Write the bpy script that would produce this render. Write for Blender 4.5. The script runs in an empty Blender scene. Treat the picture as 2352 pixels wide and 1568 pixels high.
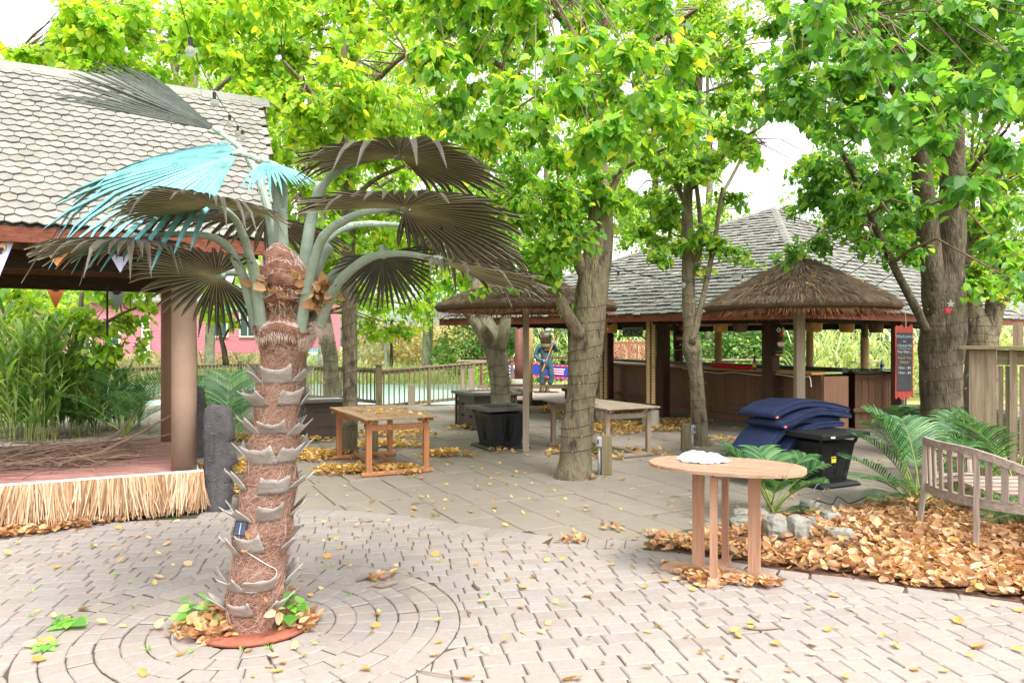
import bpy, math, random
import numpy as np
from mathutils import Vector, Matrix, Euler, noise
R = random.Random(7)
NR = np.random.RandomState(11)
PI = math.pi
C = bpy.context.scene.collection
S = bpy.context.scene

# ------------------------------------------------------------------ camera, sky, sun, exposure
cd = bpy.data.cameras.new('camera'); cam = bpy.data.objects.new('camera', cd); C.objects.link(cam)
cam.location = (0, 0, 1.65); cam.rotation_euler = (PI/2, 0, 0)
cd.sensor_width = 36; cd.lens = 25.5; cd.shift_y = 0.0026; cd.clip_end = 2000; cd.clip_start = 0.05
S.camera = cam
SUN_EL, SUN_AZ = math.radians(58), math.radians(150)     # sun high, behind the camera's right shoulder, veiled by cloud
w = bpy.data.worlds.new('World'); S.world = w; w.use_nodes = True
nt = w.node_tree; nt.nodes.clear()
sky = nt.nodes.new('ShaderNodeTexSky'); sky.sky_type = 'NISHITA'; sky.sun_disc = False
sky.sun_elevation = SUN_EL; sky.sun_rotation = SUN_AZ; sky.dust_density = 4.0; sky.air_density = 1.0; sky.ozone_density = 1.0
hs = nt.nodes.new('ShaderNodeHueSaturation'); hs.inputs['Saturation'].default_value = 0.12
bg = nt.nodes.new('ShaderNodeBackground'); bg.inputs['Strength'].default_value = 0.15
wo = nt.nodes.new('ShaderNodeOutputWorld')
nt.links.new(sky.outputs[0], hs.inputs['Color']); nt.links.new(hs.outputs[0], bg.inputs[0]); nt.links.new(bg.outputs[0], wo.inputs[0])
sl = bpy.data.lights.new('sun', 'SUN'); so = bpy.data.objects.new('sun', sl); C.objects.link(so)
sl.energy = 0.9; sl.angle = math.radians(22); sl.color = (1, .96, .9)
sd = Vector((math.sin(SUN_AZ)*math.cos(SUN_EL), math.cos(SUN_AZ)*math.cos(SUN_EL), math.sin(SUN_EL)))
so.rotation_euler = sd.to_track_quat('Z', 'Y').to_euler()
S.view_settings.view_transform = 'Standard'; S.view_settings.look = 'None'
S.view_settings.exposure = 1.85; S.view_settings.gamma = 1; S.view_settings.use_curve_mapping = False
S.render.engine = 'CYCLES'
S.cycles.max_bounces = 8; S.cycles.diffuse_bounces = 4; S.cycles.glossy_bounces = 2; S.cycles.transmission_bounces = 5
S.cycles.transparent_max_bounces = 4; S.cycles.caustics_reflective = False; S.cycles.caustics_refractive = False
S.cycles.use_denoising = True; S.cycles.use_adaptive_sampling = True; S.cycles.adaptive_threshold = 0.015

# ------------------------------------------------------------------ survey: from a measured photo point to a place
F, H = 1666.0, 1.65
def G(dx, dy, z=0.0):
    D = F*(H-z)/(dy-790.0); return Vector(((dx-1176)/F*D, D, z))
def V(dx, dy, D): return Vector(((dx-1176)/F*D, D, H-(dy-790)/F*D))
UA = math.radians(27)
U = Vector((math.cos(UA), math.sin(UA), 0)); W = Vector((-math.sin(UA), math.cos(UA), 0)); Z = Vector((0, 0, 1))

# ------------------------------------------------------------------ mesh building
class MB:
    def __init__(s): s.v = []; s.f = []
    def add(s, vs, fs):
        n = len(s.v); s.v.extend([tuple(p) for p in vs]); s.f.extend([tuple(i+n for i in f) for f in fs]); return s
    def box(s, c, size, rz=0, M=None):
        hx, hy, hz = size[0]/2, size[1]/2, size[2]/2
        vs = [Vector((x, y, z)) for z in (-hz, hz) for y in (-hy, hy) for x in (-hx, hx)]
        m = M if M is not None else Matrix.Rotation(rz, 3, 'Z')
        return s.add([m @ v + Vector(c) for v in vs], [(0,2,3,1),(4,5,7,6),(0,1,5,4),(2,6,7,3),(0,4,6,2),(1,3,7,5)])
    def cbox(s, c, size, rz=0, ch=.004, M=None):        # box with chamfered edges all round
        hx, hy, hz = size[0]/2, size[1]/2, size[2]/2; ch = min(ch, hx*.45, hy*.45, hz*.45)
        m = M if M is not None else Matrix.Rotation(rz, 3, 'Z'); vs = []
        for z, i in ((-hz, ch), (-hz+ch, 0), (hz-ch, 0), (hz, ch)):
            for x, y in ((-hx, -hy), (hx, -hy), (hx, hy), (-hx, hy)):
                vs.append(m @ Vector((x-math.copysign(i, x), y-math.copysign(i, y), z)) + Vector(c))
        fs = [(3,2,1,0), (12,13,14,15)]
        for k in (0, 4, 8):
            for j in range(4): fs.append((k+j, k+(j+1)%4, k+4+(j+1)%4, k+4+j))
        return s.add(vs, fs)
    def bar(s, p0, p1, wd, ht=None, up=Z, ch=.003):
        p0, p1 = Vector(p0), Vector(p1); ht = ht or wd; d = (p1-p0); L = d.length; d.normalize()
        u = Vector(up)
        if abs(d.dot(u)) > .98: u = Vector((1, 0, 0))
        x = d.cross(u).normalized(); y = x.cross(d)
        return s.cbox((p0+p1)/2, (wd, L, ht), M=Matrix((x, d, y)).transposed(), ch=ch)
    def tube(s, pts, rad, n=8, caps=True, wob=0, seed=0, flat=1.0):
        pts = [Vector(p) for p in pts]; m = len(pts)
        if not hasattr(rad, '__len__'): rad = [rad]*m
        vs = []; px = None
        for i, p in enumerate(pts):
            d = (pts[min(i+1, m-1)]-pts[max(i-1, 0)])
            d = d.normalized() if d.length > 1e-9 else Vector((0, 0, 1))
            if px is None: px = d.cross(Vector((0, 1, 0)) if abs(d.y) < .9 else Vector((1, 0, 0))).normalized()
            px = (px-d*px.dot(d)); px = px.normalized() if px.length > 1e-6 else d.orthogonal().normalized()
            py = d.cross(px)
            for k in range(n):
                a = 2*PI*k/n; r = rad[i]
                if wob: r *= 1+wob*noise.noise(Vector((math.cos(a)*1.3+seed, math.sin(a)*1.3, p.z*2.2+i*.15)))
                vs.append(p+px*math.cos(a)*r+py*math.sin(a)*r*flat)
        fs = [(i*n+k, i*n+(k+1)%n, (i+1)*n+(k+1)%n, (i+1)*n+k) for i in range(m-1) for k in range(n)]
        if caps: fs += [tuple(range(n-1, -1, -1)), tuple(range((m-1)*n, m*n))]
        return s.add(vs, fs)
    def lathe(s, c, prof, n=20, a0=0):                     # prof: (radius, z)
        c = Vector(c); vs = []
        for r, z in prof:
            for k in range(n): vs.append(c+Vector((r*math.cos(a0+2*PI*k/n), r*math.sin(a0+2*PI*k/n), z)))
        m = len(prof); fs = [(i*n+k, i*n+(k+1)%n, (i+1)*n+(k+1)%n, (i+1)*n+k) for i in range(m-1) for k in range(n)]
        fs += [tuple(range(n-1, -1, -1)), tuple(range((m-1)*n, m*n))]
        return s.add(vs, fs)
    def prism(s, poly, z0, z1, ch=0):                      # upright slab from a plan outline, chamfered at the top
        n = len(poly); c = sum((Vector((p[0], p[1], 0)) for p in poly), Vector())/n; vs = []
        vs += [(p[0], p[1], z0) for p in poly]
        if ch:
            vs += [(p[0], p[1], z1-ch) for p in poly]
            for p in poly:
                d = Vector((p[0], p[1], 0))-c; L = max(d.length, 1e-5); q = c+d*(max(L-ch*1.5, L*.5)/L); vs.append((q.x, q.y, z1))
            k = 2
        else: vs += [(p[0], p[1], z1) for p in poly]; k = 1
        fs = [(i*n+j, i*n+(j+1)%n, (i+1)*n+(j+1)%n, (i+1)*n+j) for i in range(k) for j in range(n)]
        fs.append(tuple(range(k*n, k*n+n))); return s.add(vs, fs)
    def grid(s, P):                                        # P[i][j] points
        a, b = len(P), len(P[0]); return s.add([p for r in P for p in r],
            [(i*b+j, i*b+j+1, (i+1)*b+j+1, (i+1)*b+j) for i in range(a-1) for j in range(b-1)])
    def build(s, name, m=None, parent=None, smooth=False, local=False):
        me = bpy.data.meshes.new(name); me.from_pydata(s.v, [], s.f); me.update()
        return obj(name, me, m, parent, smooth, local)
def obj(name, me, m=None, parent=None, smooth=False, local=False):
    if m is not None and not me.materials: me.materials.append(m)
    if smooth: me.polygons.foreach_set('use_smooth', np.ones(len(me.polygons), dtype=bool))
    o = bpy.data.objects.new(name, me); C.objects.link(o)
    if parent is not None: adopt(o, parent, local)
    return o
def adopt(o, parent, local=False):
    o.parent = parent
    if not local and parent.parent is None: o.matrix_parent_inverse = parent.matrix_basis.inverted()
def tag(o, label=None, cat=None, group=None, kind=None):
    if label: o['label'] = label
    if cat: o['category'] = cat
    if group: o['group'] = group
    if kind: o['kind'] = kind
    return o
def thing(name, label, cat, loc=(0,0,0), rz=0, group=None):
    o = bpy.data.objects.new(name, None); C.objects.link(o); o.location = loc; o.rotation_euler = (0, 0, rz); o.empty_display_size = .1
    o.matrix_basis = Matrix.Translation(Vector(loc)) @ Matrix.Rotation(rz, 4, 'Z')
    return tag(o, label, cat, group)
def np_mesh(name, verts, faces_per, nv_per, tmpl_faces, m, parent=None, smooth=False, local=False):
    """many alike small pieces in one mesh: verts (N, k, 3), the same faces for each"""
    N, k, _ = verts.shape; me = bpy.data.meshes.new(name)
    me.vertices.add(N*k); me.vertices.foreach_set('co', np.ascontiguousarray(verts, dtype=np.float32).ravel())
    flat = np.concatenate([np.array(f) for f in tmpl_faces]); lens = np.array([len(f) for f in tmpl_faces])
    loops = (flat[None, :]+(np.arange(N)*k)[:, None]).ravel().astype(np.int32)
    tot = np.tile(lens, N).astype(np.int32); start = np.concatenate([[0], np.cumsum(tot)[:-1]]).astype(np.int32)
    me.loops.add(len(loops)); me.loops.foreach_set('vertex_index', loops)
    me.polygons.add(len(tot)); me.polygons.foreach_set('loop_start', start); me.polygons.foreach_set('loop_total', tot)
    me.update(calc_edges=True); me.validate()
    return obj(name, me, m, parent, smooth, local)
HEART = np.array([[0,0,0],[.30,-.10,.05],[.50,.18,.09],[.40,.58,.05],[0,1.08,-.10],[-.40,.58,.05],[-.50,.18,.09],[-.30,-.10,.05],[0,.5,-.02]], float)
HEART_F = [(0,1,2,8),(8,2,3,4),(0,8,6,7),(8,4,5,6)]
DIAM = np.array([[0,0,0],[.42,.4,.08],[0,1.0,-.05],[-.42,.4,.08]], float); DIAM_F = [(0,1,2),(0,2,3)]
CURL = np.array([[0,0,0],[.42,.25,.20],[.30,.75,.28],[0,1.05,.22],[-.30,.75,.10],[-.42,.25,.05],[0,.45,-.06]], float)
CURL_F = [(0,1,6),(1,2,6),(2,3,6),(3,4,6),(4,5,6),(5,0,6)]
def leaves(name, pos, dirs, nrm, size, m, parent=None, T=HEART, TF=HEART_F, aspect=None):
    pos = np.asarray(pos, float); t = np.asarray(dirs, float); n = np.asarray(nrm, float); sz = np.asarray(size, float)
    t /= np.linalg.norm(t, axis=1, keepdims=True)+1e-9; n = n-t*(n*t).sum(1, keepdims=True); n /= np.linalg.norm(n, axis=1, keepdims=True)+1e-9
    s = np.cross(t, n); asp = (np.ones(len(sz)) if aspect is None else np.asarray(aspect))
    vs = pos[:, None, :]+sz[:, None, None]*(T[None, :, 0:1]*asp[:, None, None]*s[:, None, :]+T[None, :, 1:2]*t[:, None, :]+T[None, :, 2:3]*n[:, None, :])
    return np_mesh(name, vs, len(TF), len(T), TF, m, parent)

# ------------------------------------------------------------------ materials
def rgb(h):                                                # sRGB triple 0-255 to linear
    return tuple(((c/255)/12.92 if c/255 <= .04045 else ((c/255+.055)/1.055)**2.4) for c in h)
def mat(name, cols, scale=6, rough=.8, bump=0.0, bscale=60, isl=0.0, hue=0.0, stretch=(1,1,1), metal=0, detail=5, spec=.3, islramp=None, mix=.5,
        trans=None, tw=.45, bstretch=None, coat=0, speck=None, rot=0, alpha=None):
    m = bpy.data.materials.new(name); m.use_nodes = True; n = m.node_tree; L = n.links.new; b = n.nodes['Principled BSDF']
    tc = n.nodes.new('ShaderNodeTexCoord'); mp = n.nodes.new('ShaderNodeMapping'); mp.inputs['Scale'].default_value = stretch
    mp.inputs['Rotation'].default_value = (0, 0, rot)
    oi = n.nodes.new('ShaderNodeObjectInfo'); ml = n.nodes.new('ShaderNodeMath'); ml.operation = 'MULTIPLY'; ml.inputs[1].default_value = 37.0
    va = n.nodes.new('ShaderNodeVectorMath'); va.operation = 'ADD'
    L(oi.outputs['Random'], ml.inputs[0]); L(tc.outputs['Object'], mp.inputs[0]); L(mp.outputs[0], va.inputs[0]); L(ml.outputs[0], va.inputs[1])
    nz = n.nodes.new('ShaderNodeTexNoise'); nz.inputs['Scale'].default_value = scale; nz.inputs['Detail'].default_value = detail; nz.inputs['Roughness'].default_value = .6
    L(va.outputs[0], nz.inputs['Vector'])
    rp = n.nodes.new('ShaderNodeValToRGB'); e = rp.color_ramp.elements
    def fill(e, cols, lo, hi):
        while len(e) < len(cols): e.new(.5)
        for i, c in enumerate(cols):
            e[i].position = lo+(hi-lo)*i/max(1, len(cols)-1); e[i].color = (*c, 1)
    fill(e, cols if len(cols) > 1 else [cols[0], cols[0]], .32, .68); L(nz.outputs['Fac'], rp.inputs[0]); col = rp.outputs[0]
    if isl or islramp:
        ge = n.nodes.new('ShaderNodeNewGeometry'); rnd = ge.outputs['Random Per Island']
        if islramp:
            r2 = n.nodes.new('ShaderNodeValToRGB'); fill(r2.color_ramp.elements, islramp, .0, 1.0); L(rnd, r2.inputs[0])
            mx = n.nodes.new('ShaderNodeMixRGB'); mx.inputs[0].default_value = mix; L(col, mx.inputs[1]); L(r2.outputs[0], mx.inputs[2]); col = mx.outputs[0]
        if isl:
            mr = n.nodes.new('ShaderNodeMapRange'); mr.inputs[3].default_value = 1-isl; mr.inputs[4].default_value = 1+isl; L(rnd, mr.inputs[0])
            ad = n.nodes.new('ShaderNodeMath'); ad.operation = 'ADD'; L(mr.outputs[0], ad.inputs[0])
            m2 = n.nodes.new('ShaderNodeMapRange'); m2.inputs[3].default_value = -isl*.6; m2.inputs[4].default_value = isl*.6; L(oi.outputs['Random'], m2.inputs[0]); L(m2.outputs[0], ad.inputs[1])
            hv = n.nodes.new('ShaderNodeHueSaturation'); L(ad.outputs[0], hv.inputs['Value']); L(col, hv.inputs['Color']); col = hv.outputs[0]
            if hue:
                m3 = n.nodes.new('ShaderNodeMapRange'); m3.inputs[3].default_value = .5-hue; m3.inputs[4].default_value = .5+hue
                fr = n.nodes.new('ShaderNodeMath'); fr.operation = 'FRACT'; mu = n.nodes.new('ShaderNodeMath'); mu.operation = 'MULTIPLY'; mu.inputs[1].default_value = 7.31
                L(rnd, mu.inputs[0]); L(mu.outputs[0], fr.inputs[0]); L(fr.outputs[0], m3.inputs[0]); L(m3.outputs[0], hv.inputs['Hue'])
    if speck:                                              # (colour, scale, amount): stains or flecks with an outline of their own
        n2 = n.nodes.new('ShaderNodeTexNoise'); n2.inputs['Scale'].default_value = speck[1]; n2.inputs['Detail'].default_value = 3; L(va.outputs[0], n2.inputs['Vector'])
        r3 = n.nodes.new('ShaderNodeValToRGB'); r3.color_ramp.elements[0].position = .5+.25*(1-speck[2]); r3.color_ramp.elements[1].position = min(1, r3.color_ramp.elements[0].position+.08)
        L(n2.outputs['Fac'], r3.inputs[0]); mx2 = n.nodes.new('ShaderNodeMixRGB'); L(r3.outputs[0], mx2.inputs[0]); L(col, mx2.inputs[1]); mx2.inputs[2].default_value = (*speck[0], 1); col = mx2.outputs[0]
    L(col, b.inputs['Base Color']); b.inputs['Roughness'].default_value = rough; b.inputs['Metallic'].default_value = metal
    b.inputs['Specular IOR Level'].default_value = spec; b.inputs['Coat Weight'].default_value = coat
    if bump:
        nb = n.nodes.new('ShaderNodeTexNoise'); nb.inputs['Scale'].default_value = bscale; nb.inputs['Detail'].default_value = 4
        if bstretch:
            mb = n.nodes.new('ShaderNodeMapping'); mb.inputs['Scale'].default_value = bstretch; L(tc.outputs['Object'], mb.inputs[0]); L(mb.outputs[0], nb.inputs['Vector'])
        else: L(va.outputs[0], nb.inputs['Vector'])
        bp = n.nodes.new('ShaderNodeBump'); bp.inputs['Strength'].default_value = min(1, bump); bp.inputs['Distance'].default_value = .02*max(1, bump)
        L(nb.outputs['Fac'], bp.inputs['Height']); L(bp.outputs[0], b.inputs['Normal'])
    if trans is not None:
        tr = n.nodes.new('ShaderNodeBsdfTranslucent'); ms = n.nodes.new('ShaderNodeMixShader'); ms.inputs[0].default_value = tw
        mc = n.nodes.new('ShaderNodeMixRGB'); mc.blend_type = 'MULTIPLY'; mc.inputs[0].default_value = 1; L(col, mc.inputs[1]); mc.inputs[2].default_value = (*trans, 1)
        L(mc.outputs[0], tr.inputs[0]); out = n.nodes['Material Output']; L(b.outputs[0], ms.inputs[1]); L(tr.outputs[0], ms.inputs[2]); L(ms.outputs[0], out.inputs[0])
    return m
def wood(name, c1, c2, axis=0, **k):
    st = [14, 14, 14]; st[axis] = .9
    k.setdefault('bump', .35); k.setdefault('rough', .75); k.setdefault('isl', .12)
    return mat(name, [c1, c2], scale=2.2, stretch=tuple(st), bscale=4, bstretch=tuple(x*2 for x in st), detail=6, **k)
LEAFT = (2.3, 2.1, 1.0)
M = {}
M['paver'] = mat('paver_concrete', [rgb((140,130,123)), rgb((158,148,141))], 30, .92, .6, 160, isl=.08, islramp=[rgb((156,141,132)), rgb((146,142,138)), rgb((158,146,136)), rgb((140,137,135))], mix=.5, speck=(rgb((176,168,158)), 90, .35))
M['grout'] = mat('joint_sand', [rgb((66,57,46)), rgb((82,72,58)), rgb((60,68,40))], 3, .95, .4, 90)
M['slab'] = mat('slab_concrete', [rgb((122,114,104)), rgb((140,130,118))], 2.5, .9, .35, 110, isl=.08, islramp=[rgb((122,114,106)), rgb((138,128,114)), rgb((118,116,112))], mix=.5, speck=(rgb((100,93,83)), 3.5, .35))
M['soil'] = mat('mulch_soil', [rgb((84,60,46)), rgb((116,86,68))], 12, .95, .8, 60)
M['grassland'] = mat('meadow_ground', [rgb((120,128,70)), rgb((146,150,92)), rgb((150,138,96))], .6, .95, .4, 8)
M['water'] = mat('pond_water', [rgb((140,178,166)), rgb((156,190,176))], .25, .35, .25, 3, spec=.5, detail=2)
M['fiber'] = mat('palm_fibre_mat', [rgb((92,62,50)), rgb((124,86,70)), rgb((146,110,96))], 14, .95, .8, 90, stretch=(1,1,1))
M['hair'] = mat('palm_fibre_strand', [rgb((150,112,92)), rgb((166,128,108))], 6, .8, islramp=[rgb((104,74,60)), rgb((142,104,84)), rgb((172,134,114)), rgb((198,170,156)), rgb((130,94,76))], mix=.85)
M['palehair'] = mat('pale_fibre_strand', [rgb((206,180,168)), rgb((226,204,192))], 6, .8, isl=.12)
M['boot'] = mat('cut_leaf_base', [rgb((150,140,132)), rgb((176,168,164))], 10, .6, .4, 50, isl=.08)
M['petiole'] = mat('palm_leaf_stalk', [rgb((128,142,126)), rgb((150,162,150))], 12, .5, .15, 60, isl=.1)
M['fan'] = mat('fan_leaf_underside', [rgb((62,58,48)), rgb((84,79,66))], 8, .5, .2, 30, isl=.18, trans=(1.4,1.4,1.0), tw=.12)
M['fanedge'] = mat('fan_leaf_rib', [rgb((148,140,112)), rgb((170,164,140))], 8, .55)
M['fangreen'] = mat('fan_leaf_grey_green', [rgb((44,52,44)), rgb((76,82,70))], 8, .45, .2, 30, isl=.15, trans=(1.4,1.5,1.1), tw=.12)
M['fanblue'] = mat('fan_leaf_turquoise', [rgb((84,140,146)), rgb((104,160,164)), rgb((56,106,92))], 5, .5, .2, 30, isl=.15)
M['rust'] = mat('rusted_iron', [rgb((128,66,50)), rgb((156,92,72)), rgb((104,58,44))], 14, .85, .4, 60)
def leafmat(name, ramp, tw=.5, tint=LEAFT): return mat(name, [ramp[0], ramp[1]], 3, .42, 0, islramp=ramp, mix=.9, isl=.16, trans=tint, tw=tw, spec=.35)
GRN = [rgb((62,112,36)), rgb((82,134,42)), rgb((96,146,48)), rgb((108,156,54)), rgb((122,164,56)), rgb((140,172,58)), rgb((112,158,50)), rgb((184,180,62))]
YGR = [rgb((92,142,46)), rgb((112,160,50)), rgb((130,172,54)), rgb((146,180,58)), rgb((154,184,60)), rgb((166,188,62)), rgb((120,164,52)), rgb((200,190,66))]
DGR = [rgb((56,106,46)), rgb((68,120,48)), rgb((82,134,52)), rgb((96,146,56)), rgb((108,154,58)), rgb((92,140,54)), rgb((150,174,62))]
M['leaf'] = leafmat('tree_leaf_green', GRN); M['leafy'] = leafmat('tree_leaf_yellow_green', YGR); M['leafd'] = leafmat('tree_leaf_deep_green', DGR, .48)
M['reed'] = leafmat('reed_blade', [rgb((70,110,52)), rgb((92,130,62)), rgb((118,146,80)), rgb((140,156,96))], .4)
M['pampas'] = leafmat('pale_reed_blade', [rgb((124,150,98)), rgb((152,172,124)), rgb((178,188,150)), rgb((200,200,176))], .4)
M['hedge'] = leafmat('hedge_leaf', [rgb((52,92,38)), rgb((70,112,44)), rgb((96,134,56)), rgb((120,150,66))], .35)
M['shrub'] = leafmat('pale_shrub_leaf', [rgb((150,160,110)), rgb((176,176,130)), rgb((206,186,164)), rgb((216,200,180)), rgb((140,156,92))], .4)
M['areca'] = mat('areca_leaflet', [rgb((56,92,62)), rgb((76,116,72))], 4, .4, islramp=[rgb((48,84,62)), rgb((64,106,66)), rgb((84,128,74)), rgb((112,146,86))], mix=.8, trans=(1.5,1.7,1.0), tw=.25, isl=.12)
M['arecastem'] = mat('areca_stem', [rgb((110,130,62)), rgb((142,150,82))], 5, .5)
M['dryleaf'] = mat('dry_fallen_leaf', [rgb((186,136,88)), rgb((204,158,110))], 4, .7, islramp=[rgb((150,104,72)), rgb((176,130,92)), rgb((188,148,112)), rgb((198,166,132)), rgb((204,180,150)), rgb((184,136,94)), rgb((190,162,98)), rgb((192,152,114))], mix=.9, isl=.1, trans=(1.3,1.1,.8), tw=.25)
M['yleaf'] = mat('yellow_fallen_leaf', [rgb((206,164,80)), rgb((214,176,96))], 4, .7, islramp=[rgb((180,134,70)), rgb((198,160,84)), rgb((206,182,104)), rgb((190,144,84)), rgb((210,190,134)), rgb((166,116,64))], mix=.9, isl=.1, trans=(1.3,1.2,.8), tw=.25)
M['bark'] = mat('smooth_grey_bark', [rgb((70,62,50)), rgb((112,101,82)), rgb((128,118,94)), rgb((104,100,74))], 12, .95, 2.2, 22, stretch=(1,1,.3), bstretch=(2.2,2.2,.45), speck=(rgb((146,142,118)), 9, .3), detail=8)
M['barkd'] = mat('dark_grey_bark', [rgb((62,54,44)), rgb((96,86,70)), rgb((114,104,86))], 12, .95, 2.2, 22, stretch=(1,1,.3), bstretch=(2.2,2.2,.45), speck=(rgb((136,130,112)), 10, .3), detail=8)
M['barkl'] = mat('pale_bark', [rgb((108,102,82)), rgb((140,134,112)), rgb((156,150,126))], 10, .95, 1.8, 22, stretch=(1,1,.35), bstretch=(2,2,.45), detail=8)
M['twig'] = mat('twig_bark', [rgb((96,82,66)), rgb((124,106,86))], 8, .9)
M['wire'] = mat('black_cable', [rgb((34,36,36))], 5, .6); M['bulbglass'] = mat('clear_bulb_glass', [rgb((226,228,222))], 5, .08, spec=.6, trans=(1,1,1), tw=.5)
M['shingle'] = mat('weathered_cedar_shingle', [rgb((100,97,90)), rgb((126,122,113))], 7, .9, .5, 30, stretch=(1,1,.5), isl=.10, islramp=[rgb((134,131,124)), rgb((148,144,136)), rgb((126,126,121)), rgb((154,150,143))], mix=.5, speck=(rgb((116,119,98)), 5, .4))
M['shake'] = mat('grey_roof_shake', [rgb((102,100,95)), rgb((124,122,115))], 7, .9, .5, 30, isl=.10, islramp=[rgb((134,132,127)), rgb((146,144,138)), rgb((126,129,118)), rgb((154,152,147))], mix=.5, speck=(rgb((110,117,86)), 3, .4))
M['underlay'] = mat('roof_underlay', [rgb((50,46,42))], 5, .95)
M['redwood'] = wood('red_brown_beam', rgb((86,44,30)), rgb((116,64,44)), 0); M['darkwood'] = wood('dark_stained_beam', rgb((38,28,24)), rgb((58,42,34)), 0)
M['bamboo'] = mat('woven_bamboo', [rgb((96,58,34)), rgb((140,92,56))], 3, .6, .6, 10, stretch=(3,3,60), bstretch=(4,4,40))
M['tanpaint'] = mat('tan_painted_post', [rgb((140,114,98)), rgb((154,128,110))], 3, .6, .15, 20, speck=(rgb((130,100,84)), 9, .12)); M['tandark'] = mat('brown_painted_post', [rgb((118,88,70)), rgb((134,102,82))], 3, .6, .15, 20)
M['deckred'] = wood('worn_red_deck_paint', rgb((128,74,70)), rgb((168,132,122)), 0, isl=.06); M['straw'] = mat('straw_skirt', [rgb((150,116,84)), rgb((172,140,106))], 5, .8, islramp=[rgb((96,68,46)), rgb((140,104,72)), rgb((172,138,104)), rgb((196,172,144)), rgb((120,88,60))], mix=.9)
M['brush'] = mat('dead_branch_bark', [rgb((98,78,64)), rgb((128,106,90))], 9, .9, .4, 30, islramp=[rgb((84,62,50)), rgb((118,92,76)), rgb((146,124,106)), rgb((128,90,70))], mix=.7)
M['stonehead'] = mat('grey_lava_stone', [rgb((66,62,64)), rgb((88,84,86))], 12, .9, .9, 60, speck=(rgb((112,108,106)), 30, .4)); M['rock'] = mat('field_stone', [rgb((112,109,100)), rgb((138,135,127)), rgb((98,100,82))], 5, .9, .9, 16)
M['fence'] = wood('weathered_fence_wood', rgb((108,98,72)), rgb((142,130,102)), 2, speck=(rgb((96,104,62)), 3, .45)); M['fencex'] = wood('weathered_rail_wood', rgb((104,92,68)), rgb((140,126,98)), 0, speck=(rgb((90,96,62)), 3, .4))
M['teak'] = wood('oiled_teak', rgb((150,96,60)), rgb((186,132,92)), 1, isl=.08); M['teaky'] = wood('oiled_teak_upright', rgb((150,96,60)), rgb((182,126,86)), 2, isl=.06); M['teaktop'] = wood('worn_teak_top', rgb((132,104,76)), rgb((160,134,104)), 1, isl=.1)
M['gteak'] = wood('silvered_teak', rgb((128,112,96)), rgb((158,142,124)), 1, isl=.1); M['gteaky'] = wood('silvered_teak_upright', rgb((132,112,94)), rgb((166,146,126)), 2)
M['pteak'] = wood('pale_teak', rgb((138,108,88)), rgb((164,134,112)), 0, isl=.10); M['pteaky'] = wood('pale_teak_upright', rgb((154,112,88)), rgb((176,136,112)), 2, isl=.05, speck=(rgb((150,104,78)), 2, .2)); M['bench'] = wood('weathered_bench_teak', rgb((120,104,94)), rgb((158,144,132)), 2, speck=(rgb((140,96,70)), 4, .25)); M['benchx'] = wood('weathered_bench_rail', rgb((124,108,98)), rgb((160,146,134)), 0)
M['oldwood'] = wood('split_grey_timber', rgb((112,96,78)), rgb((152,134,112)), 2); M['greypost'] = wood('grey_cedar_post', rgb((132,118,100)), rgb((158,144,124)), 2)
M['black'] = mat('black_powder_coat', [rgb((26,27,29)), rgb((36,37,39))], 6, .45, .1, 40, spec=.4); M['blackp'] = mat('black_slat_panel', [rgb((30,31,33)), rgb((40,41,42))], 6, .5, .1, 40, isl=.1)
M['bronze'] = mat('bronze_brown_metal', [rgb((64,54,44)), rgb((76,64,54))], 4, .5, .1, 50, spec=.4); M['bronzetop'] = mat('brown_table_rim', [rgb((84,78,72)), rgb((100,94,88))], 4, .5, spec=.4)
M['slatetop'] = mat('grey_stone_insert', [rgb((160,156,152)), rgb((176,172,166))], 5, .7); M['steel'] = mat('brushed_steel', [rgb((176,178,178))], 5, .35, metal=.9); M['galv'] = mat('grey_electrical_box', [rgb((150,152,154)), rgb((170,172,174))], 5, .5)
M['navy'] = mat('navy_cushion_cloth', [rgb((26,36,66)), rgb((34,46,80))], 4, .85, .5, 12, isl=.08); M['navyp'] = mat('navy_piping', [rgb((24,34,62))], 4, .8)
M['white'] = mat('white_plastic_cloth', [rgb((226,226,226)), rgb((240,240,240))], 4, .5, .8, 9); M['whitep'] = mat('white_paint', [rgb((222,222,216))], 4, .6); M['yellow'] = mat('yellow_sticker', [rgb((232,214,60))], 4, .5); M['orange'] = mat('orange_patch', [rgb((226,90,40))], 4, .6)
M['thatch'] = mat('old_thatch', [rgb((86,70,54)), rgb((112,92,72))], 8, .95, .8, 40); M['thatchs'] = mat('old_thatch_straw', [rgb((96,78,60)), rgb((120,100,78))], 8, .9, islramp=[rgb((46,36,28)), rgb((84,68,52)), rgb((120,100,78)), rgb((156,138,112)), rgb((62,50,40))], mix=.9); M['thatchu'] = mat('red_brown_thatch_underside', [rgb((104,66,42)), rgb((140,92,60))], 8, .9, islramp=[rgb((90,54,34)), rgb((130,84,54)), rgb((162,112,74))], mix=.8)
M['barwood'] = wood('brown_bar_board', rgb((110,80,60)), rgb((132,98,76)), 2, isl=.08); M['barrail'] = wood('brown_bar_rail', rgb((100,78,62)), rgb((128,104,84)), 0); M['bartop'] = wood('varnished_bar_top', rgb((166,118,60)), rgb((196,150,86)), 0, rough=.3); M['blacktop'] = mat('black_bar_top', [rgb((40,44,44)), rgb((58,64,62))], 2, .2, spec=.5); M['greenfelt'] = mat('pale_green_bar_surface', [rgb((150,166,96)), rgb((172,184,120))], 2, .35)
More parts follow.
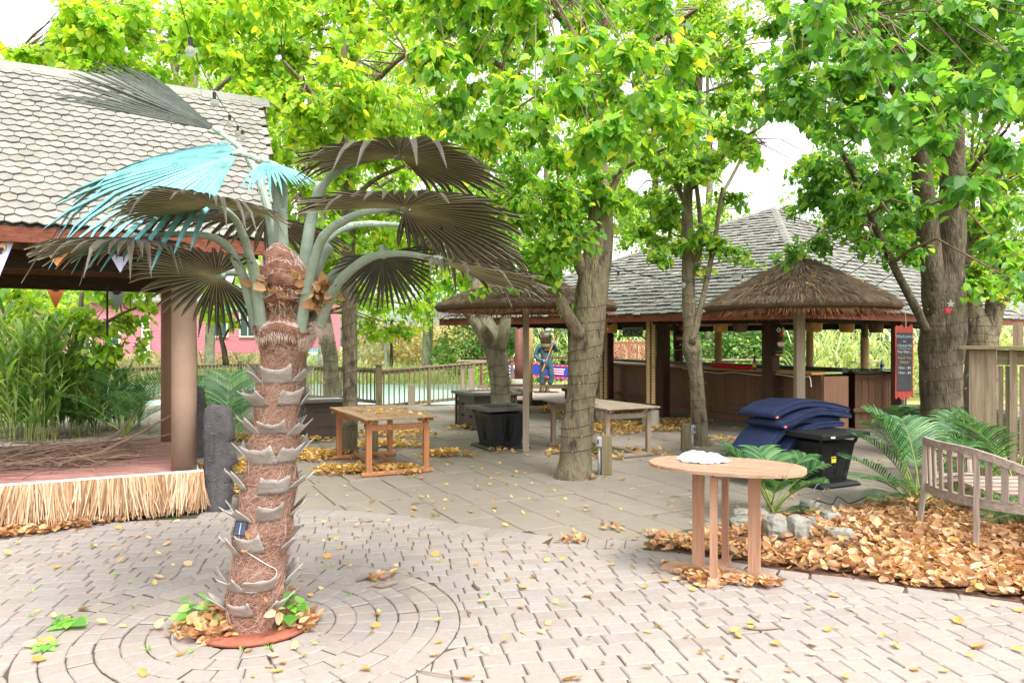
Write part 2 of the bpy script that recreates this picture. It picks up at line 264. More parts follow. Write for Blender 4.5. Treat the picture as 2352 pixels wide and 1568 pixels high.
M['pole'] = mat('red_brown_pole', [rgb((88,54,44)), rgb((108,68,56))], 5, .6, .2, 20); M['rope'] = mat('sisal_rope', [rgb((206,172,118)), rgb((222,194,146))], 18, .9, .7, 60); M['darkpost'] = wood('dark_square_post', rgb((62,44,34)), rgb((84,60,48)), 2); M['concrete'] = mat('concrete_footing', [rgb((150,146,132)), rgb((168,164,148))], 5, .9, .4, 40)
M['boardwalk'] = wood('grey_boardwalk_plank', rgb((136,124,112)), rgb((166,154,140)), 0, isl=.1); M['chalk'] = mat('chalkboard_slate', [rgb((72,74,78)), rgb((86,88,92))], 3, .85); M['redframe'] = wood('red_painted_plank', rgb((176,70,60)), rgb((196,96,84)), 2); M['chalkw'] = mat('white_chalk', [rgb((226,230,230))], 4, .9); M['chalky'] = mat('yellow_chalk', [rgb((206,178,104))], 4, .9); M['chalkb'] = mat('blue_chalk', [rgb((170,206,226))], 4, .9)
M['flagblue'] = mat('banner_blue', [rgb((44,62,150))], 4, .7); M['flagred'] = mat('banner_red', [rgb((196,48,66))], 4, .7); M['flagwhite'] = mat('banner_white', [rgb((226,226,232))], 4, .7)
M['penw'] = mat('lilac_pennant', [rgb((204,204,232))], 4, .7, trans=(1,1,1), tw=.3); M['peno'] = mat('orange_pennant', [rgb((232,156,96))], 4, .7, trans=(1.1,1,.9), tw=.35); M['peng'] = mat('grey_pennant', [rgb((176,186,190))], 4, .7, trans=(1,1,1), tw=.35); M['ink'] = mat('dark_print_ink', [rgb((52,44,62))], 4, .8); M['skinink'] = mat('peach_print_ink', [rgb((214,170,130))], 4, .8)
M['suit'] = mat('blue_green_canvas_suit', [rgb((46,60,84)), rgb((60,96,106)), rgb((74,66,84))], 5, .7, .5, 20); M['helmet'] = mat('aged_copper', [rgb((66,110,96)), rgb((96,72,52)), rgb((54,50,44))], 6, .5, .3, 30, metal=.4); M['leather'] = mat('brown_plate', [rgb((92,74,46)), rgb((70,78,52))], 6, .6); M['glove'] = mat('pale_worn_glove', [rgb((150,146,136)), rgb((96,100,98))], 9, .8); M['copperstaff'] = mat('copper_staff', [rgb((176,110,72)), rgb((204,140,100))], 4, .4)
M['houser'] = wood('pink_red_clapboard', rgb((200,120,138)), rgb((208,134,150)), 0, isl=.05); M['turq'] = mat('turquoise_paint', [rgb((110,196,214)), rgb((140,212,224))], 3, .6, isl=.08); M['glass'] = mat('window_glass', [rgb((70,84,90))], 3, .1, spec=.6); M['redrail'] = mat('red_brown_railing', [rgb((150,90,80)), rgb((170,108,96))], 3, .7)
M['bottle'] = mat('brown_bottle_glass', [rgb((84,44,16))], 3, .1, spec=.6); M['redbag'] = mat('red_fabric_roll', [rgb((176,32,36))], 3, .7); M['clearpl'] = mat('clear_plastic', [rgb((200,214,216))], 3, .15, trans=(1,1,1), tw=.5); M['tikig'] = mat('tiki_green', [rgb((70,130,80))], 3, .6); M['tikiy'] = mat('tiki_yellow', [rgb((226,182,60))], 3, .6); M['tikir'] = mat('tiki_red', [rgb((190,70,50))], 3, .6); M['tikib'] = mat('tiki_dark', [rgb((44,40,44))], 3, .6)
M['solar'] = mat('solar_cell', [rgb((30,42,70)), rgb((44,58,92))], 4, .25, spec=.5); M['silver'] = mat('silver_grid', [rgb((190,194,200))], 4, .4); M['moss'] = leafmat('weed_leaf', [rgb((94,150,66)), rgb((122,176,80)), rgb((150,194,98))], .4)

_b = M['bulbglass'].node_tree.nodes['Principled BSDF']; _b.inputs['Transmission Weight'].default_value = .85; _b.inputs['IOR'].default_value = 1.15
# ------------------------------------------------------------------ ground, water, paving
def sst(a, b, x): t = min(1, max(0, (x-a)/(b-a))); return t*t*(3-2*t)
def height(x, y):
    m = sst(20.2, 21.6, y)*(1-sst(36, 38.5, y))*(1-sst(-.6, .6, x))
    z = -.045-.95*m+.35*sst(37.5, 44, y)+.5*sst(2, 8, y-26)*sst(0, 3, x)*.4
    return z+(.12*noise.noise(Vector((x*.2, y*.2, 0))) if y > 24 else 0)
xs = [-300, -120, -70]+[-46+1.0*i for i in range(93)]+[70, 120, 300]; ys = [-60, -20, -6, 0, 6, 12, 18]+[19+.6*i for i in range(56)]+[56, 66, 90, 150, 400]
g = MB().grid([[Vector((x, y, height(x, y))) for x in xs] for y in ys]); o = g.build('ground', M['grassland'], smooth=True); o['kind'] = 'structure'
o = MB().add([(-60,19.9,-.4),(1.2,19.9,-.4),(1.2,40,-.4),(-60,40,-.4)], [(0,1,2,3)]).build('pond_water', M['water']); o['kind'] = 'structure'

BL = [G(*p) for p in ((462,1176),(673,1167),(801,1171),(942,1184),(1067,1203),(1270,1231),(1480,1242))]   # where bricks meet slabs
def clip(poly, a, b):                                      # keep what lies on the left of a->b
    out = []; n = len(poly)
    s = lambda p: (b[0]-a[0])*(p[1]-a[1])-(b[1]-a[1])*(p[0]-a[0])
    for i in range(n):
        p, q = poly[i], poly[(i+1) % n]; sp, sq = s(p), s(q)
        if sp >= 0: out.append(p)
        if sp*sq < 0: t = sp/(sp-sq); out.append((p[0]+(q[0]-p[0])*t, p[1]+(q[1]-p[1])*t))
    return out
def area(p): return abs(sum(p[i][0]*p[(i+1) % len(p)][1]-p[(i+1) % len(p)][0]*p[i][1] for i in range(len(p))))/2
def cen(p): return (sum(q[0] for q in p)/len(p), sum(q[1] for q in p)/len(p))
def blseg(x):
    i = 0
    while i < len(BL)-2 and x > BL[i+1].x: i += 1
    return BL[i], BL[i+1]
def bly(x): a, b = blseg(x); return a.y+(b.y-a.y)*(x-a.x)/(b.x-a.x)
PALM = Vector((-1.51, 4.27, 0)); RING = 1.20
def shrink(p, g):
    c = cen(p); out = []
    for q in p:
        d = math.hypot(q[0]-c[0], q[1]-c[1]); k = max(0, d-g)/max(d, 1e-6); out.append((c[0]+(q[0]-c[0])*k, c[1]+(q[1]-c[1])*k))
    return out
bricks = []
ca, sa = math.cos(math.radians(11)), math.sin(math.radians(11))
for r in range(58):
    v0 = 1.6+r*.137; x = -7.5+R.random()*.2
    while x < 8:
        wd = R.choice((.137, .137, .172, .205)); p = []
        for (a, b) in ((x, v0), (x+wd, v0), (x+wd, v0+.137), (x, v0+.137)):
            b2 = b+.03*math.sin(a*.8+.5); p.append((a*ca-b2*sa+R.gauss(0, .0022), a*sa+b2*ca+R.gauss(0, .0022)))
        x += wd; c = cen(p)
        if c[1] < 2.9 or c[1] > 8.2: continue
        if abs(c[0])/c[1] > .80: continue
        if not(-3.4 < c[0] < 1.3) and c[0] > 1.3 and c[1] > 6.0: continue
        if c[0] < -3.05 and c[1] > 7.15+(c[0]+3.05)*.42: continue
        dd = math.hypot(c[0]-PALM.x, c[1]-PALM.y)
        if all(math.hypot(k[0]-PALM.x, k[1]-PALM.y) < RING for k in p): continue
        if dd < RING+.2:
            q = []
            for k in p:
                d = math.hypot(k[0]-PALM.x, k[1]-PALM.y)
                if d < RING: f = RING/max(d, 1e-6); k = (PALM.x+(k[0]-PALM.x)*f, PALM.y+(k[1]-PALM.y)*f)
                q.append(k)
            p = q
        if c[0] < 1.5:
            a, b = blseg(c[0]); p = clip(p, (b.x, b.y-.26), (a.x, a.y-.26))
        if len(p) < 3 or area(p) < .003: continue
        bricks.append(p)
for k in range(7):                                         # rings round the palm
    r0 = .335+k*.1235; r1 = r0+.1235; n = max(10, round(2*PI*(r0+r1)/2/.15)); ph = R.random()
    for i in range(n):
        a0, a1 = 2*PI*(i+ph)/n+R.gauss(0, .006), 2*PI*(i+1+ph)/n+R.gauss(0, .006); rr = R.gauss(0, .002)
        bricks.append(shrink([(PALM.x+q*math.cos(a), PALM.y+q*math.sin(a)) for q, a in ((r0+rr, a0), (r1+rr, a0), (r1+rr, (a0+a1)/2), (r1+rr, a1), (r0+rr, a1))], .0001))
BEDF = [G(*p) for p in ((1480,1262),(1560,1268),(1640,1281),(1720,1296),(1790,1307),(1860,1316),(1960,1326),(2080,1347),(2200,1362),(2352,1384),(2500,1410))]
def row(line, depth, wd, side):                            # a course of larger edging stones along a line
    out = []
    for a, b in zip(line, line[1:]):
        a = Vector((a[0], a[1], 0)); b = Vector((b[0], b[1], 0)); L = (b-a).length; n = max(1, round(L/wd)); d = (b-a)/n; nn = Vector((-d.y, d.x, 0)).normalized()*depth*side
        for i in range(n):
            p = a+d*i; out.append(shrink([(q.x, q.y) for q in (p, p+d, p+d+nn, p+nn)], .005))
    return out
def inset(P, d):
    if sum(P[i][0]*P[(i+1) % len(P)][1]-P[(i+1) % len(P)][0]*P[i][1] for i in range(len(P))) < 0: P = P[::-1]
    Q = P
    for a, b in zip(P, P[1:]+P[:1]):
        L = math.hypot(b[0]-a[0], b[1]-a[1])
        if L < 1e-5: continue
        nx, ny = -(b[1]-a[1])/L*d, (b[0]-a[0])/L*d; Q = clip(Q, (a[0]+nx, a[1]+ny), (b[0]+nx, b[1]+ny))
        if len(Q) < 3: return None
    return Q
def order(ps):                                             # front to back
    return sorted(ps, key=lambda p: cen(p)[1])
edge = row(BL, .25, .16, -1)+row(BEDF, .13, .24, -1)
allb = []
for p in bricks:
    c = cen(p)
    if c[0] > 1.2:                                          # stop the field at the planting bed's edging
        for a, b in zip(BEDF, BEDF[1:]):
            if a.x <= c[0] < b.x:
                nx, ny = (b.y-a.y), -(b.x-a.x); L = math.hypot(nx, ny); p = clip(p, (b.x+nx/L*.13, b.y+ny/L*.13), (a.x+nx/L*.13, a.y+ny/L*.13)); break
        if len(p) < 3 or area(p) < .003: continue
    p = inset(p, .0034)
    if p and area(p) > .002: allb.append(p)
pavement = MB().prism([(-9, -1), (9, -1), (9, 8.4), (-9, 8.4)], -.09, -.008).build('brick_pavement', M['grout']); pavement['kind'] = 'structure'
allb = order(allb+edge)
rest = MB()
def stone(mb, p, ch=.006, h=.0):
    dz = R.gauss(0, .0013); mb.prism(p, -.02, dz+h, ch)
for i, p in enumerate(allb):
    if i < 300 and abs(cen(p)[0])/cen(p)[1] < .74:
        m = MB(); stone(m, p); m.build('paver', M['paver'], pavement)
    else: stone(rest, p)
o = rest.build('paver_field', M['paver'], pavement); o['kind'] = 'stuff'

# slabs beyond, square to the hut
sp = MB().prism([(-9, 6.0), (14, 6.0), (14, 20.1), (-9, 20.1)], -.07, -.016).build('slab_pavement', M['grout']); sp['kind'] = 'structure'
S0 = G(*( (900+1270/1.96)/1.6327, (1600+515/1.96)/1.6327)); slabs = []
for i in range(-30, 46):
    for j in range(-32, 8):
        o0 = S0+U*(i*.415)-W*(j*.60)+U*(.0 if j % 3 else .04)
        p = [(q.x, q.y) for q in (o0-W*.60, o0+U*.415-W*.60, o0+U*.415, o0)]; c = cen(p)
        if c[1] > 19.6 or c[1] < 5.7 or abs(c[0])/c[1] > .78: continue
        if c[0] < -3.0 and c[1] < 10.6+(c[0]+3)*.5 and c[0] < -3.0-.3*(c[1]-7): continue
        if c[0] < 1.6: 
            a, b = blseg(c[0]); p = clip(p, (a.x, a.y), (b.x, b.y))
        elif c[1] < 6.6 and c[0] > 1.6: continue
        if len(p) < 3 or area(p) < .01: continue
        slabs.append(shrink(p, .0085))
slabs = order(slabs); rest = MB()
for i, p in enumerate(slabs):
    if i < 300:
        m = MB(); m.prism(p, -.03, R.gauss(-.002, .0018), .006); m.build('slab', M['slab'], sp)
    else: rest.prism(p, -.03, R.gauss(-.002, .0018), .006)
o = rest.build('slab_field', M['slab'], sp); o['kind'] = 'stuff'

# planting bed with its mound
def bedz(x, y): return .012+.02*sst(0, 1.2, y-4.9-.12*abs(x-3))+.02*noise.noise(Vector((x*2.2, y*2.2, 3)))
BED = [(p.x, p.y) for p in BEDF]+[(9, 4.6), (9, 12), (6.4, 11.6), (5.2, 8.3), (3.9, 7.5), (3.15, 6.95), (2.5, 6.75), (1.9, 6.35), (1.25, 6.0)]
def inside(x, y, P):
    c = False; n = len(P)
    for i in range(n):
        a, b = P[i], P[(i+1) % n]
        if (a[1] > y) != (b[1] > y) and x < (b[0]-a[0])*(y-a[1])/(b[1]-a[1])+a[0]: c = not c
    return c
def bd(x, y): return min(math.hypot(x-(a[0]+(b[0]-a[0])*t), y-(a[1]+(b[1]-a[1])*t)) for a, b in zip(BED, BED[1:]+BED[:1]) for t in [max(0, min(1, ((x-a[0])*(b[0]-a[0])+(y-a[1])*(b[1]-a[1]))/((b[0]-a[0])**2+(b[1]-a[1])**2+1e-9)))])
mb = MB(); mb.prism(BED, -.03, .003)
st = .16
for i in range(50):
    for j in range(50):
        x, y = 1.2+i*st, 4.4+j*st
        if x > 8.8 or y > 11.8 or bd(x+st/2, y+st/2) < .1 or not inside(x+st/2, y+st/2, BED): continue
        mb.add([(a, b, bedz(a, b)*sst(0, .35, bd(a, b) if inside(a, b, BED) else 0)+.02) for a, b in ((x, y), (x+st, y), (x+st, y+st), (x, y+st))], [(0,1,2,3)])
o = mb.build('planting_bed', M['soil'], smooth=False); o['kind'] = 'structure'

# fallen leaves: drifts nobody could count
def litter(name, n, sampler, m, size=(.05, .085), tilt=.75, lift=.05):
    P, D, N_, Sz, A = [], [], [], [], []
    tries = 0
    while len(P) < n and tries < n*30:
        tries += 1; q = sampler()
        if q is None: continue
        a = R.random()*2*PI; P.append((q[0], q[1], q[2]+R.random()*lift)); D.append((math.cos(a), math.sin(a), R.gauss(0, tilt*.5)))
        N_.append((R.gauss(0, tilt), R.gauss(0, tilt), 1)); Sz.append(R.uniform(*size)); A.append(R.uniform(.55, .95))
    o = leaves(name, P, D, N_, Sz, m, None, CURL, CURL_F, A); o['kind'] = 'stuff'; return o
def poly_sampler(P, z=lambda x, y: .006, dens=None):
    x0, x1 = min(p[0] for p in P), max(p[0] for p in P); y0, y1 = min(p[1] for p in P), max(p[1] for p in P)
    def f():
        x, y = R.uniform(x0, x1), R.uniform(y0, y1)
        if not inside(x, y, P) or (dens and R.random() > dens(x, y)): return None
        return (x, y, z(x, y))
    return f
def blob_sampler(blobs, z=.006):
    ws = [b[2]*b[3] for b in blobs]; 
    def f():
        b = R.choices(blobs, ws)[0]; a = R.random()*2*PI; r = math.sqrt(R.random())*(.7+.3*math.sin(3*a+b[0]*7)); zz = z+.05*(1-r)*min(1, b[2]*2)
        p = G(b[0], b[1]) if b[1] > 60 else Vector((b[0], b[1], 0)); return (p.x+math.cos(a)*r*b[2], p.y+math.sin(a)*r*b[3], zz)
    return f
VIS = [p for p in BED if True]
litter('leaf_litter', 11500, poly_sampler(BED, lambda x, y: bedz(x, y)*sst(0, .35, bd(x, y))+.02, lambda x, y: (0 if x/y > .85 else 1)*(.25 if y > 8.3 else 1)*(.15 if (abs(x-2.62) < .28 and abs(y-5.75) < .2) or (abs(x-2.0) < .25 and abs(y-5.9) < .14) else 1)), M['dryleaf'], (.05, .092))
SKF = [G(0,1216)+Vector((-1.3,-.65,0)), G(0,1216), G(120,1203), G(240,1188), G(350,1174), G(462,1165)]
skp = [(p.x+.1, p.y+.05) for p in SKF]+[(p.x+.12, p.y-.52+.36*i/5) for i, p in reversed(list(enumerate(SKF)))]
litter('leaf_drift', 1900, poly_sampler(skp, lambda x, y: .008), M['dryleaf'], (.05, .085), .7, .06)
litter('leaf_drift', 260, blob_sampler([(1640,1335,.33,.13),(1580,1318,.2,.08),(1745,1345,.2,.07),(1545,1300,.12,.05)]), M['dryleaf'], (.045, .075), .6, .02)
litter('leaf_drift', 2600, blob_sampler([(700,1050,.9,.5),(560,1075,.6,.5),(540,1130,.35,.35),(800,1085,.7,.3),(900,1085,.6,.25),(1020,1048,.5,.25),(880,1025,.8,.4),(720,1015,.4,.15),(540,1010,.8,.3)]), M['yleaf'], (.055, .09), .7, .05)
litter('leaf_drift', 3200, blob_sampler([(1440,985,1.3,1.3),(1360,950,1.6,1.4),(1300,1040,.5,.3),(1240,945,1.0,.8),(1140,1040,.35,.12),(1470,1043,.7,.2),(1560,975,.9,.9),(1650,1015,.5,.3),(900,1000,1.2,.6),(1100,985,.8,.4),(1400,1055,.3,.15)]), M['yleaf'], (.055, .09), .7, .05)
litter('leaf_drift', 260, blob_sampler([(480,1450,.26,.10),(470,1470,.2,.07),(690,1440,.12,.12),(640,1375,.12,.05),(500,1412,.1,.08)], .012), M['dryleaf'], (.045, .08), .8, .045)
litter('leaf_drift', 130, blob_sampler([(870,1330,.12,.06),(1330,1245,.16,.05),(1300,1240,.05,.05),(1400,1214,.13,.05),(1330,1100,.3,.08),(1500,1235,.15,.05)]), M['dryleaf'], (.045, .075), .8, .03)
def sparse():
    y = R.uniform(915, 1560); x = R.uniform(-20, 2380)
    if R.random() > .16+.84*sst(1400, 1060, y): return None
    p = G(x, y); return (p.x, p.y, .006)
litter('scattered_leaves', 850, sparse, M['yleaf'], (.03, .065), .45, .012)
lf = None                                                  # the larger ones lying apart are single things
for x, y, s in ((875,1435,.10),(862,1410,.09),(1340,1368,.10),(1190,1395,.07),(1210,1350,.09),(1303,1240,.12),(1405,1300,.07),(1157,1335,.08),(1480,1352,.08),(1520,1333,.1),(2230,1488,.12),(2205,1435,.1),(2330,1405,.1),(1865,1478,.09),(2140,1345,.1),(2080,1320,.1),(1900,1302,.1),(840,1200,.11),(1130,1165,.1),(1085,1175,.1),(960,1170,.1),(975,1100,.1),(1180,1092,.1),(1700,1560,.1),(1930,1372,.09),(1955,1400,.06),(2290,1395,.09),(130,1470,.12),(95,1478,.12),(180,1400,.1),(440,1300,.1),(375,1255,.1),(372,1330,.1),(105,1512,.1),(1000,1480,.07),(1125,1500,.07),(2090,1540,.07),(2352,1560,.12),(1700,1460,.08),(1820,1420,.08),(1010,1275,.09),(760,1282,.1),(1060,1555,.1),(1290,1563,.1),(640,1505,.09),(560,1500,.07),(1960,1175,.12),(1885,1190,.08),(1415,1218,.1),(2050,1325,.11)):
    p = G(x, y); a = R.random()*2*PI
    o = leaves('fallen_leaf', [(p.x, p.y, .008)], [(math.cos(a), math.sin(a), R.gauss(0, .08))], [(R.gauss(0,.2), R.gauss(0,.2), 1)], [s*.75], R.choice((M['yleaf'], M['yleaf'], M['dryleaf'])), None, CURL, CURL_F, [R.uniform(.7, 1.1)])
    tag(o, 'single dry fallen leaf lying apart from the drifts on the paving', 'fallen leaf', 'fallen leaves lying singly on the paving')
# ------------------------------------------------------------------ open hut with hexagon shingles, deck and straw skirt
HC = Vector((-3.10, 7.20, 0)); 
def hp(t, v, z=0): return HC+U*t+W*v+Z*z
hut = thing('shingled_hut', 'open sided hut with grey hexagon shingle roof on thick tan posts beside the palm', 'hut', hp(0, 0))
E, EZ, RZ_, RV = -.6, 2.63, 4.55, 1.35                      # eave offset and height, ridge height and offset
Ed, Rd = hp(0, E, EZ), hp(0, RV, RZ_); SL = (Rd-Ed); SLl = SL.length; sd_ = SL.normalized(); sn = U.cross(sd_).normalized()
if sn.z < 0: sn = -sn
TE0, TE1 = -6.5, .66; 
def rp(t, s): # roof surface; right verge leans out a little towards the ridge
    return Ed+U*t+sd_*s
rf = MB(); a, b, c, d = rp(TE0, 0), rp(TE1, 0), rp(TE1+.16, SLl), rp(TE0, SLl); dn = -sn*.05
rf.add([a, b, c, d, a+dn, b+dn, c+dn, d+dn], [(0,1,2,3), (7,6,5,4), (0,4,5,1), (1,5,6,2), (2,6,7,3), (3,7,4,0)])
q0, q1 = hp(TE0, 2*RV+.6, EZ), hp(TE1, 2*RV+.6, EZ); rf.add([d, c, q1, q0, d-Z*.07, c-Z*.07, q1-Z*.07, q0-Z*.07], [(0,1,2,3), (7,6,5,4), (1,5,6,2), (2,6,7,3)])
roof = rf.build('roof', M['underlay'], hut)
hw, ro = .118, .102; rows = int(SLl/ro)+1; tiles = []
def hexa(t, s, k):
    w = hw/2-.0015; jt, js = R.gauss(0, .0025), R.gauss(0, .003); l = .068+R.gauss(0, .004)
    pts = [(-w, .15), (-w, -l*.5), (0, -l), (w, -l*.5), (w, .15)]; tl = R.gauss(0, .012)
    lift0, lift1 = .026+R.random()*.010, .001
    up, lo = [], []
    for x, y in pts:
        h = lift1+(lift0-lift1)*min(1, max(0, (.15-y)/.22))+x*tl; q = rp(t+x+jt, s+y+js); up.append(q+sn*(h+.009)); lo.append(q+sn*(h-.004))
    return up+lo, [(0,1,2,3,4), (9,8,7,6,5)]+[(i, 5+i, 5+(i+1) % 5, (i+1) % 5) for i in range(5)]
for rI in range(rows+1):
    t = TE0+.08+(hw/2 if rI % 2 else 0); s = .06+rI*ro
    while t < TE1+.16*s/SLl-.03:
        if s < SLl-.02: tiles.append((t, s))
        t += hw
tiles.sort(key=lambda q: abs(q[0]+.6)*1.0)
rest = MB()
for i, (t, s) in enumerate(tiles):
    vs, fs = hexa(t, s, i)
    if i < 300: MB().add(vs, fs).build('shingle', M['shingle'], roof)
    else: rest.add(vs, fs)
o = rest.build('shingle_field', M['shingle'], roof); o['kind'] = 'stuff'
t = TE0
while t < TE1+.2:                                          # ridge boards overlapping along the top
    L = .62; p = rp(t, SLl); mb = MB()
    mb.bar(rp(t, SLl-.03)+sn*.035, rp(min(t+L, TE1+.2), SLl-.03)+sn*.022, .19, .016, up=sn); mb.build('ridge_board', M['shake'], roof); t += .55
MB().bar(rp(TE0, .0)-Z*.07+W*.02, rp(TE1, .0)-Z*.07+W*.02, .04, .13).build('fascia', M['redwood'], hut)
mb = MB()                                                  # woven soffit under the rafters
sf = [hp(TE0, E+.06, EZ-.08), hp(TE1, E+.06, EZ-.08), hp(TE1, RV, 3.9), hp(TE0, RV, 3.9)]; mb.add(sf+[hp(TE0, 3.2, 2.5), hp(TE1, 3.2, 2.5)], [(3,2,1,0), (2,3,4,5)]); mb.build('bamboo_ceiling', M['bamboo'], hut)
for k in range(11):
    t = TE1-.2-k*.62; MB().bar(hp(t, E+.08, EZ-.13), hp(t, RV, 3.84), .05, .09).build('rafter', M['darkwood'], hut)
MB().bar(hp(TE0, .06, 2.415), hp(.12, .06, 2.415), .12, .17).build('beam', M['darkwood'], hut)
MB().bar(hp(.0, -.1, 2.41), hp(.0, 2.9, 2.41), .12, .17).build('beam', M['darkwood'], hut)
MB().bar(hp(TE0, 2.75, 2.41), hp(.12, 2.75, 2.41), .12, .17).build('beam', M['darkwood'], hut)
for (t, v, m) in ((-.135, .13, 'tanpaint'), (-.18, 2.62, 'tandark'), (-4.6, 2.62, 'tandark')):
    q = hp(t, v); MB().lathe((q.x, q.y, 0), [(.118, .39), (.118, 1.2), (.116, 2.0), (.114, 2.34)], 20).build('post', M[m], hut, smooth=True)
# deck
deck = thing('stage_deck', 'low raised deck with worn red paint edged by a straw skirt', 'deck', hp(0, 0))
for k in range(14):
    v = .02+k*.21; MB().cbox(hp(-3.3, v+.1, .375), (6.4, .20, .035), UA, .004).build('plank', M['deckred'], deck)
MB().prism([tuple(hp(*q)[:2]) for q in ((-6.4, .05), (-.08, .05), (-.08, 2.9), (-6.4, 2.9))], -.02, .345).build('frame', M['darkwood'], deck)
MB().cbox(hp(-3.3, -.012, .365), (6.5, .022, .07), UA).build('edge_board', M['redwood'], deck)
MB().cbox(hp(-.02, 1.45, .385), (.05, 2.9, .012), UA).build('edge_strip', M['whitep'], deck)
pr = []
def strand(t, top, dt, out, L):
    p0 = hp(t, -.03, top); p1 = hp(t+dt*.4, -.03-out*.5, top-L*.45); p2 = hp(t+dt, -.03-out, top-L); wd = R.uniform(.003, .0065)
    return [p0-U*wd, p0+U*wd, p1+U*wd, p1-U*wd, p2+U*wd*.6, p2-U*wd*.6]
for i in range(2100):
    t = R.uniform(-2.6, .03); pr.append(strand(t, .40+R.gauss(0, .004), R.gauss(0, .04)+.05*math.sin(t*9), abs(R.gauss(.08, .05))+.015, R.uniform(.30, .40)))
for i in range(220):
    v = R.uniform(0, .6); q = strand(.03, .4, R.gauss(0, .03), .05, .38); pr.append([p+W*v for p in q])
o = np_mesh('straw_skirt', np.array([[tuple(p) for p in s] for s in pr]), 2, 6, [(0,1,2,3), (3,2,4,5)], M['straw'], deck); o['kind'] = 'stuff'
MB().bar(hp(-3, -.035, .40), hp(.03, -.035, .40), .012, .02).build('skirt_binding', M['whitep'], deck)
# heap of cut branches on the deck
bp = thing('brush_pile', 'tangled heap of dead cut branches and twigs on the red deck', 'branches', hp(-1.7, 1.2, .39))
def branch(p, a, L, r, z1):
    pts = []; d = Vector((math.cos(a), math.sin(a), 0)); 
    for k in range(6):
        f = k/5; pts.append(p+d*(f-.5)*L+Vector((R.gauss(0, .025), R.gauss(0, .025), z1*f+.02*math.sin(f*6)+R.gauss(0, .012))))
    return pts, [r*(1-.6*k/5) for k in range(6)]
for i in range(46):
    p = hp(R.uniform(-3.0, -.75), R.uniform(.75, 1.9), .41+R.random()*.12); pts, rr = branch(p, R.gauss(.25, .5), R.uniform(.7, 1.7), R.uniform(.006, .018), R.gauss(.02, .12))
    MB().tube(pts, rr, 6).build('branch', M['brush'], bp, smooth=True)
tw = MB()
for i in range(620):
    t = R.uniform(-3.2, -.5); p = hp(t, R.gauss(1.2, .38), .405+abs(R.gauss(0, .09))); pts, rr = branch(p, R.gauss(.3, .7), R.uniform(.25, .8), R.uniform(.002, .005), R.gauss(.0, .08)); tw.tube(pts[::2]+[pts[-1]], [rr[0], rr[2], rr[4], rr[5]], 3, False)
o = tw.build('twig_tangle', M['brush'], bp); o['kind'] = 'stuff'
for a, b in ((( -1.05, 1.15), (-.55, 1.55)), ((-1.1, .9), (-.2, 1.2))):
    MB().tube([hp(a[0], a[1], .42), hp((a[0]+b[0])/2, (a[1]+b[1])/2, .62), hp(b[0], b[1], .86)], [.022, .016, .008], 7).build('branch', M['brush'], bp, smooth=True)
# pennants strung along the eave and along the back beam
def emblem(mb_ink, mb_skin, o0, X, Y, N, s, mirror=1):      # a disc with a dark hill-like blot and a small tail
    pts = [o0+X*math.cos(a)*s+Y*math.sin(a)*s for a in [2*PI*k/18 for k in range(18)]]
    mb_skin.add([p for p in pts], [tuple(range(18))])
    pts2 = [o0+X*math.cos(a)*s*1.06-N*.0015+Y*math.sin(a)*s*1.06 for a in [2*PI*k/18 for k in range(18)]]; mb_ink.add(pts2, [tuple(range(18))])
    shape = [(-.75,-.2),(-.3,-.05),(.1,-.25),(.6,-.05),(.85,-.3),(.5,-.85),(-.1,-1.1),(-.6,-.7)]; mb_ink.add([o0+X*x*s+Y*y*s+N*.0015 for x, y in shape], [tuple(range(8))])
    shape = [(-.5,.25),(-.1,1.25),(.25,1.05),(.55,.3),(.1,.6)]; mb_ink.add([o0+X*x*s+Y*y*s+N*.0015 for x, y in shape], [tuple(range(5))])
def text_mesh(txt, size):
    cu = bpy.data.curves.new('lettering', 'FONT'); cu.body = txt; cu.size = size; cu.align_x = 'CENTER'; cu.align_y = 'CENTER'; cu.extrude = .0006; cu.resolution_u = 3
    o = bpy.data.objects.new('lettering_source', cu); C.objects.link(o); bpy.context.view_layer.update()
    me = bpy.data.meshes.new_from_object(o.evaluated_get(bpy.context.evaluated_depsgraph_get())); bpy.data.objects.remove(o); bpy.data.curves.remove(cu); return me
def text(txt, size, m, parent, o0, X, Y, name='lettering', arc=0, slant=0):
    me = text_mesh(txt, size); X, Y = Vector(X).normalized(), Vector(Y).normalized(); Nn = X.cross(Y)
    for v in me.vertices:
        x, y, z = v.co; x += slant*y
        if arc: a = x/arc; x, y = (arc+y)*math.sin(a), (arc+y)*math.cos(a)-arc
        v.co = Vector(o0)+X*x+Y*y+Nn*z
    me.materials.clear(); return obj(name, me, m, parent)
def pennant(dx, dy, Dp, wpx, hpx, m, back, label):
    a = V(dx-wpx/2, dy, Dp); b = V(dx+wpx/2, dy, Dp); 
    wv = U*((b-a).length*1.03); a = V(dx, dy, Dp)-wv/2; b = a+wv; c = (a+b)/2-Z*(hpx/F*Dp)
    N_ = Vector((U.y, -U.x, 0)); t = thing('pennant', label, 'pennant', (a+b)/2, 0, 'printed pennants strung on the hut')
    mid = [a+(b-a)*.5+N_*.01*0, ]; mb = MB(); mb.add([a, b, c, a+N_*-.002, b+N_*-.002, c+N_*-.002], [(0,2,1), (3,4,5), (0,1,4,3), (1,2,5,4), (2,0,3,5)]); mb.build('cloth', M[m], t)
    ink, sk = MB(), MB(); X = -U if back else U; o0 = (a+b)/2-Z*(hpx/F*Dp)*.34+N_*.004; s = (b-a).length*.21
    emblem(ink, sk, o0, X, Z, N_, s); sk.build('print_disc', M['skinink'], t); ink.build('print', M['ink'], t)
    text('HAZARDS', s*.62, M['ink'], t, o0+Z*s*1.28+N_*.001, X, Z, 'lettering', arc=s*2.2)
BK = 'seen from its printed-through back'
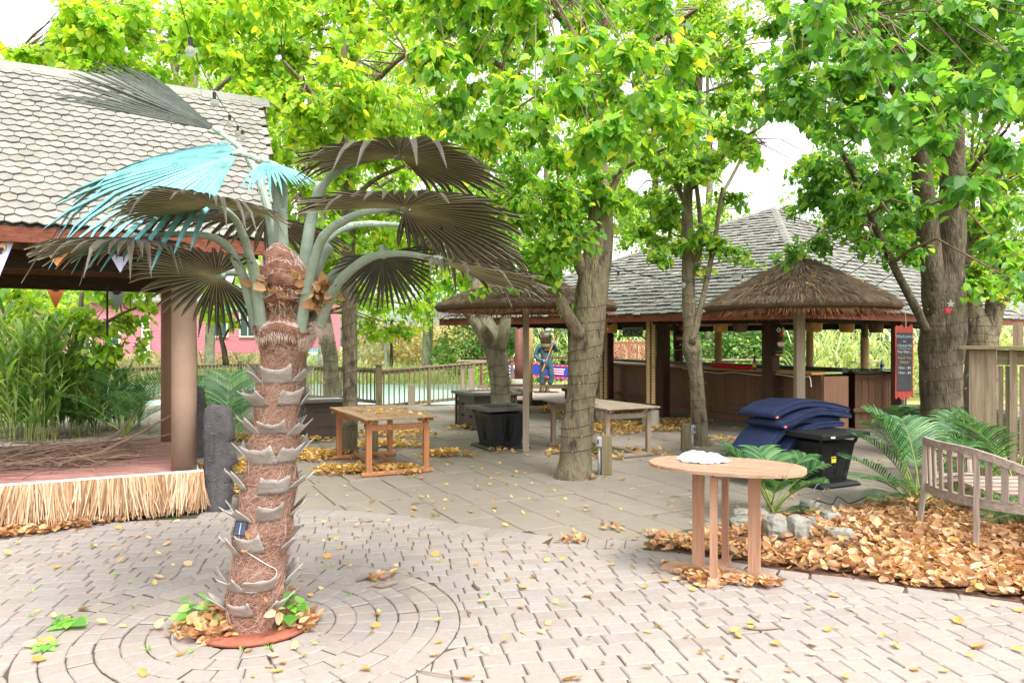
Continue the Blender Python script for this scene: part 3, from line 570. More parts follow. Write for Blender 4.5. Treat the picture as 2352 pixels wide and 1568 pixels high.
pennant(128, 626, 9.6, 64, 84, 'peno', 1, 'orange pennant hanging under the back beam nearest the reeds, print reversed')
pennant(268, 633, 9.9, 63, 86, 'peng', 1, 'pale grey pennant hanging under the back beam between two orange ones')
pennant(409, 640, 10.2, 62, 84, 'peno', 1, 'orange pennant hanging under the back beam beside the tan post')
pennant(-8, 522, 6.0, 84, 130, 'penw', 0, 'lilac pennant cut by the picture edge under the eave')
pennant(132, 553, 6.25, 80, 60, 'peno', 0, 'orange pennant under the eave half hidden by palm leaf tips')
pennant(276, 540, 6.5, 88, 86, 'penw', 0, 'lilac pennant under the eave behind the long drooping palm leaf')
pennant(527, 551, 6.85, 84, 112, 'penw', 0, 'lilac pennant at the roof corner behind the curved palm stalks')
t_ = tag(MB().tube([V(-30, 520, 5.95), V(120, 530, 6.2), V(276, 538, 6.5), V(430, 546, 6.7), V(600, 555, 6.95)], .004, 5).build('bunting_line', M['whitep']), 'thin white cord carrying the pennants under the hut eave', 'cord')
t_ = tag(MB().tube([V(60, 622, 9.55), V(128, 625, 9.6), V(268, 632, 9.9), V(409, 638, 10.2), V(470, 642, 10.3)], .004, 5).build('bunting_line', M['whitep']), 'thin white cord carrying the pennants under the back beam', 'cord')
tag(MB().tube([hp(-.9, 2.6, 2.4), hp(-.9, 2.6, 1.75)], .013, 8).build('hanging_pole', M['black']), 'thin black pole hanging from the hut beam in front of the vines', 'pole')
# ------------------------------------------------------------------ the artificial fan palm
PD = 4.25
PALMP = [(1450,583,110),(1435,583,114),(1400,584,118),(1352,588,130),(1340,589,122),(1310,593,120),(1268,599,116),(1250,601,120),(1215,606,134),(1205,607,122),(1150,613,114),(1100,619,126),(1092,620,112),(1050,626,100),(1000,631,110),(990,632,98),(955,634,94),(900,641,106),(890,641,96),(858,644,90),(832,647,88),(800,653,104),(772,658,126),(752,661,140),(744,661,138),(736,661,112),(712,662,106),(690,667,150),(684,667,136),(655,666,140),(640,664,130),(615,657,104),(590,648,74),(566,640,30),(556,638,10)]
palm = thing('palm_tree', 'tall artificial fan palm with shaggy brown fibre trunk and drooping grey green leaves', 'palm tree', V(583, 1436, PD))
def pal(dy):                                               # trunk axis and radius at a height in the photo
    P = PALMP
    for a, b in zip(P, P[1:]):
        if b[0] <= dy <= a[0]:
            f = (a[0]-dy)/(a[0]-b[0]+1e-9); return V(a[1]+(b[1]-a[1])*f, dy, PD), (a[2]+(b[2]-a[2])*f)/2/F*PD
    return (V(P[0][1], P[0][0], PD), P[0][2]/2/F*PD) if dy > P[0][0] else (V(P[-1][1], P[-1][0], PD), .01)
def psurf(dy, a, off=0):
    c, r = pal(dy); r *= 1+.05*noise.noise(Vector((math.cos(a)*1.5, math.sin(a)*1.5, c.z*5))); return c+Vector((math.cos(a), math.sin(a), 0))*(r+off)
rows_ = [1452-i*6.0 for i in range(150)]; NA = 36
MB().grid([[psurf(y, 2*PI*k/NA) for k in range(NA+1)] for y in rows_ if y > 556]).build('trunk', M['fiber'], palm, smooth=True)
def hairs(n, ylo, yhi, angf, m, name, L=(30, 75), wd=(.0009, .0018), off=(.001, .008), front=True):
    vs = []
    for i in range(n):
        y = R.uniform(ylo, yhi); a = R.uniform(-PI*1.05, .05*PI) if front else R.uniform(0, 2*PI); ang = angf(); l = R.uniform(*L); o0 = R.uniform(*off); o1 = R.uniform(*off)
        c, r = pal(y); da = math.cos(ang)*l/F*PD/max(r, .03); dy = math.sin(ang)*l; k = R.gauss(0, .25)
        p = [psurf(min(1450, max(560, y+dy*f)), a+da*(f+k*f*(1-f)), o0+(o1-o0)*f) for f in (0, .5, 1)]; q = R.uniform(*wd); u = Vector((0, 0, q)) if abs(math.cos(ang)) > .6 else Vector((q, 0, 0))
        vs.append([tuple(x) for x in (p[0]-u, p[0]+u, p[1]+u, p[1]-u, p[2]+u*.4, p[2]-u*.4)])
    o = np_mesh(name, np.array(vs), 2, 6, [(0,1,2,3), (3,2,4,5)], M[m], palm); o['kind'] = 'stuff'
hairs(5200, 566, 1448, lambda: R.choice((.7, -.75))+R.gauss(0, .35), 'hair', 'trunk_fibre')
hairs(1500, 740, 1300, lambda: R.gauss(0, .5), 'hair', 'trunk_fibre', (40, 110), (.0006, .0012), (.004, .016))
hairs(500, 565, 700, lambda: R.gauss(1.2, .8), 'palehair', 'trunk_fibre', (20, 60), (.0006, .0012), (.004, .02))
vs = []
for i in range(1000):                                      # pale fringe spilling over the widest fibre sheet
    a = R.uniform(-PI*.98, .0); y = 744+26*math.cos(a+PI/2)**2*0+R.gauss(0, 4)+12*(1-math.sin(-a)); l = R.uniform(14, 44)*(1.3 if a > -.8 else 1); sl = R.gauss(.25, .3)
    p = [psurf(y, a, .004), psurf(y+l*.4, a+sl*.12, .010), psurf(y+l, a+sl*.3, .012+R.random()*.015)]; u = Vector((.0009, 0, 0))
    vs.append([tuple(x) for x in (p[0]-u, p[0]+u, p[1]+u, p[1]-u, p[2]+u*.4, p[2]-u*.4)])
o = np_mesh('fibre_fringe', np.array(vs), 2, 6, [(0,1,2,3), (3,2,4,5)], M['palehair'], palm); o['kind'] = 'stuff'
vs = []
for i in range(260):
    a = R.uniform(-.7, .2); y = 755+R.gauss(0, 8); p0 = psurf(y, a, .0); d = Vector((math.cos(a), math.sin(a), 0)); l = R.uniform(.04, .10); p1 = p0+d*l*.7+Z*.01; p2 = p0+d*l*R.uniform(.8, 1.3)-Z*l*R.uniform(.2, .9); u = Vector((0, .0006, .0006))
    vs.append([tuple(x) for x in (p0-u, p0+u, p1+u, p1-u, p2+u*.4, p2-u*.4)])
o = np_mesh('fibre_fringe', np.array(vs), 2, 6, [(0,1,2,3), (3,2,4,5)], M['palehair'], palm); o['kind'] = 'stuff'
# flaps of folded fibre cloth near the crown
def flap(y0, a0, a1, hgt, flare, curl, m='fiber'):
    P = []
    for i in range(7):
        f = i/6; P.append([psurf(y0-hgt*f+6*math.sin(a*5), a, .004+flare*f**1.6-curl*max(0, f-.75)*2) for a in [a0+(a1-a0)*k/12 for k in range(13)]])
    mb = MB().grid(P); o = mb.build('fibre_sheet', M[m], palm, smooth=True); s = o.modifiers.new('thickness', 'SOLIDIFY'); s.thickness = .006; return o
flap(800, -PI*.95, -.1*PI, 52, .035, .05); flap(722, -PI*.85, -.35*PI, 34, .03, .02); flap(690, -.6*PI, .1*PI, 52, .045, .05); flap(660, -PI*.8, -.25*PI, 50, .03, .02); flap(610, -PI*.75, -.25*PI, 34, .04, .03); flap(780, -PI*1.15, -.8*PI, 110, .06, .0)
# cut leaf bases in rings up the trunk
def boot(y, a, wd, out, up):
    P = []; c, r = pal(y); seed = R.random()*9
    for i in range(5):
        f = i/4; row_ = []
        for k in range(11):
            u = -1+k/5; aa = a+u*wd*(1-.18*f)/2/r*(1-.25*f*abs(u)); jag = (R.random()-.3)*.011 if i == 4 else 0
            off = .002+out*f**1.2*(.75+.35*abs(u)**1.5); z = (.062*f-.01)*up+.032*abs(u)**2*f*(1 if u > 0 else .7)+jag+.006*noise.noise(Vector((u*2, f, seed)))
            q = c+Vector((math.cos(aa), math.sin(aa), 0))*(r+off)+Z*(z-.02*(1-f)); row_.append(q)
        P.append(row_)
    o = MB().grid(P).build('leaf_base', M['boot'], palm, smooth=True); s = o.modifiers.new('thickness', 'SOLIDIFY'); s.thickness = .005; s.offset = 1
for y, ph, n, wd in ((1385,.0,5,.12),(1328,.6,5,.125),(1242,.15,5,.12),(1175,.7,5,.125),(1110,.3,5,.14),(1045,.9,5,.135),(985,.2,5,.13),(922,.75,5,.13),(868,.2,5,.13)):
    for k in range(n):
        a = -PI/2+(k-2)*2*PI/n+ph
        boot(y+R.gauss(0, 4), a+R.gauss(0, .12), wd*R.uniform(1.0, 1.4), R.uniform(.06, .10), R.uniform(.6, 1.15))
# stalks and fan leaves
def spline(P, n=6):
    P = [Vector(p) for p in P]; out = []
    for i in range(len(P)-1):
        p0, p1, p2, p3 = P[max(i-1, 0)], P[i], P[i+1], P[min(i+2, len(P)-1)]
        for k in range(n):
            t = k/n; out.append(.5*((2*p1)+(p2-p0)*t+(2*p0-5*p1+4*p2-p3)*t*t+(3*p1-p0-3*p2+p3)*t**3))
    out.append(P[-1]); return out
def fan(stalk, tip, N0, spread=2.4, nseg=40, m='fan', droop=.25, L=None, cup=.15, fuse=.55, minl=.62, r0=.034, r1=.015, hooks=.35, label=None, sag=1.0):
    pts = spline([V(*p) for p in stalk]); hub = pts[-1]
    n = len(pts); rr = [(r0+(r1-r0)*min(1, i/(n-1)*1.15))*(1.0+(.10 if i % 4 == 0 else 0)) for i in range(n)]
    A = (V(*tip)-hub); L = L or A.length; A.normalize(); N = Vector(N0); N = (N-A*N.dot(A)).normalized(); B = N.cross(A)
    vs, fs = [], []; rv, rfs = [], []
    ribs = MB(); blade = MB()
    for i in range(nseg):
        f = (i+.5)/nseg*2-1; th = f*spread; dth = spread/nseg*1.02
        l = L*(minl+(1-minl)*math.cos(th*.5)**1.2)*R.uniform(.95, 1.05); hk = R.choice((.15, .3, .5, .8, 2.2)); fu = fuse*R.uniform(.93, 1.07); g = R.gauss(0, .01)
        rowsp = []
        for (q, wf, lift) in ((.05, 1, 1), (.3, 1, 1), (fu, .96, 1), (fu+.14, .76, 1), (.87, .44, 1), (1.0, .05, 1)):
            r = q*l; drop = (droop*q**2.2+hooks*hk*max(0, q-.74)**1.6*2.6)*l; side = cup*abs(math.sin(th))*r*.9
            tw = g*q
            def pt(d, h):
                a = th+d*dth*wf+tw; p = hub+(A*math.cos(a)+B*math.sin(a))*r+N*(h*r*dth*.75*wf-side); p.z -= drop*sag; return p
            rowsp.append((pt(-1, .5), pt(0, -.5), pt(1, .5)))
        n0 = len(blade.v); blade.v += [tuple(p) for rw in rowsp for p in rw]
        for k in range(5):
            b = n0+k*3; blade.f += [(b, b+1, b+4, b+3), (b+1, b+2, b+5, b+4)]
        rb = [rw[1]-N*.0015 for rw in rowsp]; n1 = len(ribs.v)
        for k, p in enumerate(rb):
            wv = (A*-math.sin(th)+B*math.cos(th))*(.0026*(1-.75*k/5)); ribs.v += [tuple(p-wv), tuple(p+wv), tuple(p-N*.003)]
        for k in range(5):
            b = n1+k*3; ribs.f += [(b, b+2, b+5, b+3), (b+2, b+1, b+4, b+5)]
    bl = blade.build('fan_leaf', M[m], palm)
    if label: bl['label'] = label
    rb = ribs.build('rib', M['fanedge' if m == 'fan' else 'fangreen'], bl)
    st = MB(); st.tube(pts, rr, 10, flat=.75)
    hubm = MB().tube([hub-A*.05, hub-A*.01, hub+A*.035], [r1*1.05, .026, .012], 10); st.add(hubm.v, hubm.f)
    for i in range(6, n-2, 1):                             # blunt thorns along the edges
        d = (pts[i+1]-pts[i]).normalized(); sdv = d.cross(N)
        sdv = sdv.normalized() if sdv.length > .05 else Vector((1, 0, 0))
        for sg in (-1, 1):
            p = pts[i]+sdv*sg*rr[i]*.9+d*R.uniform(-.01, .01); st.add([p-d*.004, p+d*.004, p+Z*.004, p+sdv*sg*.008], [(0,1,3), (1,2,3), (2,0,3)])
    st.build('petiole', M['petiole'], bl, smooth=False)
    return bl
T = PD
fan([(690,760,T-.12),(712,640,T-.2),(742,545,T-.28),(810,497,T-.33),(870,483,T-.38),(929,477,3.82)], (1165,440,3.42), (.03,.16,.97), 2.45, 44, droop=.06, minl=.66, hooks=.35, fuse=.6, label='broad dark fan leaf on the long arching stalk, second from the top')
fan([(690,690,T+.03),(705,560,T+.0),(735,440,T-.05),(790,382,T-.08),(850,362,T-.1),(916,358,4.1)], (1010,288,3.52), (.0,.12,.99), 2.45, 44, droop=.07, minl=.72, hooks=.35, fuse=.6, label='topmost broad fan leaf spreading flat above the others')
fan([(722,760,T-.02),(748,660,T-.05),(790,610,T-.1),(830,592,T-.15),(880,582,4.05)], (900,705,3.95), (.1,-.95,.25), 1.75, 34, droop=.03, L=.33, minl=.75, hooks=.15, label='fan leaf hanging straight down with its fingers spread')
fan([(705,640,T+.2),(740,560,T+.25),(800,520,T+.3),(890,515,T+.3),(1009,528,4.5)], (1235,585,4.4), (.0,.2,.97), 2.2, 36, 'fan', .08, minl=.6, fuse=.6)
fan([(735,745,T-.08),(770,660,T-.2),(840,596,T-.4),(920,582,T-.5),(1010,597,3.68)], (1256,632,3.5), (.0,.06,1), 1.35, 30, droop=.0, cup=.10, minl=.45, hooks=.22, fuse=.78, label='long narrow fan leaf seen edge on with hooked fingertips')
fan([(640,640,T+.15),(622,520,T+.2),(598,420,T+.25),(560,350,T+.3),(500,300,4.6)], (228,152,4.5), (.3,-.55,.8), .55, 22, 'fangreen', .0, cup=.2, minl=.45, hooks=.1, L=.86, label='folded leaf rising like a spear over the shingle roof')
fan([(640,650,T+.1),(640,520,T+.08),(630,430,T+.05),(600,372,T+.02),(548,352,4.3)], (120,410,4.1), (-.10,-.55,.8), 1.35, 30, 'fanblue', .12, cup=.10, minl=.5, hooks=.35, label='turquoise painted leaf in front of the roof')
fan([(650,660,T+.12),(650,500,T+.1),(650,420,T+.05),(640,385,T),(610,370,4.25)], (700,420,3.95), (.1,-.35,.9), .9, 18, 'fanblue', .15, cup=.15, minl=.6, hooks=.3, L=.32)
fan([(600,745,T-.14),(586,640,T-.22),(560,545,T-.32),(530,492,T-.4),(482,468,3.78)], (330,405,3.28), (-.02,.10,.99), 2.1, 44, droop=.07, minl=.6, hooks=.45, fuse=.6, label='brown backed fan leaf low in front of the roof')
fan([(592,760,T-.05),(560,640,T-.2),(515,560,T-.35),(440,538,T-.42),(305,545,3.82)], (70,540,3.42), (.03,.06,.99), 2.2, 40, droop=.07, minl=.45, hooks=.5, fuse=.66, label='longest leaf reaching out past the hut eave')
fan([(590,720,T+.08),(575,655,T+.03),(555,630,T),(530,627,T-.03),(498,632,4.18)], (300,618,4.15), (.15,.5,.85), 2.45, 42, droop=.06, minl=.72, hooks=.25, label='leaf turned face on in front of the tan post')
fan([(640,640,T+.3),(635,560,T+.4),(628,515,T+.5),(620,500,T+.55),(615,495,4.85)], (480,500,5.1), (.0,.15,.98), 2.6, 36, droop=.12, L=.62, minl=.8, hooks=.3)
for P in ([(655,660,T+.05),(650,560,T+.05),(648,480,T+.05)], [(690,680,T-.02),(712,520,T-.02),(736,418,T-.0)], [(700,735,T+.1),(735,600,T+.05),(760,565,T+.02)]):   # pale cut stalks
    MB().tube(spline([V(*p) for p in P]), [.042*(1-.03*i) for i in range(13)], 10, flat=.6).build('petiole', M['petiole'], palm, smooth=True)
# dry leaves caught in the crown, rust ring, solar lamp, its lead
P, D, N_, Sz = [], [], [], []
for (x, y, sx, sy, n) in ((615,655,28,16,26),(655,668,30,14,30),(735,672,24,26,46),(590,650,14,18,16),(690,640,20,15,14),(735,700,8,20,8),(615,1372,6,10,6),(578,1245,6,8,3),(640,1400,8,10,4)):
    for i in range(n):
        q = V(x+R.gauss(0, sx*.6), y+R.gauss(0, sy*.6), PD-.15+R.gauss(0, .03)); P.append(q); D.append((R.gauss(0,1), R.gauss(0,1), R.gauss(0,.7))); N_.append((R.gauss(0,1), -1, R.gauss(.3,.7))); Sz.append(R.uniform(.05, .085))
o = leaves('caught_leaves', P, D, N_, Sz, M['dryleaf'], None, CURL, CURL_F, [.8]*len(P)); o['kind'] = 'stuff'
tag(MB().lathe((PALM.x, PALM.y, 0), [(.23, .005), (.34, .005), (.345, .022), (.33, .03), (.24, .026), (.22, .012)], 40).build('tree_ring', M['rust'], smooth=True), 'rusty iron ring set in the bricks round the palm foot', 'tree ring')
sp_ = thing('solar_panel', 'small black solar panel clipped on the palm trunk', 'solar panel', V(552,1212,4.08))
Mx = Euler((-.25, .12, .15)).to_matrix(); c0 = V(552, 1213, 4.075)
MB().cbox(c0, (.066, .012, .078), M=Mx, ch=.003).build('housing', M['black'], sp_); 
for ix in (0, 1):
    for iz in range(4): MB().cbox(c0+Mx @ Vector((-.014+.028*ix, -.0065, -.027+.018*iz)), (.025, .002, .015), M=Mx, ch=.0005).build('cell', M['solar'], sp_)
MB().cbox(c0+Mx @ Vector((0, -.0072, 0)), (.003, .002, .066), M=Mx, ch=.0005).build('busbar', M['silver'], sp_)
lead = [V(549,1222,4.07)]+[psurf(y, a, .012) for y, a in ((1228,-2.0),(1245,-1.8),(1262,-1.4),(1280,-1.0),(1300,-.6),(1330,-.9),(1338,-1.4),(1332,-1.9),(1325,-2.4))]
tag(MB().tube(spline(lead, 4), .0022, 6).build('lamp_lead', M['whitep'], smooth=True), 'pale cable winding round the palm trunk from the solar panel', 'cable')
# ------------------------------------------------------------------ trees
GAPS = [(1795,325,62),(1695,405,40),(1765,445,30),(1470,412,30),(1440,200,20),(1620,190,22),(45,18,88),(1010,250,14),(1600,440,20),(1250,400,14),(700,230,14),(1990,330,18),(1900,250,14),(290,110,12),(1130,400,10),(1640,330,16),(2340,330,10),(1500,300,14),(1960,70,14),(1870,140,12),(640,130,14),(930,140,12)]
COV = 2.5
def gap(dx, dy, k=1.0): return any((dx-a)**2+(dy-b)**2 < (r*k)**2 for a, b, r in GAPS)
def px(p): return 1176+F*p.x/p.y, 790-F*(p.z-H)/p.y
ORD = 'first second third fourth fifth sixth seventh eighth ninth tenth eleventh twelfth thirteenth fourteenth fifteenth sixteenth seventeenth eighteenth nineteenth twentieth'.split()+['twenty-'+q for q in 'first second third fourth fifth sixth seventh eighth ninth'.split()]
def tree(name, label, cat, trunk, limbs, clusters, bark, leafm, lsize, group=None, heart=True, n=14, wob=.12, seed=0, nocut=False, crownlab=None):
    base = V(*trunk[0][:3]); base.z = max(base.z, -.05); t = thing(name, label, cat, base, 0, group)
    def limb(P, nn, nm):
        pts = spline([V(*q[:3]) for q in P], 4); ws = [q[3]/2/F*q[2] for q in P]; rr = []
        for i in range(len(pts)): f = i/4; k = min(int(f), len(ws)-2); rr.append(ws[k]+(ws[k+1]-ws[k])*(f-k))
        MB().tube(pts, rr, nn, wob=wob, seed=seed).build(nm, M[bark], t, smooth=True); return list(zip(pts, rr))
    net = limb(trunk, n, 'trunk'); nt0 = len(net)
    for L in limbs: net += limb(L, max(6, n//2+1), 'branch')
    att = [q for i, q in enumerate(net) if i >= nt0*.45] or net
    tw = MB(); P, D, N_, Sz, A = [], [], [], [], []
    for (cx, cy, cd_, rx, ry, cov) in clusters:
        c = V(cx, cy, cd_); RX, RY = rx/F*cd_, ry/F*cd_; RD = (RX+RY)*.55; ls = lsize
        cnt = max(4, int(COV*cov*PI*rx*ry/(.6*(ls*F/cd_)**2)))
        a, ar = min(att, key=lambda q: (q[0]-c).length+max(0, q[0].z-c.z)*.4)
        if (a-c).length > .25:
            mid = (a+c)/2+Z*(.12*(a-c).length)+Vector((R.gauss(0,.06), R.gauss(0,.06), 0))*(a-c).length; r0 = min(ar*.5, .012+.007*(a-c).length)
            tw.tube([a, (a+mid)/2+Vector((R.gauss(0,.02),0,R.gauss(0,.02))), mid, (mid+c)/2, c], [r0, r0*.8, r0*.6, r0*.45, r0*.3], 5, False)
        k = max(3, min(26, cnt//14)); per = cnt/k
        for j in range(k):
            for _ in range(8):
                v = Vector((R.gauss(0,1), R.gauss(0,1), R.gauss(0,1))).normalized()*R.random()**.4; e = c+Vector((v.x*RX, v.y*RD, v.z*RY)); ex, ey = px(e)
                if not gap(ex, ey): break
            s0 = c+(e-c)*R.uniform(-.25, .1); m_ = (s0+e)/2+Z*.05*(e-s0).length*2; e2 = e-Z*.12*(e-s0).length
            tw.tube([s0, m_, e2], [.006*(.6+cd_*.05), .0045*(.6+cd_*.04), .002], 3, False)
            ax = (e2-s0).normalized()
            for i in range(int(per+R.random())):
                f = R.random()**.7*1.05; p = s0*(1-f)**2+m_*2*f*(1-f)+e2*f*f
                p = p+Vector((R.gauss(0, .5), R.gauss(0, .5), R.gauss(-.15, .35)))*ls*1.1
                qx, qy = px(p)
                if gap(qx, qy, .92): continue
                sd2 = Vector((R.gauss(0,1), R.gauss(0,1), 0)); P.append(p); D.append((ax*.4+sd2*.5-Z*R.uniform(.15, .9))); N_.append((R.gauss(0,.45), R.gauss(-.12,.45), 1)); Sz.append(ls*R.uniform(.6, 1.12)); A.append(R.uniform(.8, 1.05))
    if tw.v: o = tw.build('twigs', M['twig'], t); o['kind'] = 'stuff'
    if P: 
        o = leaves('crown', P, D, N_, Sz, M[leafm], t, HEART if heart else DIAM, HEART_F if heart else DIAM_F, A)
    return t
RC = random.Random(21)
def fill(x0, x1, y0, y1, n, d, rx, ry, cov, k=.7):
    out = []
    while len(out) < n:
        x, y = RC.uniform(x0, x1), RC.uniform(y0, y1); D_ = RC.uniform(*d)
        if gap(x, y, k+.35): 
            if RC.random() < .9: continue
        out.append((x, y, D_, RC.uniform(*rx), RC.uniform(*ry), cov*RC.uniform(.7, 1.2)))
    return out
# central tree
c1 = [(1385,445,8.9,60,32,1.6),(1330,460,8.8,46,30,1.0),(1425,470,8.7,40,34,1.0),(1300,560,8.6,45,42,1.2),(1270,630,8.4,44,36,1.3),(1230,600,8.7,40,40,1.1),(1180,640,8.6,36,22,1.1),(1340,520,8.3,34,40,1.0),(1440,545,8.8,28,30,.8),(1120,660,8.7,44,16,.9),(1300,705,8.8,16,22,.9)]
c1 += fill(990, 1580, -70, 330, 52, (5.2, 7.6), (60, 105), (40, 70), 1.15)+fill(1080, 1370, 300, 580, 26, (8, 9.6), (55, 85), (40, 60), .95)+[(1230,270,4.9,70,50,1.2),(1350,300,4.7,60,55,1.3),(1290,200,4.6,80,60,1.2),(1430,260,4.8,60,50,1.2),(1180,190,5.2,80,50,1.1),(1500,210,5.0,60,50,1.1),(1330,90,4.6,90,60,1.2),(1450,120,4.8,80,60,1.2),(1560,110,5.0,80,60,1.1)]
tree('shade_tree', 'leaning grey tree wrapped in lights in the middle of the plaza beside the outlet post', 'tree',
  [(1318,1100,9,96),(1320,1070,9,78),(1323,1000,9,70),(1335,900,9,68),(1346,800,9,78),(1354,720,9,74),(1362,640,9,72),(1376,560,9,64),(1380,480,9,54),(1372,400,9,50),(1370,300,9,46),(1376,200,8.8,38),(1382,80,8.4,30),(1388,-80,8,18)],
  [[(1350,650,9,30),(1322,585,8.9,28),(1280,510,8.8,24),(1262,490,8.8,20)],[(1332,770,8.8,34),(1302,720,8.7,28),(1286,682,8.7,22)],[(1388,480,9,18),(1425,395,9,13),(1475,325,9,9),(1540,270,9,5)],[(1376,260,8.8,22),(1250,215,8.3,16),(1130,140,7.6,13),(1020,95,7,8)],[(1384,420,9,16),(1450,375,8.8,12),(1530,340,8.4,6)],[(1380,200,8.8,22),(1470,120,7.8,16),(1600,20,6.5,10)],[(1378,150,8.6,20),(1300,60,7,16),(1240,-40,6,10)]],
  c1, 'bark', 'leaf', .082, seed=1)
# slim tree beside the bar counter
c2 = fill(1440, 1900, 20, 420, 40, (10.5, 13), (50, 80), (40, 60), .85)+fill(1440, 1700, 400, 580, 16, (11, 12.6), (40, 60), (28, 40), .9)+[(1560,560,11.6,60,26,1),(1650,560,11.8,60,26,1.1),(1600,610,11.8,50,20,.7),(1720,600,12,50,18,.6),(1530,500,11.6,40,40,1)]
tree('shade_tree', 'slim tree with a side stem standing in front of the bar counter', 'tree',
  [(1612,1024,11.9,52),(1608,1000,11.9,38),(1603,920,11.9,34),(1597,850,11.9,32),(1588,800,11.9,44),(1586,760,11.9,34),(1583,700,11.9,32),(1580,600,11.9,28),(1578,500,11.9,26),(1582,420,11.9,22),(1600,300,11.9,16),(1610,150,11.9,10)],
  [[(1588,790,11.8,20),(1606,720,11.8,15),(1622,650,11.8,13),(1640,560,11.8,12),(1660,430,11.6,8)],[(1580,640,11.9,14),(1610,560,11.8,12),(1600,430,11.8,10),(1585,330,11.8,6)],[(1582,480,11.9,14),(1530,380,11.6,10),(1480,290,11.4,6)],[(1580,440,11.9,14),(1680,340,11.4,9),(1750,290,11,5)]],
  c2, 'bark', 'leaf', .105, 'slender trees wrapped in lights', seed=2)
# big twin stemmed tree at the bed
c3 = fill(1780, 2430, -70, 300, 50, (5.2, 8), (60, 105), (45, 75), 1.15)+fill(1820, 2130, 280, 580, 24, (8.5, 10.5), (50, 80), (34, 52), .9)+[(2050,500,8.2,70,34,1.4),(1990,560,8.6,60,22,1.1),(2230,420,4.6,80,60,1.2),(2150,320,4.5,90,60,1.2),(2050,260,4.7,80,60,1.1),(2300,330,4.6,70,60,1.1),(2240,200,4.4,90,60,1.1),(2120,180,4.8,80,60,1),(2320,120,4.6,70,60,1),(2330,470,5.2,40,50,1),(1940,180,5.4,70,50,1),(1830,130,5.6,70,50,1),(2010,110,5,70,50,1),(2290,560,6.2,44,40,1),(2320,640,7,30,40,.8),(2030,410,8,60,40,1),(1960,460,8.4,60,40,1.1),(2130,480,8,40,50,1),(2200,20,5,100,50,1.1)]
tree('shade_tree', 'large twin stemmed tree with a thin slanting limb beside the timber box', 'tree',
  [(2165,1040,10.4,96),(2162,1000,10.4,84),(2160,900,10.4,88),(2162,820,10.4,92),(2166,760,10.4,96),(2172,700,10.4,86),(2180,620,10.4,62),(2186,520,10.3,58),(2188,430,10.2,54),(2186,330,10,52),(2184,220,9.6,48),(2190,100,9,42),(2200,-60,8.4,30)],
  [[(2150,720,10.4,56),(2142,640,10.3,50),(2132,540,10.2,48),(2120,430,10,46),(2112,350,9.8,38),(2100,280,9.5,26),(2060,200,9,16)],[(2128,760,10.2,22),(2100,700,10,20),(2062,630,9.8,18),(2010,520,9.5,15),(1960,400,9.2,13),(1900,290,9,10),(1850,210,8.6,6)],[(2184,230,9.6,30),(2060,110,8.4,22),(1960,60,7.6,14),(1850,0,7,9)],[(2100,290,9.5,18),(2010,120,8.4,22),(1990,0,8,20),(1985,-60,8,16)],[(2190,200,9.5,28),(2260,80,8.4,20),(2330,-30,7.6,12)],[(2190,480,10.2,16),(2240,380,9.4,12),(2310,300,8.6,7)]],
  c3, 'barkd', 'leafd', .084, seed=3)
c4 = fill(2200, 2460, 340, 660, 18, (9.5, 12), (45, 70), (36, 55), 1.0)+fill(2200, 2460, 60, 380, 9, (10, 13), (60, 80), (45, 60), .9)
tree('shade_tree', 'forked tree rising behind the timber box', 'tree', [(2255,960,12.4,76),(2254,860,12.4,72),(2250,780,12.4,70),(2236,720,12.4,44),(2226,640,12.4,34),(2222,540,12.3,28),(2230,400,12,20)],
  [[(2262,790,12.4,52),(2282,720,12.4,40),(2288,640,12.3,38),(2276,560,12.2,30),(2262,450,12,22)],[(2284,720,12.4,30),(2312,670,12.2,26),(2350,622,12,22),(2420,560,11.8,16)]], c4, 'bark', 'leaf', .105, seed=4)
# trees left of the centre
c5 = fill(600, 1040, -60, 340, 44, (8.4, 11.5), (60, 95), (45, 65), 1.05)+fill(660, 940, 330, 560, 14, (10.4, 11.8), (45, 65), (35, 50), .8)
tree('shade_tree', 'straight slim tree wrapped in lights behind the teak table', 'tree', [(803,1045,10.9,42),(803,1010,10.9,36),(804,900,10.9,34),(804,800,10.9,34),(802,700,10.9,34),(800,600,10.9,33),(800,500,10.9,32),(798,420,10.9,28),(795,330,10.8,24),(792,200,10.6,18),(790,40,10.4,12)],
  [[(800,480,10.9,18),(850,420,10.8,12),(930,380,10.6,7)],[(797,330,10.8,16),(720,220,10.2,12),(650,140,9.8,7)],[(794,280,10.7,16),(880,170,9.8,12),(980,90,9.2,7)]], c5, 'bark', 'leafy', .105, 'slender trees wrapped in lights', seed=5)
c6 = fill(600, 900, 330, 700, 20, (14, 18), (45, 70), (40, 60), .8)+fill(860, 1120, 300, 620, 24, (13, 17), (45, 70), (40, 60), .85)+fill(640, 1000, 560, 780, 14, (15, 19), (45, 65), (30, 45), .6)+[(900,640,15,60,26,.9),(980,610,15,60,30,.9),(700,780,16,40,40,.7),(900,760,17,60,50,.5),(950,700,17,60,40,.6)]
tree('shade_tree', 'pale leaning tree at the pond rail behind the palm trunk', 'tree', [(768,925,17.5,40),(764,880,17.5,34),(758,820,17.5,34),(750,770,17.5,34),(742,700,17.5,30),(752,600,17.4,28),(770,480,17.2,24),(774,360,17,18),(770,220,17,10)], [[(750,620,17.4,14),(680,520,17,10),(630,440,16.6,6)],[(764,520,17.3,14),(870,430,16.4,10),(960,380,15.8,6)]], c6, 'barkl', 'leafy', .115, seed=6)
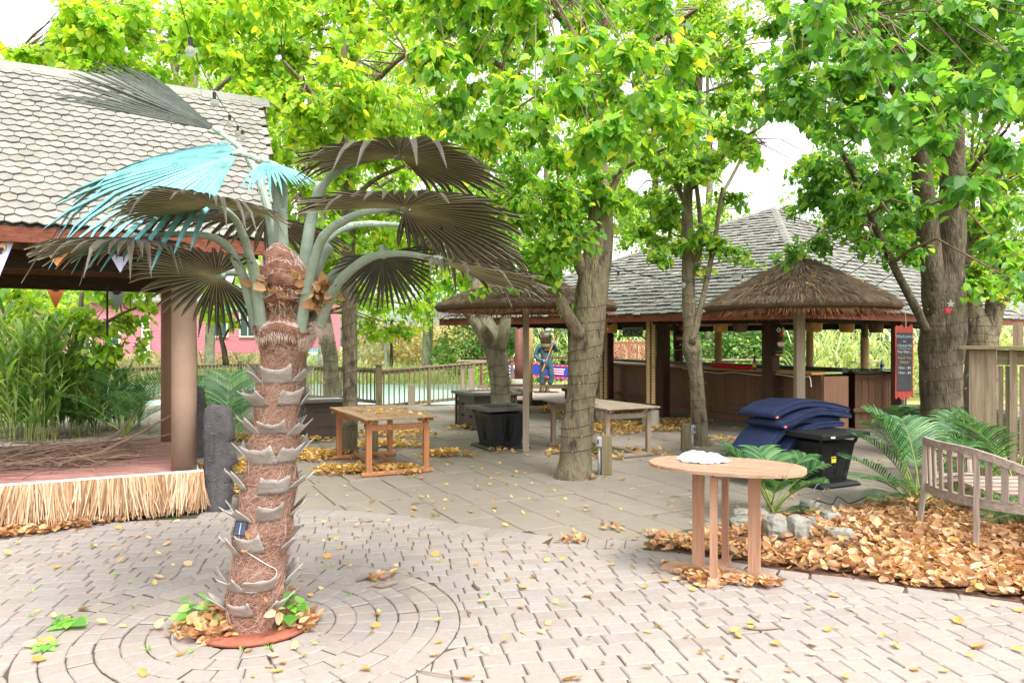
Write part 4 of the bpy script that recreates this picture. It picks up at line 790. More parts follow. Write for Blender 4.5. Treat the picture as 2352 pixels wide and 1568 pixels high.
tree('shade_tree', 'gnarled multi stemmed tree with cut limbs behind the square fire tables', 'tree', [(1154,1003,12.9,50),(1151,930,12.9,44),(1148,870,12.9,46),(1142,820,12.9,52),(1128,775,12.9,50),(1112,735,12.9,42),(1100,690,13,36),(1096,600,13,26),(1100,480,13,18)],
  [[(1120,790,12.8,30),(1098,750,12.8,26),(1076,718,12.7,22),(1060,690,12.7,14)],[(1146,800,12.8,34),(1158,760,12.8,28),(1164,715,12.8,24),(1166,640,12.8,20),(1180,520,12.8,12)],[(1128,790,12.7,30),(1118,768,12.5,26),(1112,757,12.4,22)]], fill(1010,1260,420,640,10,(11.5,14),(50,70),(36,50),.85), 'barkl', 'leaf', .105, seed=7)
c8 = fill(-60, 680, 20, 260, 50, (9.5, 13), (60, 90), (40, 60), 1.1)+fill(150, 700, -60, 60, 18, (9, 13), (60, 90), (40, 50), .9)+[(60,120,10,90,50,1.2),(20,200,10,80,40,1.2),(180,110,10,90,50,1.2)]
tree('shade_tree', 'tall thin tree growing behind the hut roof ridge', 'tree', [(436,900,14,34),(434,700,14,32),(434,500,14,30),(434,350,14,28),(438,240,14,26),(446,150,14,22),(456,60,14,16),(462,-40,14,10)],
  [[(436,300,14,18),(404,170,13.8,14),(370,90,13.6,9),(330,20,13.4,6)],[(440,260,14,14),(540,170,13.4,10),(640,110,13,6)],[(438,330,14,16),(300,220,12.8,11),(150,160,11.6,8),(40,120,10.6,5)],[(404,170,13.8,10),(420,100,13.6,8),(430,20,13.4,5)]], c8, 'barkl', 'leafy', .115, seed=8)
c9 = fill(560, 820, 160, 640, 34, (13, 17), (50, 80), (45, 65), .7)
tree('shade_tree', 'thin forked tree beyond the roof corner', 'tree', [(690,930,18,26),(694,700,18,24),(700,500,18,22),(704,380,18,20),(712,260,18,14),(716,120,18,8)], [[(702,420,18,12),(680,300,17.8,9),(670,180,17.6,5)],[(704,350,18,12),(740,240,17.8,9),(760,120,17.6,5)]], c9, 'barkl', 'leafy', .12, seed=9)
tree('sapling', 'dark leaning sapling behind the pond rail left of the palm', 'tree', [(519,838,16,16),(514,800,16,12),(506,770,16,9),(498,720,16,6)], [[(510,785,16,7),(530,750,16,5),(560,730,16,3)]], [(500,720,16,40,40,.7),(540,740,16,40,24,.5),(470,700,16,30,30,.6)], 'barkd', 'leafy', .12, seed=10, n=8)
# vine covered growth behind the hut
tree('leafy_shrub', 'tangle of broad leaved vines hanging behind the hut under the pennants', 'shrub', [(170,960,13.5,20),(172,860,13.5,16),(180,760,13.5,12),(190,660,13.5,8)], [[(176,800,13.5,10),(90,720,13.4,7),(20,690,13.4,5)],[(180,780,13.5,10),(280,720,13.4,7),(340,700,13.4,5)]],
  fill(-40, 350, 630, 800, 20, (12.6, 14.6), (45, 70), (30, 45), 1.15)+fill(-40, 200, 800, 960, 8, (12.4, 14), (45, 60), (40, 50), .9)+[(340,690,13.4,24,50,1),(330,800,13.6,30,40,.8)], 'twig', 'leafy', .125, seed=11, n=8)
# far trees: each with its own trunk and crown, seen only as a wall of leaves
far = [(-90,27,'leafy'),(190,30,'leafy'),(480,33,'leafy'),(740,29,'leafy'),(980,34,'leafy'),(1250,32,'leaf'),(1500,36,'leafy'),(1625,34,'leafy'),(2020,33,'leaf'),(2260,30,'leafy'),(2480,27,'leaf')]
for k, (x, d, lm) in enumerate(far):
    kk = 26/d; top = -80
    cl = [q for q in fill(x-200, x+200, top, 700, 40, (d-2, d+2), (80, 120), (60, 90), .62)]
    if x > 1380: cl = [q for q in cl if q[1] < 560 or x > 1900]
    wh = ('yellowing broad crowned tree far behind the hut' if x < 640 else 'yellow green tree beyond the pond' if x < 1150 else 'pale green tree standing behind the bar roof' if x < 2100 else 'far green tree behind the tall reeds')
    tree('background_tree', wh+', '+ORD[k]+' far tree counted from the hut side', 'tree', [(x,850,d,24),(x+4,700,d,22),(x-3,560,d,18),(x+6,400,d,14),(x,200,d,8),(x,60,d,4)], [[(x,560,d,10),(x-70,440,d,7),(x-130,340,d,4)],[(x,500,d,10),(x+70,380,d,7),(x+120,260,d,4)]], cl, 'barkl', lm, .19, 'far trees', heart=False, n=8, seed=20+k)

# ------------------------------------------------------------------ grasses, reeds and shrubs
def ribbons(name, base, dirs, L, wd, bend, m, parent=None, segs=4, up=1.0):
    vs = []
    for b, d, l, w_, bn in zip(base, dirs, L, wd, bend):
        d = Vector(d); h = Vector((d.x, d.y, 0)); s = Vector((-h.y, h.x, 0)); s = s.normalized() if s.length > 1e-6 else Vector((1,0,0)); row_ = []
        for i in range(segs+1):
            f = i/segs; p = b+d*(l*f)+(h*bn*.5-Z*bn)*(l*f*f); q = w_*(1-.9*f**2.2)*(.6+.4*min(1, f*4)); row_ += [tuple(p-s*q), tuple(p+s*q)]
        vs.append(row_)
    return np_mesh(name, np.array(vs), segs, (segs+1)*2, [(2*i, 2*i+1, 2*i+3, 2*i+2) for i in range(segs)], M[m], parent)
def reed(label, loc, n, hgt, rad, m, group, wd=.014, stems=True, lean=.3, name='reed_clump'):
    t = thing(name, label, 'reeds', loc, 0, group); loc = Vector(loc); B, D, L, Wd, Bn = [], [], [], [], []; st = MB()
    ns = max(3, n//9)
    for i in range(ns):
        a = R.random()*2*PI; r = rad*math.sqrt(R.random()); b = loc+Vector((math.cos(a)*r, math.sin(a)*r, 0)); h = hgt*R.uniform(.65, 1.05); ln = Vector((R.gauss(0, .09), R.gauss(0, .09), 1))
        if stems: st.tube([b, b+ln*h*.5, b+ln*h*.95], [.006, .005, .002], 4, False)
        for k in range(n//ns):
            f = R.uniform(.12, .95); th = R.random()*2*PI; d = Vector((math.cos(th)*R.uniform(.3, .8), math.sin(th)*R.uniform(.3, .8), 1)).normalized()
            B.append(b+ln*h*f); D.append(d); L.append(hgt*R.uniform(.25, .5)); Wd.append(wd*R.uniform(.6, 1.2)); Bn.append(R.uniform(.3, 1.1)*lean*2.2)
    if st.v: st.build('stem', M['arecastem'], t)
    ribbons('leaf_blades', B, D, L, Wd, Bn, m, t); return t
for k, (x, y, hh) in enumerate(((20,1000,2.2),(80,1000,1.9),(140,1005,2.0),(200,1000,1.7),(262,990,1.5),(45,985,2.6),(110,980,1.6),(300,980,1.0),(5,1010,2.5),(55,1015,2.3),(105,1012,2.1),(165,995,2.2),(225,985,1.6))):
    p = G(x, y); reed('green broad bladed reed clump behind the brush heap, '+ORD[(0,4,7,9,11,1,5,12,2,3,6,8,10)[k]]+' counted towards the brown post', (p.x, p.y, -.02), 150, hh, .26, 'reed', 'reed clumps behind the hut deck', .030)
wk = 0
for k in range(26):
    x = 1880+k*21.5; d = R.uniform(21, 26); p = V(x, 850, d); reed('pale tall reed clump beyond the bar, '+ORD[k]+' counted rightwards past the bar posts', (p.x, p.y, -.03), 130, R.uniform(1.9, 3.0), .7, 'pampas', 'pale reeds beyond the bar', .028, stems=False, lean=.38)
for k, x in enumerate((1225, 1262, 1290, 1420, 1450, 1480)):
    p = V(x, 830, 27+R.random()*3); reed('arching pampas clump behind the diver, '+ORD[k]+' counted towards the bar', (p.x, p.y, .1), 90, 2.4, .5, 'pampas', 'pampas behind the diver', .025, stems=False, lean=.5)
B, D, L, Wd, Bn = [], [], [], [], []
for i in range(6500):                                      # grass and sedge along the far bank
    x = R.uniform(-24, 9); y = R.uniform(36.6, 41) if x < 0 else R.uniform(27, 40)
    B.append(Vector((x, y, height(x, y)-.05))); D.append(Vector((R.gauss(0,.25), R.gauss(0,.25), 1)).normalized()); L.append(R.uniform(.4, 1.3) if x < 0 else R.uniform(.1, .3)); Wd.append(R.uniform(.02, .04)); Bn.append(R.uniform(.1, .6))
o = ribbons('bank_grass', B, D, L, Wd, Bn, 'pampas', None, 3); o['kind'] = 'stuff'
def bush(name, label, cat, loc, rad, n, m, size, group=None, squash=(1,1,1)):
    t = thing(name, label, cat, loc, 0, group); P, D, N_, Sz = [], [], [], []; loc = Vector(loc); st = MB()
    for k in range(7):
        a = R.random()*6.28; e = loc+Vector((math.cos(a)*rad*.5, math.sin(a)*rad*.5, rad*squash[2]*1.2)); st.tube([loc, (loc+e)/2+Vector((0,0,.1)), e], [.03, .02, .008], 5, False)
    st.build('stem', M['twig'], t)
    for i in range(n):
        v = Vector((R.gauss(0,1), R.gauss(0,1), R.gauss(0,1))).normalized()*R.uniform(.55, 1)**.6
        lump = 1+.25*noise.noise(v*2.2+loc*.3); p = loc+Vector((v.x*rad*squash[0]*lump, v.y*rad*squash[1]*lump, max(0, (v.z+.9)*rad*squash[2]*.62*lump)))
        P.append(p); D.append((R.gauss(0,1), R.gauss(0,1), R.gauss(-.2,.5))); N_.append((v.x+R.gauss(0,.5), v.y+R.gauss(0,.5), v.z+.6)); Sz.append(size*R.uniform(.6, 1.2))
    leaves('foliage', P, D, N_, Sz, M[m], t, DIAM, DIAM_F); return t
for i, x in enumerate((900, 960, 1020, 1075)):
    p = V(x, 800, 42+i); bush('flowering_shrub', 'pale pink flowering shrub on the far bank, '+ORD[i]+' counted from the turquoise fence', 'shrub', (p.x, p.y, .2), 2.3, 2400, 'shrub', .2, 'flowering shrubs across the pond', (1, .8, 1.0))
for i in range(13):
    x = 1090+i*72; p = V(x, 800, 33+(i % 3)); bush('ivy_hedge', 'dark green ivy hedge seen through the open bar, '+ORD[i]+' bush counted from the pond', 'hedge', (p.x, p.y, .1), 1.9, 2600, 'hedge', .17, 'hedge behind the bar', (1.1, .7, 1.15))
for i, x in enumerate((1130, 1180, 1640, 1700, 1530)):
    p = V(x, 830, 29); bush('low_shrub', 'low yellow green shrub on the lawn, '+ORD[(0,1,3,4,2)[i]]+' counted from the diver', 'shrub', (p.x, p.y, .05), .9, 900, 'leafy', .12, 'low shrubs beyond the bar', (1.2, .8, .8))
for i, x in enumerate((80, 230, 330, 470, 560, 640, 760)):
    p = V(x, 830, 38.5+R.random()); bush('bank_shrub', 'rough pale shrub before the red house, '+ORD[i]+' counted towards the turquoise fence', 'shrub', (p.x, p.y, .0), 1.2, 1000, 'shrub' if i % 2 else 'pampas', .16, 'shrubs before the red house', (1.2, .7, .9))

# areca like potted palms
def areca(label, loc, fronds, sc=1.0, group='artificial areca palms'):
    t = thing('areca_palm', label, 'palm plant', loc, 0, group); loc = Vector(loc)
    for (az, el, L, k0) in fronds:
        az, el = math.radians(az), math.radians(el); d = Vector((math.cos(az)*math.cos(el), math.sin(az)*math.cos(el), math.sin(el))); L *= sc; h = Vector((math.cos(az), math.sin(az), 0))
        b = loc+Vector((R.gauss(0, .03), R.gauss(0, .03), 0)); pts = [b+d*(L*f)+(h*.12-Z*.26)*(L*f**2.3) for f in [i/12 for i in range(13)]]
        fr = MB(); fr.tube(pts, [.011*(1-.75*i/12)*sc**.5 for i in range(13)], 6, False); stem = fr.build('frond', M['arecastem'], t, smooth=True)
        vs = []; nl = 22; s0 = h.cross(Z)
        for i in range(nl):
            f = k0+(1-k0)*i/(nl-1); j = min(11, int(f*12)); p = pts[j]+(pts[j+1]-pts[j])*(f*12-j); ax = (pts[j+1]-pts[j]).normalized(); nn = s0.cross(ax).normalized(); nn = nn if nn.z > 0 else -nn
            ll = L*.40*(math.sin(PI*(.18+.78*(i/(nl-1))))**.7)*R.uniform(.9, 1.1)
            for sg in (-1, 1):
                dd = (s0*sg*.85+ax*.62+nn*.25).normalized(); wv = ax.cross(nn).cross(dd); wv = (ax-dd*ax.dot(dd)).normalized()*.0085*sc**.5*(L/.8)**.3
                q = [p, p+dd*ll*.35+nn*ll*.02, p+dd*ll*.72-Z*ll*.07, p+dd*ll-Z*ll*.24]; ww = (.5, 1, .8, .08)
                vs.append([tuple(x) for a, w_ in zip(q, ww) for x in (a-wv*w_, a+wv*w_)])
        np_mesh('leaflets', np.array(vs), 3, 8, [(0,1,3,2), (2,3,5,4), (4,5,7,6)], M['areca'], stem)
    return t
def frs(n, el=(35, 75), L=(.7, 1.0), k0=.3, a0=0): return [(a0+360*i/n+R.gauss(0, 12), R.uniform(*el), R.uniform(*L), k0) for i in range(n)]
p = G(1772, 1186); areca('areca palm with dry leaves in its heart behind the two field stones', (p.x, p.y, .05), [(150,66,.95,.42),(175,68,1.05,.45),(120,68,.9,.42),(95,74,.9,.42),(60,70,.85,.42),(20,68,.88,.42),(-5,60,.85,.45),(-25,50,.72,.45),(-50,56,.7,.45),(-95,60,.65,.45),(-140,60,.8,.42),(200,60,.9,.42),(-10,18,.45,.35),(190,62,.98,.5)], .88)
p = G(2108, 1168); areca('dark areca palm between the bed leaves and the twin stemmed tree', (p.x, p.y, .06), [(150,75,1.5,.3),(170,62,1.25,.3),(185,50,1.05,.32),(200,38,.95,.35),(215,25,.8,.3),(120,70,1.3,.35),(90,78,1.3,.35),(60,68,1.2,.35),(20,62,1.1,.35),(-20,50,.95,.4),(-60,40,.8,.35),(-100,35,.8,.35),(-140,40,.9,.35),(170,80,1.35,.4),(230,12,.6,.3),(-100,10,.55,.3)], .86)
p = G(2330, 1150); areca('light green areca palm behind the slatted bench', (p.x, p.y, .06), [(150,72,1.3,.3),(165,58,1.2,.3),(185,45,1.1,.3),(130,65,1.2,.3),(90,70,1.25,.35),(40,65,1.2,.35),(0,60,1.1,.35),(200,62,1.3,.4),(-40,45,.9,.35),(-90,40,.9,.35),(-130,30,.9,.35),(220,30,1.0,.3)], .95)
p = G(2225, 1090); areca('areca palm at the foot of the big tree before the timber box', (p.x, p.y, .05), frs(11, (35, 75), (.8, 1.2)), .95)
p = G(2100, 1040); areca('small areca palm below the chalkboard', (p.x, p.y, .05), frs(10, (40, 80), (.8, 1.15)), 1.0)
p = G(2350, 1210); areca('dark low areca palm under the bench seat', (p.x+.25, p.y, .05), [(160,25,.7,.2),(180,15,.65,.2),(200,20,.7,.2),(140,30,.7,.2),(220,28,.6,.2)], 1)
p = G(520, 1025); areca('areca palm behind the two stone heads', (p.x, p.y, 0), [(170,72,1.5,.35),(150,58,1.35,.3),(120,64,1.3,.35),(85,72,1.55,.35),(70,62,1.3,.35),(40,60,1.3,.35),(15,52,1.25,.35),(-15,45,1.1,.35),(-60,50,1.0,.35),(-100,40,.9,.35),(200,50,1.1,.35),(100,80,1.6,.4)], 1.0)
p = G(478, 1000); areca('areca palm close behind the tan hut post', (p.x, p.y, 0), frs(9, (45, 78), (1.1, 1.5)), 1.0)
p = G(285, 1000); areca('areca palm among the reeds beside the brown hut post', (p.x, p.y, 0), frs(11, (35, 80), (1.0, 1.7)), 1.0)
p = G(200, 990); areca('low areca palm at the end of the branch heap', (p.x, p.y, .3), frs(7, (25, 60), (.8, 1.2)), 1.0)
# weeds in the joints
def weed(x, y, n, s, hgt, label, kind='weed', upright=True):
    p = G(x, y); P, D, N_, Sz = [], [], [], []; t = thing(kind, label, 'weed', p, 0, None); st = MB()
    for i in range(n):
        a = R.random()*6.28; r = s*1.2*R.random(); h = hgt*R.uniform(.2, 1); q = p+Vector((math.cos(a)*r, math.sin(a)*r, h)); st.tube([p+Vector((math.cos(a), math.sin(a), 0))*r*.3, q], [.002, .001], 3, False)
        P.append(q); D.append((math.cos(a), math.sin(a), -.1)); N_.append((R.gauss(0,.3), R.gauss(-.3,.3), 1)); Sz.append(s*R.uniform(.6, 1.1))
    st.build('stem', M['arecastem'], t); leaves('leaves', P, D, N_, Sz, M['moss'], t)
weed(680, 1430, 16, .085, .24, 'bright leafy weed standing right beside the palm foot'); weed(445, 1436, 20, .075, .15, 'leafy weed growing through the dry leaves at the rust ring')
weed(500, 1462, 12, .03, .10, 'feathery pale weed in front of the rust ring'); weed(160, 1440, 16, .07, .05, 'flat green rosette weed in the brick joints'); weed(110, 1490, 8, .05, .03, 'small flat weed near the lower corner of the paving')
weed(1370, 1040, 6, .09, .2, 'bright seedling against the central tree trunk')
gr = ((295,1340),(75,1360),(430,1300),(340,1492),(440,1497),(475,1380),(735,1310),(265,1320),(555,1490),(760,1300),(70,1415),(365,1270),(305,1395),(620,1488),(805,1362),(865,1215),(1120,1365),(1290,1392),(1010,1290))
for x, y in gr:
    p = G(x, y); n = 12; o = ribbons('grass_tuft', [p+Vector((R.gauss(0,.008), R.gauss(0,.008), 0)) for _ in range(n)], [Vector((R.gauss(0,.6), R.gauss(0,.6), 1)).normalized() for _ in range(n)], [R.uniform(.02, .06) for _ in range(n)], [.0022]*n, [.4]*n, 'moss')
    tag(o, 'tiny grass tuft sprouting from a joint between bricks', 'grass tuft', 'grass tufts in the brick joints')
# ------------------------------------------------------------------ stone heads
def moai(label, loc, h, wd, dp, face):                     # dp: depth of the head along the facing direction
    t = thing('stone_head', label, 'statue', loc, face); NA = 28; P = []
    prof = [(0,.50,.42,0),(.06,.50,.44,0),(.16,.46,.46,.02),(.22,.44,.50,.06),(.27,.43,.46,.0),(.31,.44,.54,.12),(.37,.44,.47,.02),(.40,.44,.46,.0),(.44,.44,.58,.22),(.52,.43,.54,.16),(.62,.42,.47,.04),(.66,.44,.45,.0),(.70,.46,.53,.12),(.78,.46,.50,.05),(.88,.45,.48,.0),(.95,.40,.42,.0),(.985,.30,.32,0),(1.0,.12,.14,0)]
    for z, hw_, fr, nose in prof:
        row_ = []
        for k in range(NA+1):
            a = 2*PI*k/NA; x, y = math.cos(a), math.sin(a); ex = .75
            sx = math.copysign(abs(x)**ex, x)*(fr*dp if x > 0 else .46*dp*(1 if z < .95 else fr/.46)); sy = math.copysign(abs(y)**ex, y)*hw_*wd
            if x > .6: sx += nose*dp*.6*max(0, 1-abs(y)*2.2)
            n_ = .014*noise.noise(Vector((sx*9, sy*9, z*h*9))); row_.append(Vector((sx+n_, sy+n_, z*h+(.02*noise.noise(Vector((sx*4, sy*4, 1))) if z > .9 else 0))))
        P.append(row_)
    MB().grid(P).build('head', M['stonehead'], t, smooth=True, local=True)
    for s in (-1, 1): MB().cbox((-.06*dp, s*.43*wd, .60*h), (.14*dp, .03, .28*h), 0, .02).build('ear', M['stonehead'], t, local=True)
    return t
p = G(487, 1176); moai('near dark stone head standing at the straw skirt corner', (p.x, p.y+.15, 0), 1.05, .27, .28, math.radians(2))
p = G(446, 1050); moai('far dark stone head half hidden behind the tan post', (p.x, p.y, 0), 1.05, .27, .30, math.radians(10))

# ------------------------------------------------------------------ tables
def dining(label, N0, wd, L, top, leg, group, topm, legm, seed):
    # root at the near corner on the ground; x along U, y along W
    t = thing('dining_table', label, 'table', N0, UA, group); zt = .74
    kw = dict(local=True)
    nsl = 10; fw = .07
    for x in (fw/2, wd-fw/2): MB().cbox((x, L/2, zt-.0125), (fw, L, .025), 0, .004).build('frame_board', M[topm], t, **kw)
    for y in (.045, L-.045): MB().cbox((wd/2, y, zt-.013), (wd-2*fw-.004, .09, .024), 0, .004).build('frame_board', M[topm], t, **kw)
    sw = (wd-2*fw)/nsl
    for half in (0, 1):
        y0 = .094+half*(L/2-.09); y1 = y0+L/2-.104
        for k in range(nsl): MB().cbox((fw+sw*(k+.5), (y0+y1)/2, zt-.013), (sw-.016, y1-y0, .022), 0, .003).build('slat', M[topm], t, **kw)
    MB().cbox((wd/2, L/2, zt-.036), (wd-.1, .10, .018), 0).build('cross_batten', M[leg], t, **kw)
    for x in (.10, wd-.10): MB().cbox((x, L/2, zt-.055), (.03, L-.16, .055), 0, .004).build('apron', M[leg], t, **kw)
    for y in (.16, L-.16):
        for x in (.10, wd-.10): MB().cbox((x, y, .355), (.068, .058, .64), 0, .006).build('leg', M[legm], t, **kw)
        MB().cbox((wd/2, y, .03), (wd-.02, .066, .055), 0, .014).build('foot_bar', M[leg], t, **kw)
        MB().cbox((wd/2, y, zt-.135), (wd-.27, .028, .075), 0, .004).build('end_rail', M[leg], t, **kw)
        for x in (.10, wd-.10): MB().prism([(x-.10, y-.03), (x+.10, y-.03), (x+.10, y+.03), (x-.10, y+.03)], zt-.075, zt-.03, .02).build('bracket', M[leg], t, **kw)
    for x in (wd*.36, wd*.64): MB().cbox((x, L/2, .064), (.05, L-.26, .022), 0, .004).build('stretcher', M[leg], t, **kw)
    for y in (L*.42, L*.55): MB().cbox((wd/2, y, .048), (wd*.28-.052, .04, .018), 0, .004).build('stretcher_tie', M[leg], t, **kw)
    return t
p = G(836.6, 961.5, .74); dining('honey brown slatted teak table standing in leaf drifts behind the palm', (p.x, p.y, 0), .955, 1.85, 0, 'teak', 'slatted dining tables', 'teaktop', 'teaky', 1)
p = G(1395.7, 938.5, .74); dining('silvery slatted teak table partly hidden by the central tree', (p.x, p.y, 0), .93, 1.85, 0, 'gteak', 'slatted dining tables', 'gteak', 'gteaky', 2)
o = leaves('table_leaves', [tuple(G(820+R.random()*170, 935+R.random()*22, .745)) for _ in range(26)], [(R.gauss(0,1), R.gauss(0,1), 0) for _ in range(26)], [(R.gauss(0,.3), R.gauss(0,.3), 1) for _ in range(26)], [R.uniform(.04, .08) for _ in range(26)], M['yleaf'], None, CURL, CURL_F, [.8]*26); o['kind'] = 'stuff'
# oval gateleg table
ov = thing('oval_table', 'pale oval wooden table with crossed feet and a crumpled white sheet on top', 'table', (1.475, 5.15, 0), math.radians(-26)); kw = dict(local=True)
def ovp(n, a, b, e=2.3): return [(math.copysign(abs(math.cos(t))**(2/e), math.cos(t))*a, math.copysign(abs(math.sin(t))**(2/e), math.sin(t))*b) for t in [2*PI*k/n for k in range(n)]]
A_, B_ = .535, .36; OV = [(x+.04, y) for x, y in ovp(64, A_, B_)]
xa, xb = -A_*.80+.04, A_*.80+.04; n7 = 7; sw = 2*B_/n7
def clipbox(P, x0, x1, y0, y1):
    for a, b in (((x0, 9), (x0, -9)), ((x1, -9), (x1, 9)), ((-9, y0), (9, y0)), ((9, y1), (-9, y1))):
        A2, B2 = a, b; P = clip(P, (A2[0], A2[1]), (B2[0], B2[1]))
        if len(P) < 3: return None
    return P
def cb(P, x0, x1, y0, y1):
    P = clip(P, (x0, 9), (x0, -9)) if False else P
    P = clip(P, (x0, -9), (x0, 9)) if False else P
    def keep(P, f, g):
        out = []
        for i in range(len(P)):
            p, q = P[i], P[(i+1) % len(P)]; sp, sq = f(p), f(q)
            if sp >= 0: out.append(p)
            if sp*sq < 0: t = sp/(sp-sq); out.append((p[0]+(q[0]-p[0])*t, p[1]+(q[1]-p[1])*t))
        return out
    for f in (lambda p: p[0]-x0, lambda p: x1-p[0], lambda p: p[1]-y0, lambda p: y1-p[1]):
        P = keep(P, f, 0)
        if len(P) < 3: return None
    return P
for k in range(n7):
    q = cb(OV, xa+.002, xb-.002, -B_+sw*k+.006, -B_+sw*(k+1)-.006)
    if q: MB().prism(q, .776, .80, .002).build('plank', M['pteak'], ov, **kw)
for x0, x1 in ((-2, xa-.001), (xb+.001, 2)): MB().prism(cb(OV, x0, x1, -2, 2), .776, .8005, .002).build('end_board', M['pteaky'], ov, **kw)
MB().cbox((.04, 0, .762), (.74, .07, .026), 0).build('batten', M['pteak'], ov, **kw); MB().cbox((.04, 0, .7605), (.07, .50, .026), 0).build('batten', M['pteaky'], ov, **kw)
def foot(L, ax, z): 
    mb = MB(); h = .062; w_ = .034; prof = [(-L/2, .002), (L/2, .002), (L/2, .022), (L/2-.06, h), (-L/2+.06, h), (-L/2, .022)]
    vs = [((p[0], s*w_, p[1]+z) if ax == 0 else (s*w_, p[0], p[1]+z)) for s in (-1, 1) for p in prof]; n = 6
    mb.add(vs, [tuple(range(5, -1, -1)), tuple(range(6, 12))]+[(i, (i+1) % n, n+(i+1) % n, n+i) for i in range(n)]); return mb
foot(.84, 0, 0).build('foot', M['pteak'], ov, **kw); foot(.60, 1, .001).build('foot', M['pteaky'], ov, **kw)
for x in (-.15, .235): MB().cbox((x, 0, .405), (.082, .030, .69), 0, .004).build('leg', M['pteaky'], ov, **kw)
for y in (-.225, .225): MB().cbox((.0, y, .405), (.046, .040, .69), 0, .004).build('leg', M['pteaky'], ov, **kw)
P = []; cl = V(1612, 1046, 5.27); cl.z = .80
for i in range(27):
    row_ = []
    for j in range(17):
        u, v = i/26*2-1, j/16*2-1; rr = max(abs(u), abs(v)); a = math.atan2(v, u); k = rr*(1+.10*math.sin(3*a+1)+.06*math.sin(7*a)); 
        x, y = math.cos(a)*k*.185, math.sin(a)*k*.12; h = (1-rr**2.2)*(.050+.045*max(0, -u)); h += .034*abs(noise.noise(Vector((x*16, y*22, 2))))*(1.15-rr*.4)+.006*noise.noise(Vector((x*50, y*50, 5)))*(1-rr); row_.append(cl+Vector((x*.95+y*.2, y-x*.28, .004+max(0, h))))
    P.append(row_)
o = MB().grid(P).build('white_sheet', M['white'], smooth=True); tag(o, 'crumpled white plastic sheet lying on the oval table', 'sheet')

# ------------------------------------------------------------------ fire tables and planters
def tapered(label, N0, wd, dp, h, topo, name, cat, slats, hole=True, knob=False, lid=.05):
    t = thing(name, label, cat, N0, UA); kw = dict(local=True); ins = .0
    b0 = .07
    def q(x, y, z): f = (z-.05)/(h-.05); e = .085*(1-f); return (x+(e if x < wd/2 else -e), y+(e if y < dp/2 else -e), z)
    MB().prism([(-.0, -.0), (wd, 0), (wd, dp), (0, dp)], .0, .05, .03).build('base', M['black'], t, **kw)
    cs = [(.03, .03), (wd-.03, .03), (wd-.03, dp-.03), (.03, dp-.03)]; z0, z1 = .05, h-lid-.05
    for i in range(4):
        a, b = cs[i], cs[(i+1) % 4]; ax = (b[0]-a[0], b[1]-a[1]); L = math.hypot(*ax); n_ = Vector((ax[1]/L, -ax[0]/L, 0)); nb = slats
        for k in range(nb):
            f0, f1 = .10+.80*k/nb+.006, .10+.80*(k+1)/nb-.006; pts = []
            for f, z in ((f0, z0+.07), (f1, z0+.07), (f1, z1-.06), (f0, z1-.06)): pts.append(Vector(q(a[0]+ax[0]*f, a[1]+ax[1]*f, z))+n_*.004)
            MB().add(pts+[p-n_*.015 for p in pts], [(0,1,2,3), (7,6,5,4), (0,4,5,1), (1,5,6,2), (2,6,7,3), (3,7,4,0)]).build('slat', M['blackp'], t, **kw)
        for (f0, f1, za, zb) in ((0, .10, z0, z1), (.90, 1, z0, z1), (.10, .90, z0, z0+.07), (.10, .90, z1-.06, z1)):
            pts = [Vector(q(a[0]+ax[0]*f, a[1]+ax[1]*f, z))+n_*.008 for f, z in ((f0, za), (f1, za), (f1, zb), (f0, zb))]
            MB().add(pts+[p-n_*.022 for p in pts], [(0,1,2,3), (7,6,5,4), (0,4,5,1), (1,5,6,2), (2,6,7,3), (3,7,4,0)]).build('frame', M['black'], t, **kw)
    MB().add([q(*c, z) for z in (z0, z1) for c in [(a+(.02 if a < wd/2 else -.02), b+(.02 if b < dp/2 else -.02)) for a, b in cs]], [(3,2,1,0), (4,5,6,7)]+[(i, (i+1) % 4, 4+(i+1) % 4, 4+i) for i in range(4)]).build('inner_box', M['black'], t, **kw)
    o_ = topo
    if hole:
        w_ = .17
        for (x0, x1, y0, y1) in ((-o_, wd+o_, -o_, w_-o_), (-o_, wd+o_, dp+o_-w_, dp+o_), (-o_, w_-o_, w_-o_+.002, dp+o_-w_-.002), (wd+o_-w_, wd+o_, w_-o_+.002, dp+o_-w_-.002)):
            MB().cbox(((x0+x1)/2, (y0+y1)/2, h-lid/2), (x1-x0, y1-y0, lid), 0, .005).build('rim_board', M['bronzetop'], t, **kw)
        MB().cbox((wd/2, dp/2, h-lid-.02), (wd-.2, dp-.2, .02)).build('pan', M['black'], t, **kw)
    else:
        MB().cbox((wd/2, dp/2, h-lid/2), (wd+2*o_, dp+2*o_, lid), 0, .006).build('lid', M['black'], t, **kw)
        nb = 5
        for k in range(nb): MB().cbox(((wd+2*o_)/nb*(k+.5)-o_, dp/2, h+.004), ((wd+2*o_)/nb-.008, dp+2*o_-.01, .010), 0, .002).build('lid_slat', M['blackp'], t, **kw)
    for c in cs: MB().bar(q(*c, z1-.02), (c[0], c[1], h-lid), .035, .035).build('strut', M['black'], t, **kw)
    if knob:
        z = h-lid-.15; yv = -.012
        MB().cbox((wd*.44, .07, z), (.10, .012, .085), 0, .002).build('control_plate', M['steel'], t, **kw)
        for dx_ in (-.022, .024): MB().tube([(wd*.44+dx_, .066, z-.01), (wd*.44+dx_, .028, z-.01)], [.016, .013], 12).build('knob', M['black'], t, **kw)
        MB().cbox((wd*.42, .064, z-.105), (.075, .006, .07), 0, .001).build('warning_sticker', M['yellow'], t, **kw); MB().cbox((wd*.42, .0600, z-.085), (.06, .002, .012), 0, .0005).build('sticker_print', M['ink'], t, **kw)
        MB().cbox((.10, -o_-.003, h-lid/2), (.07, .003, .022), 0, .001).build('label_plate', M['whitep'], t, **kw)
    return t
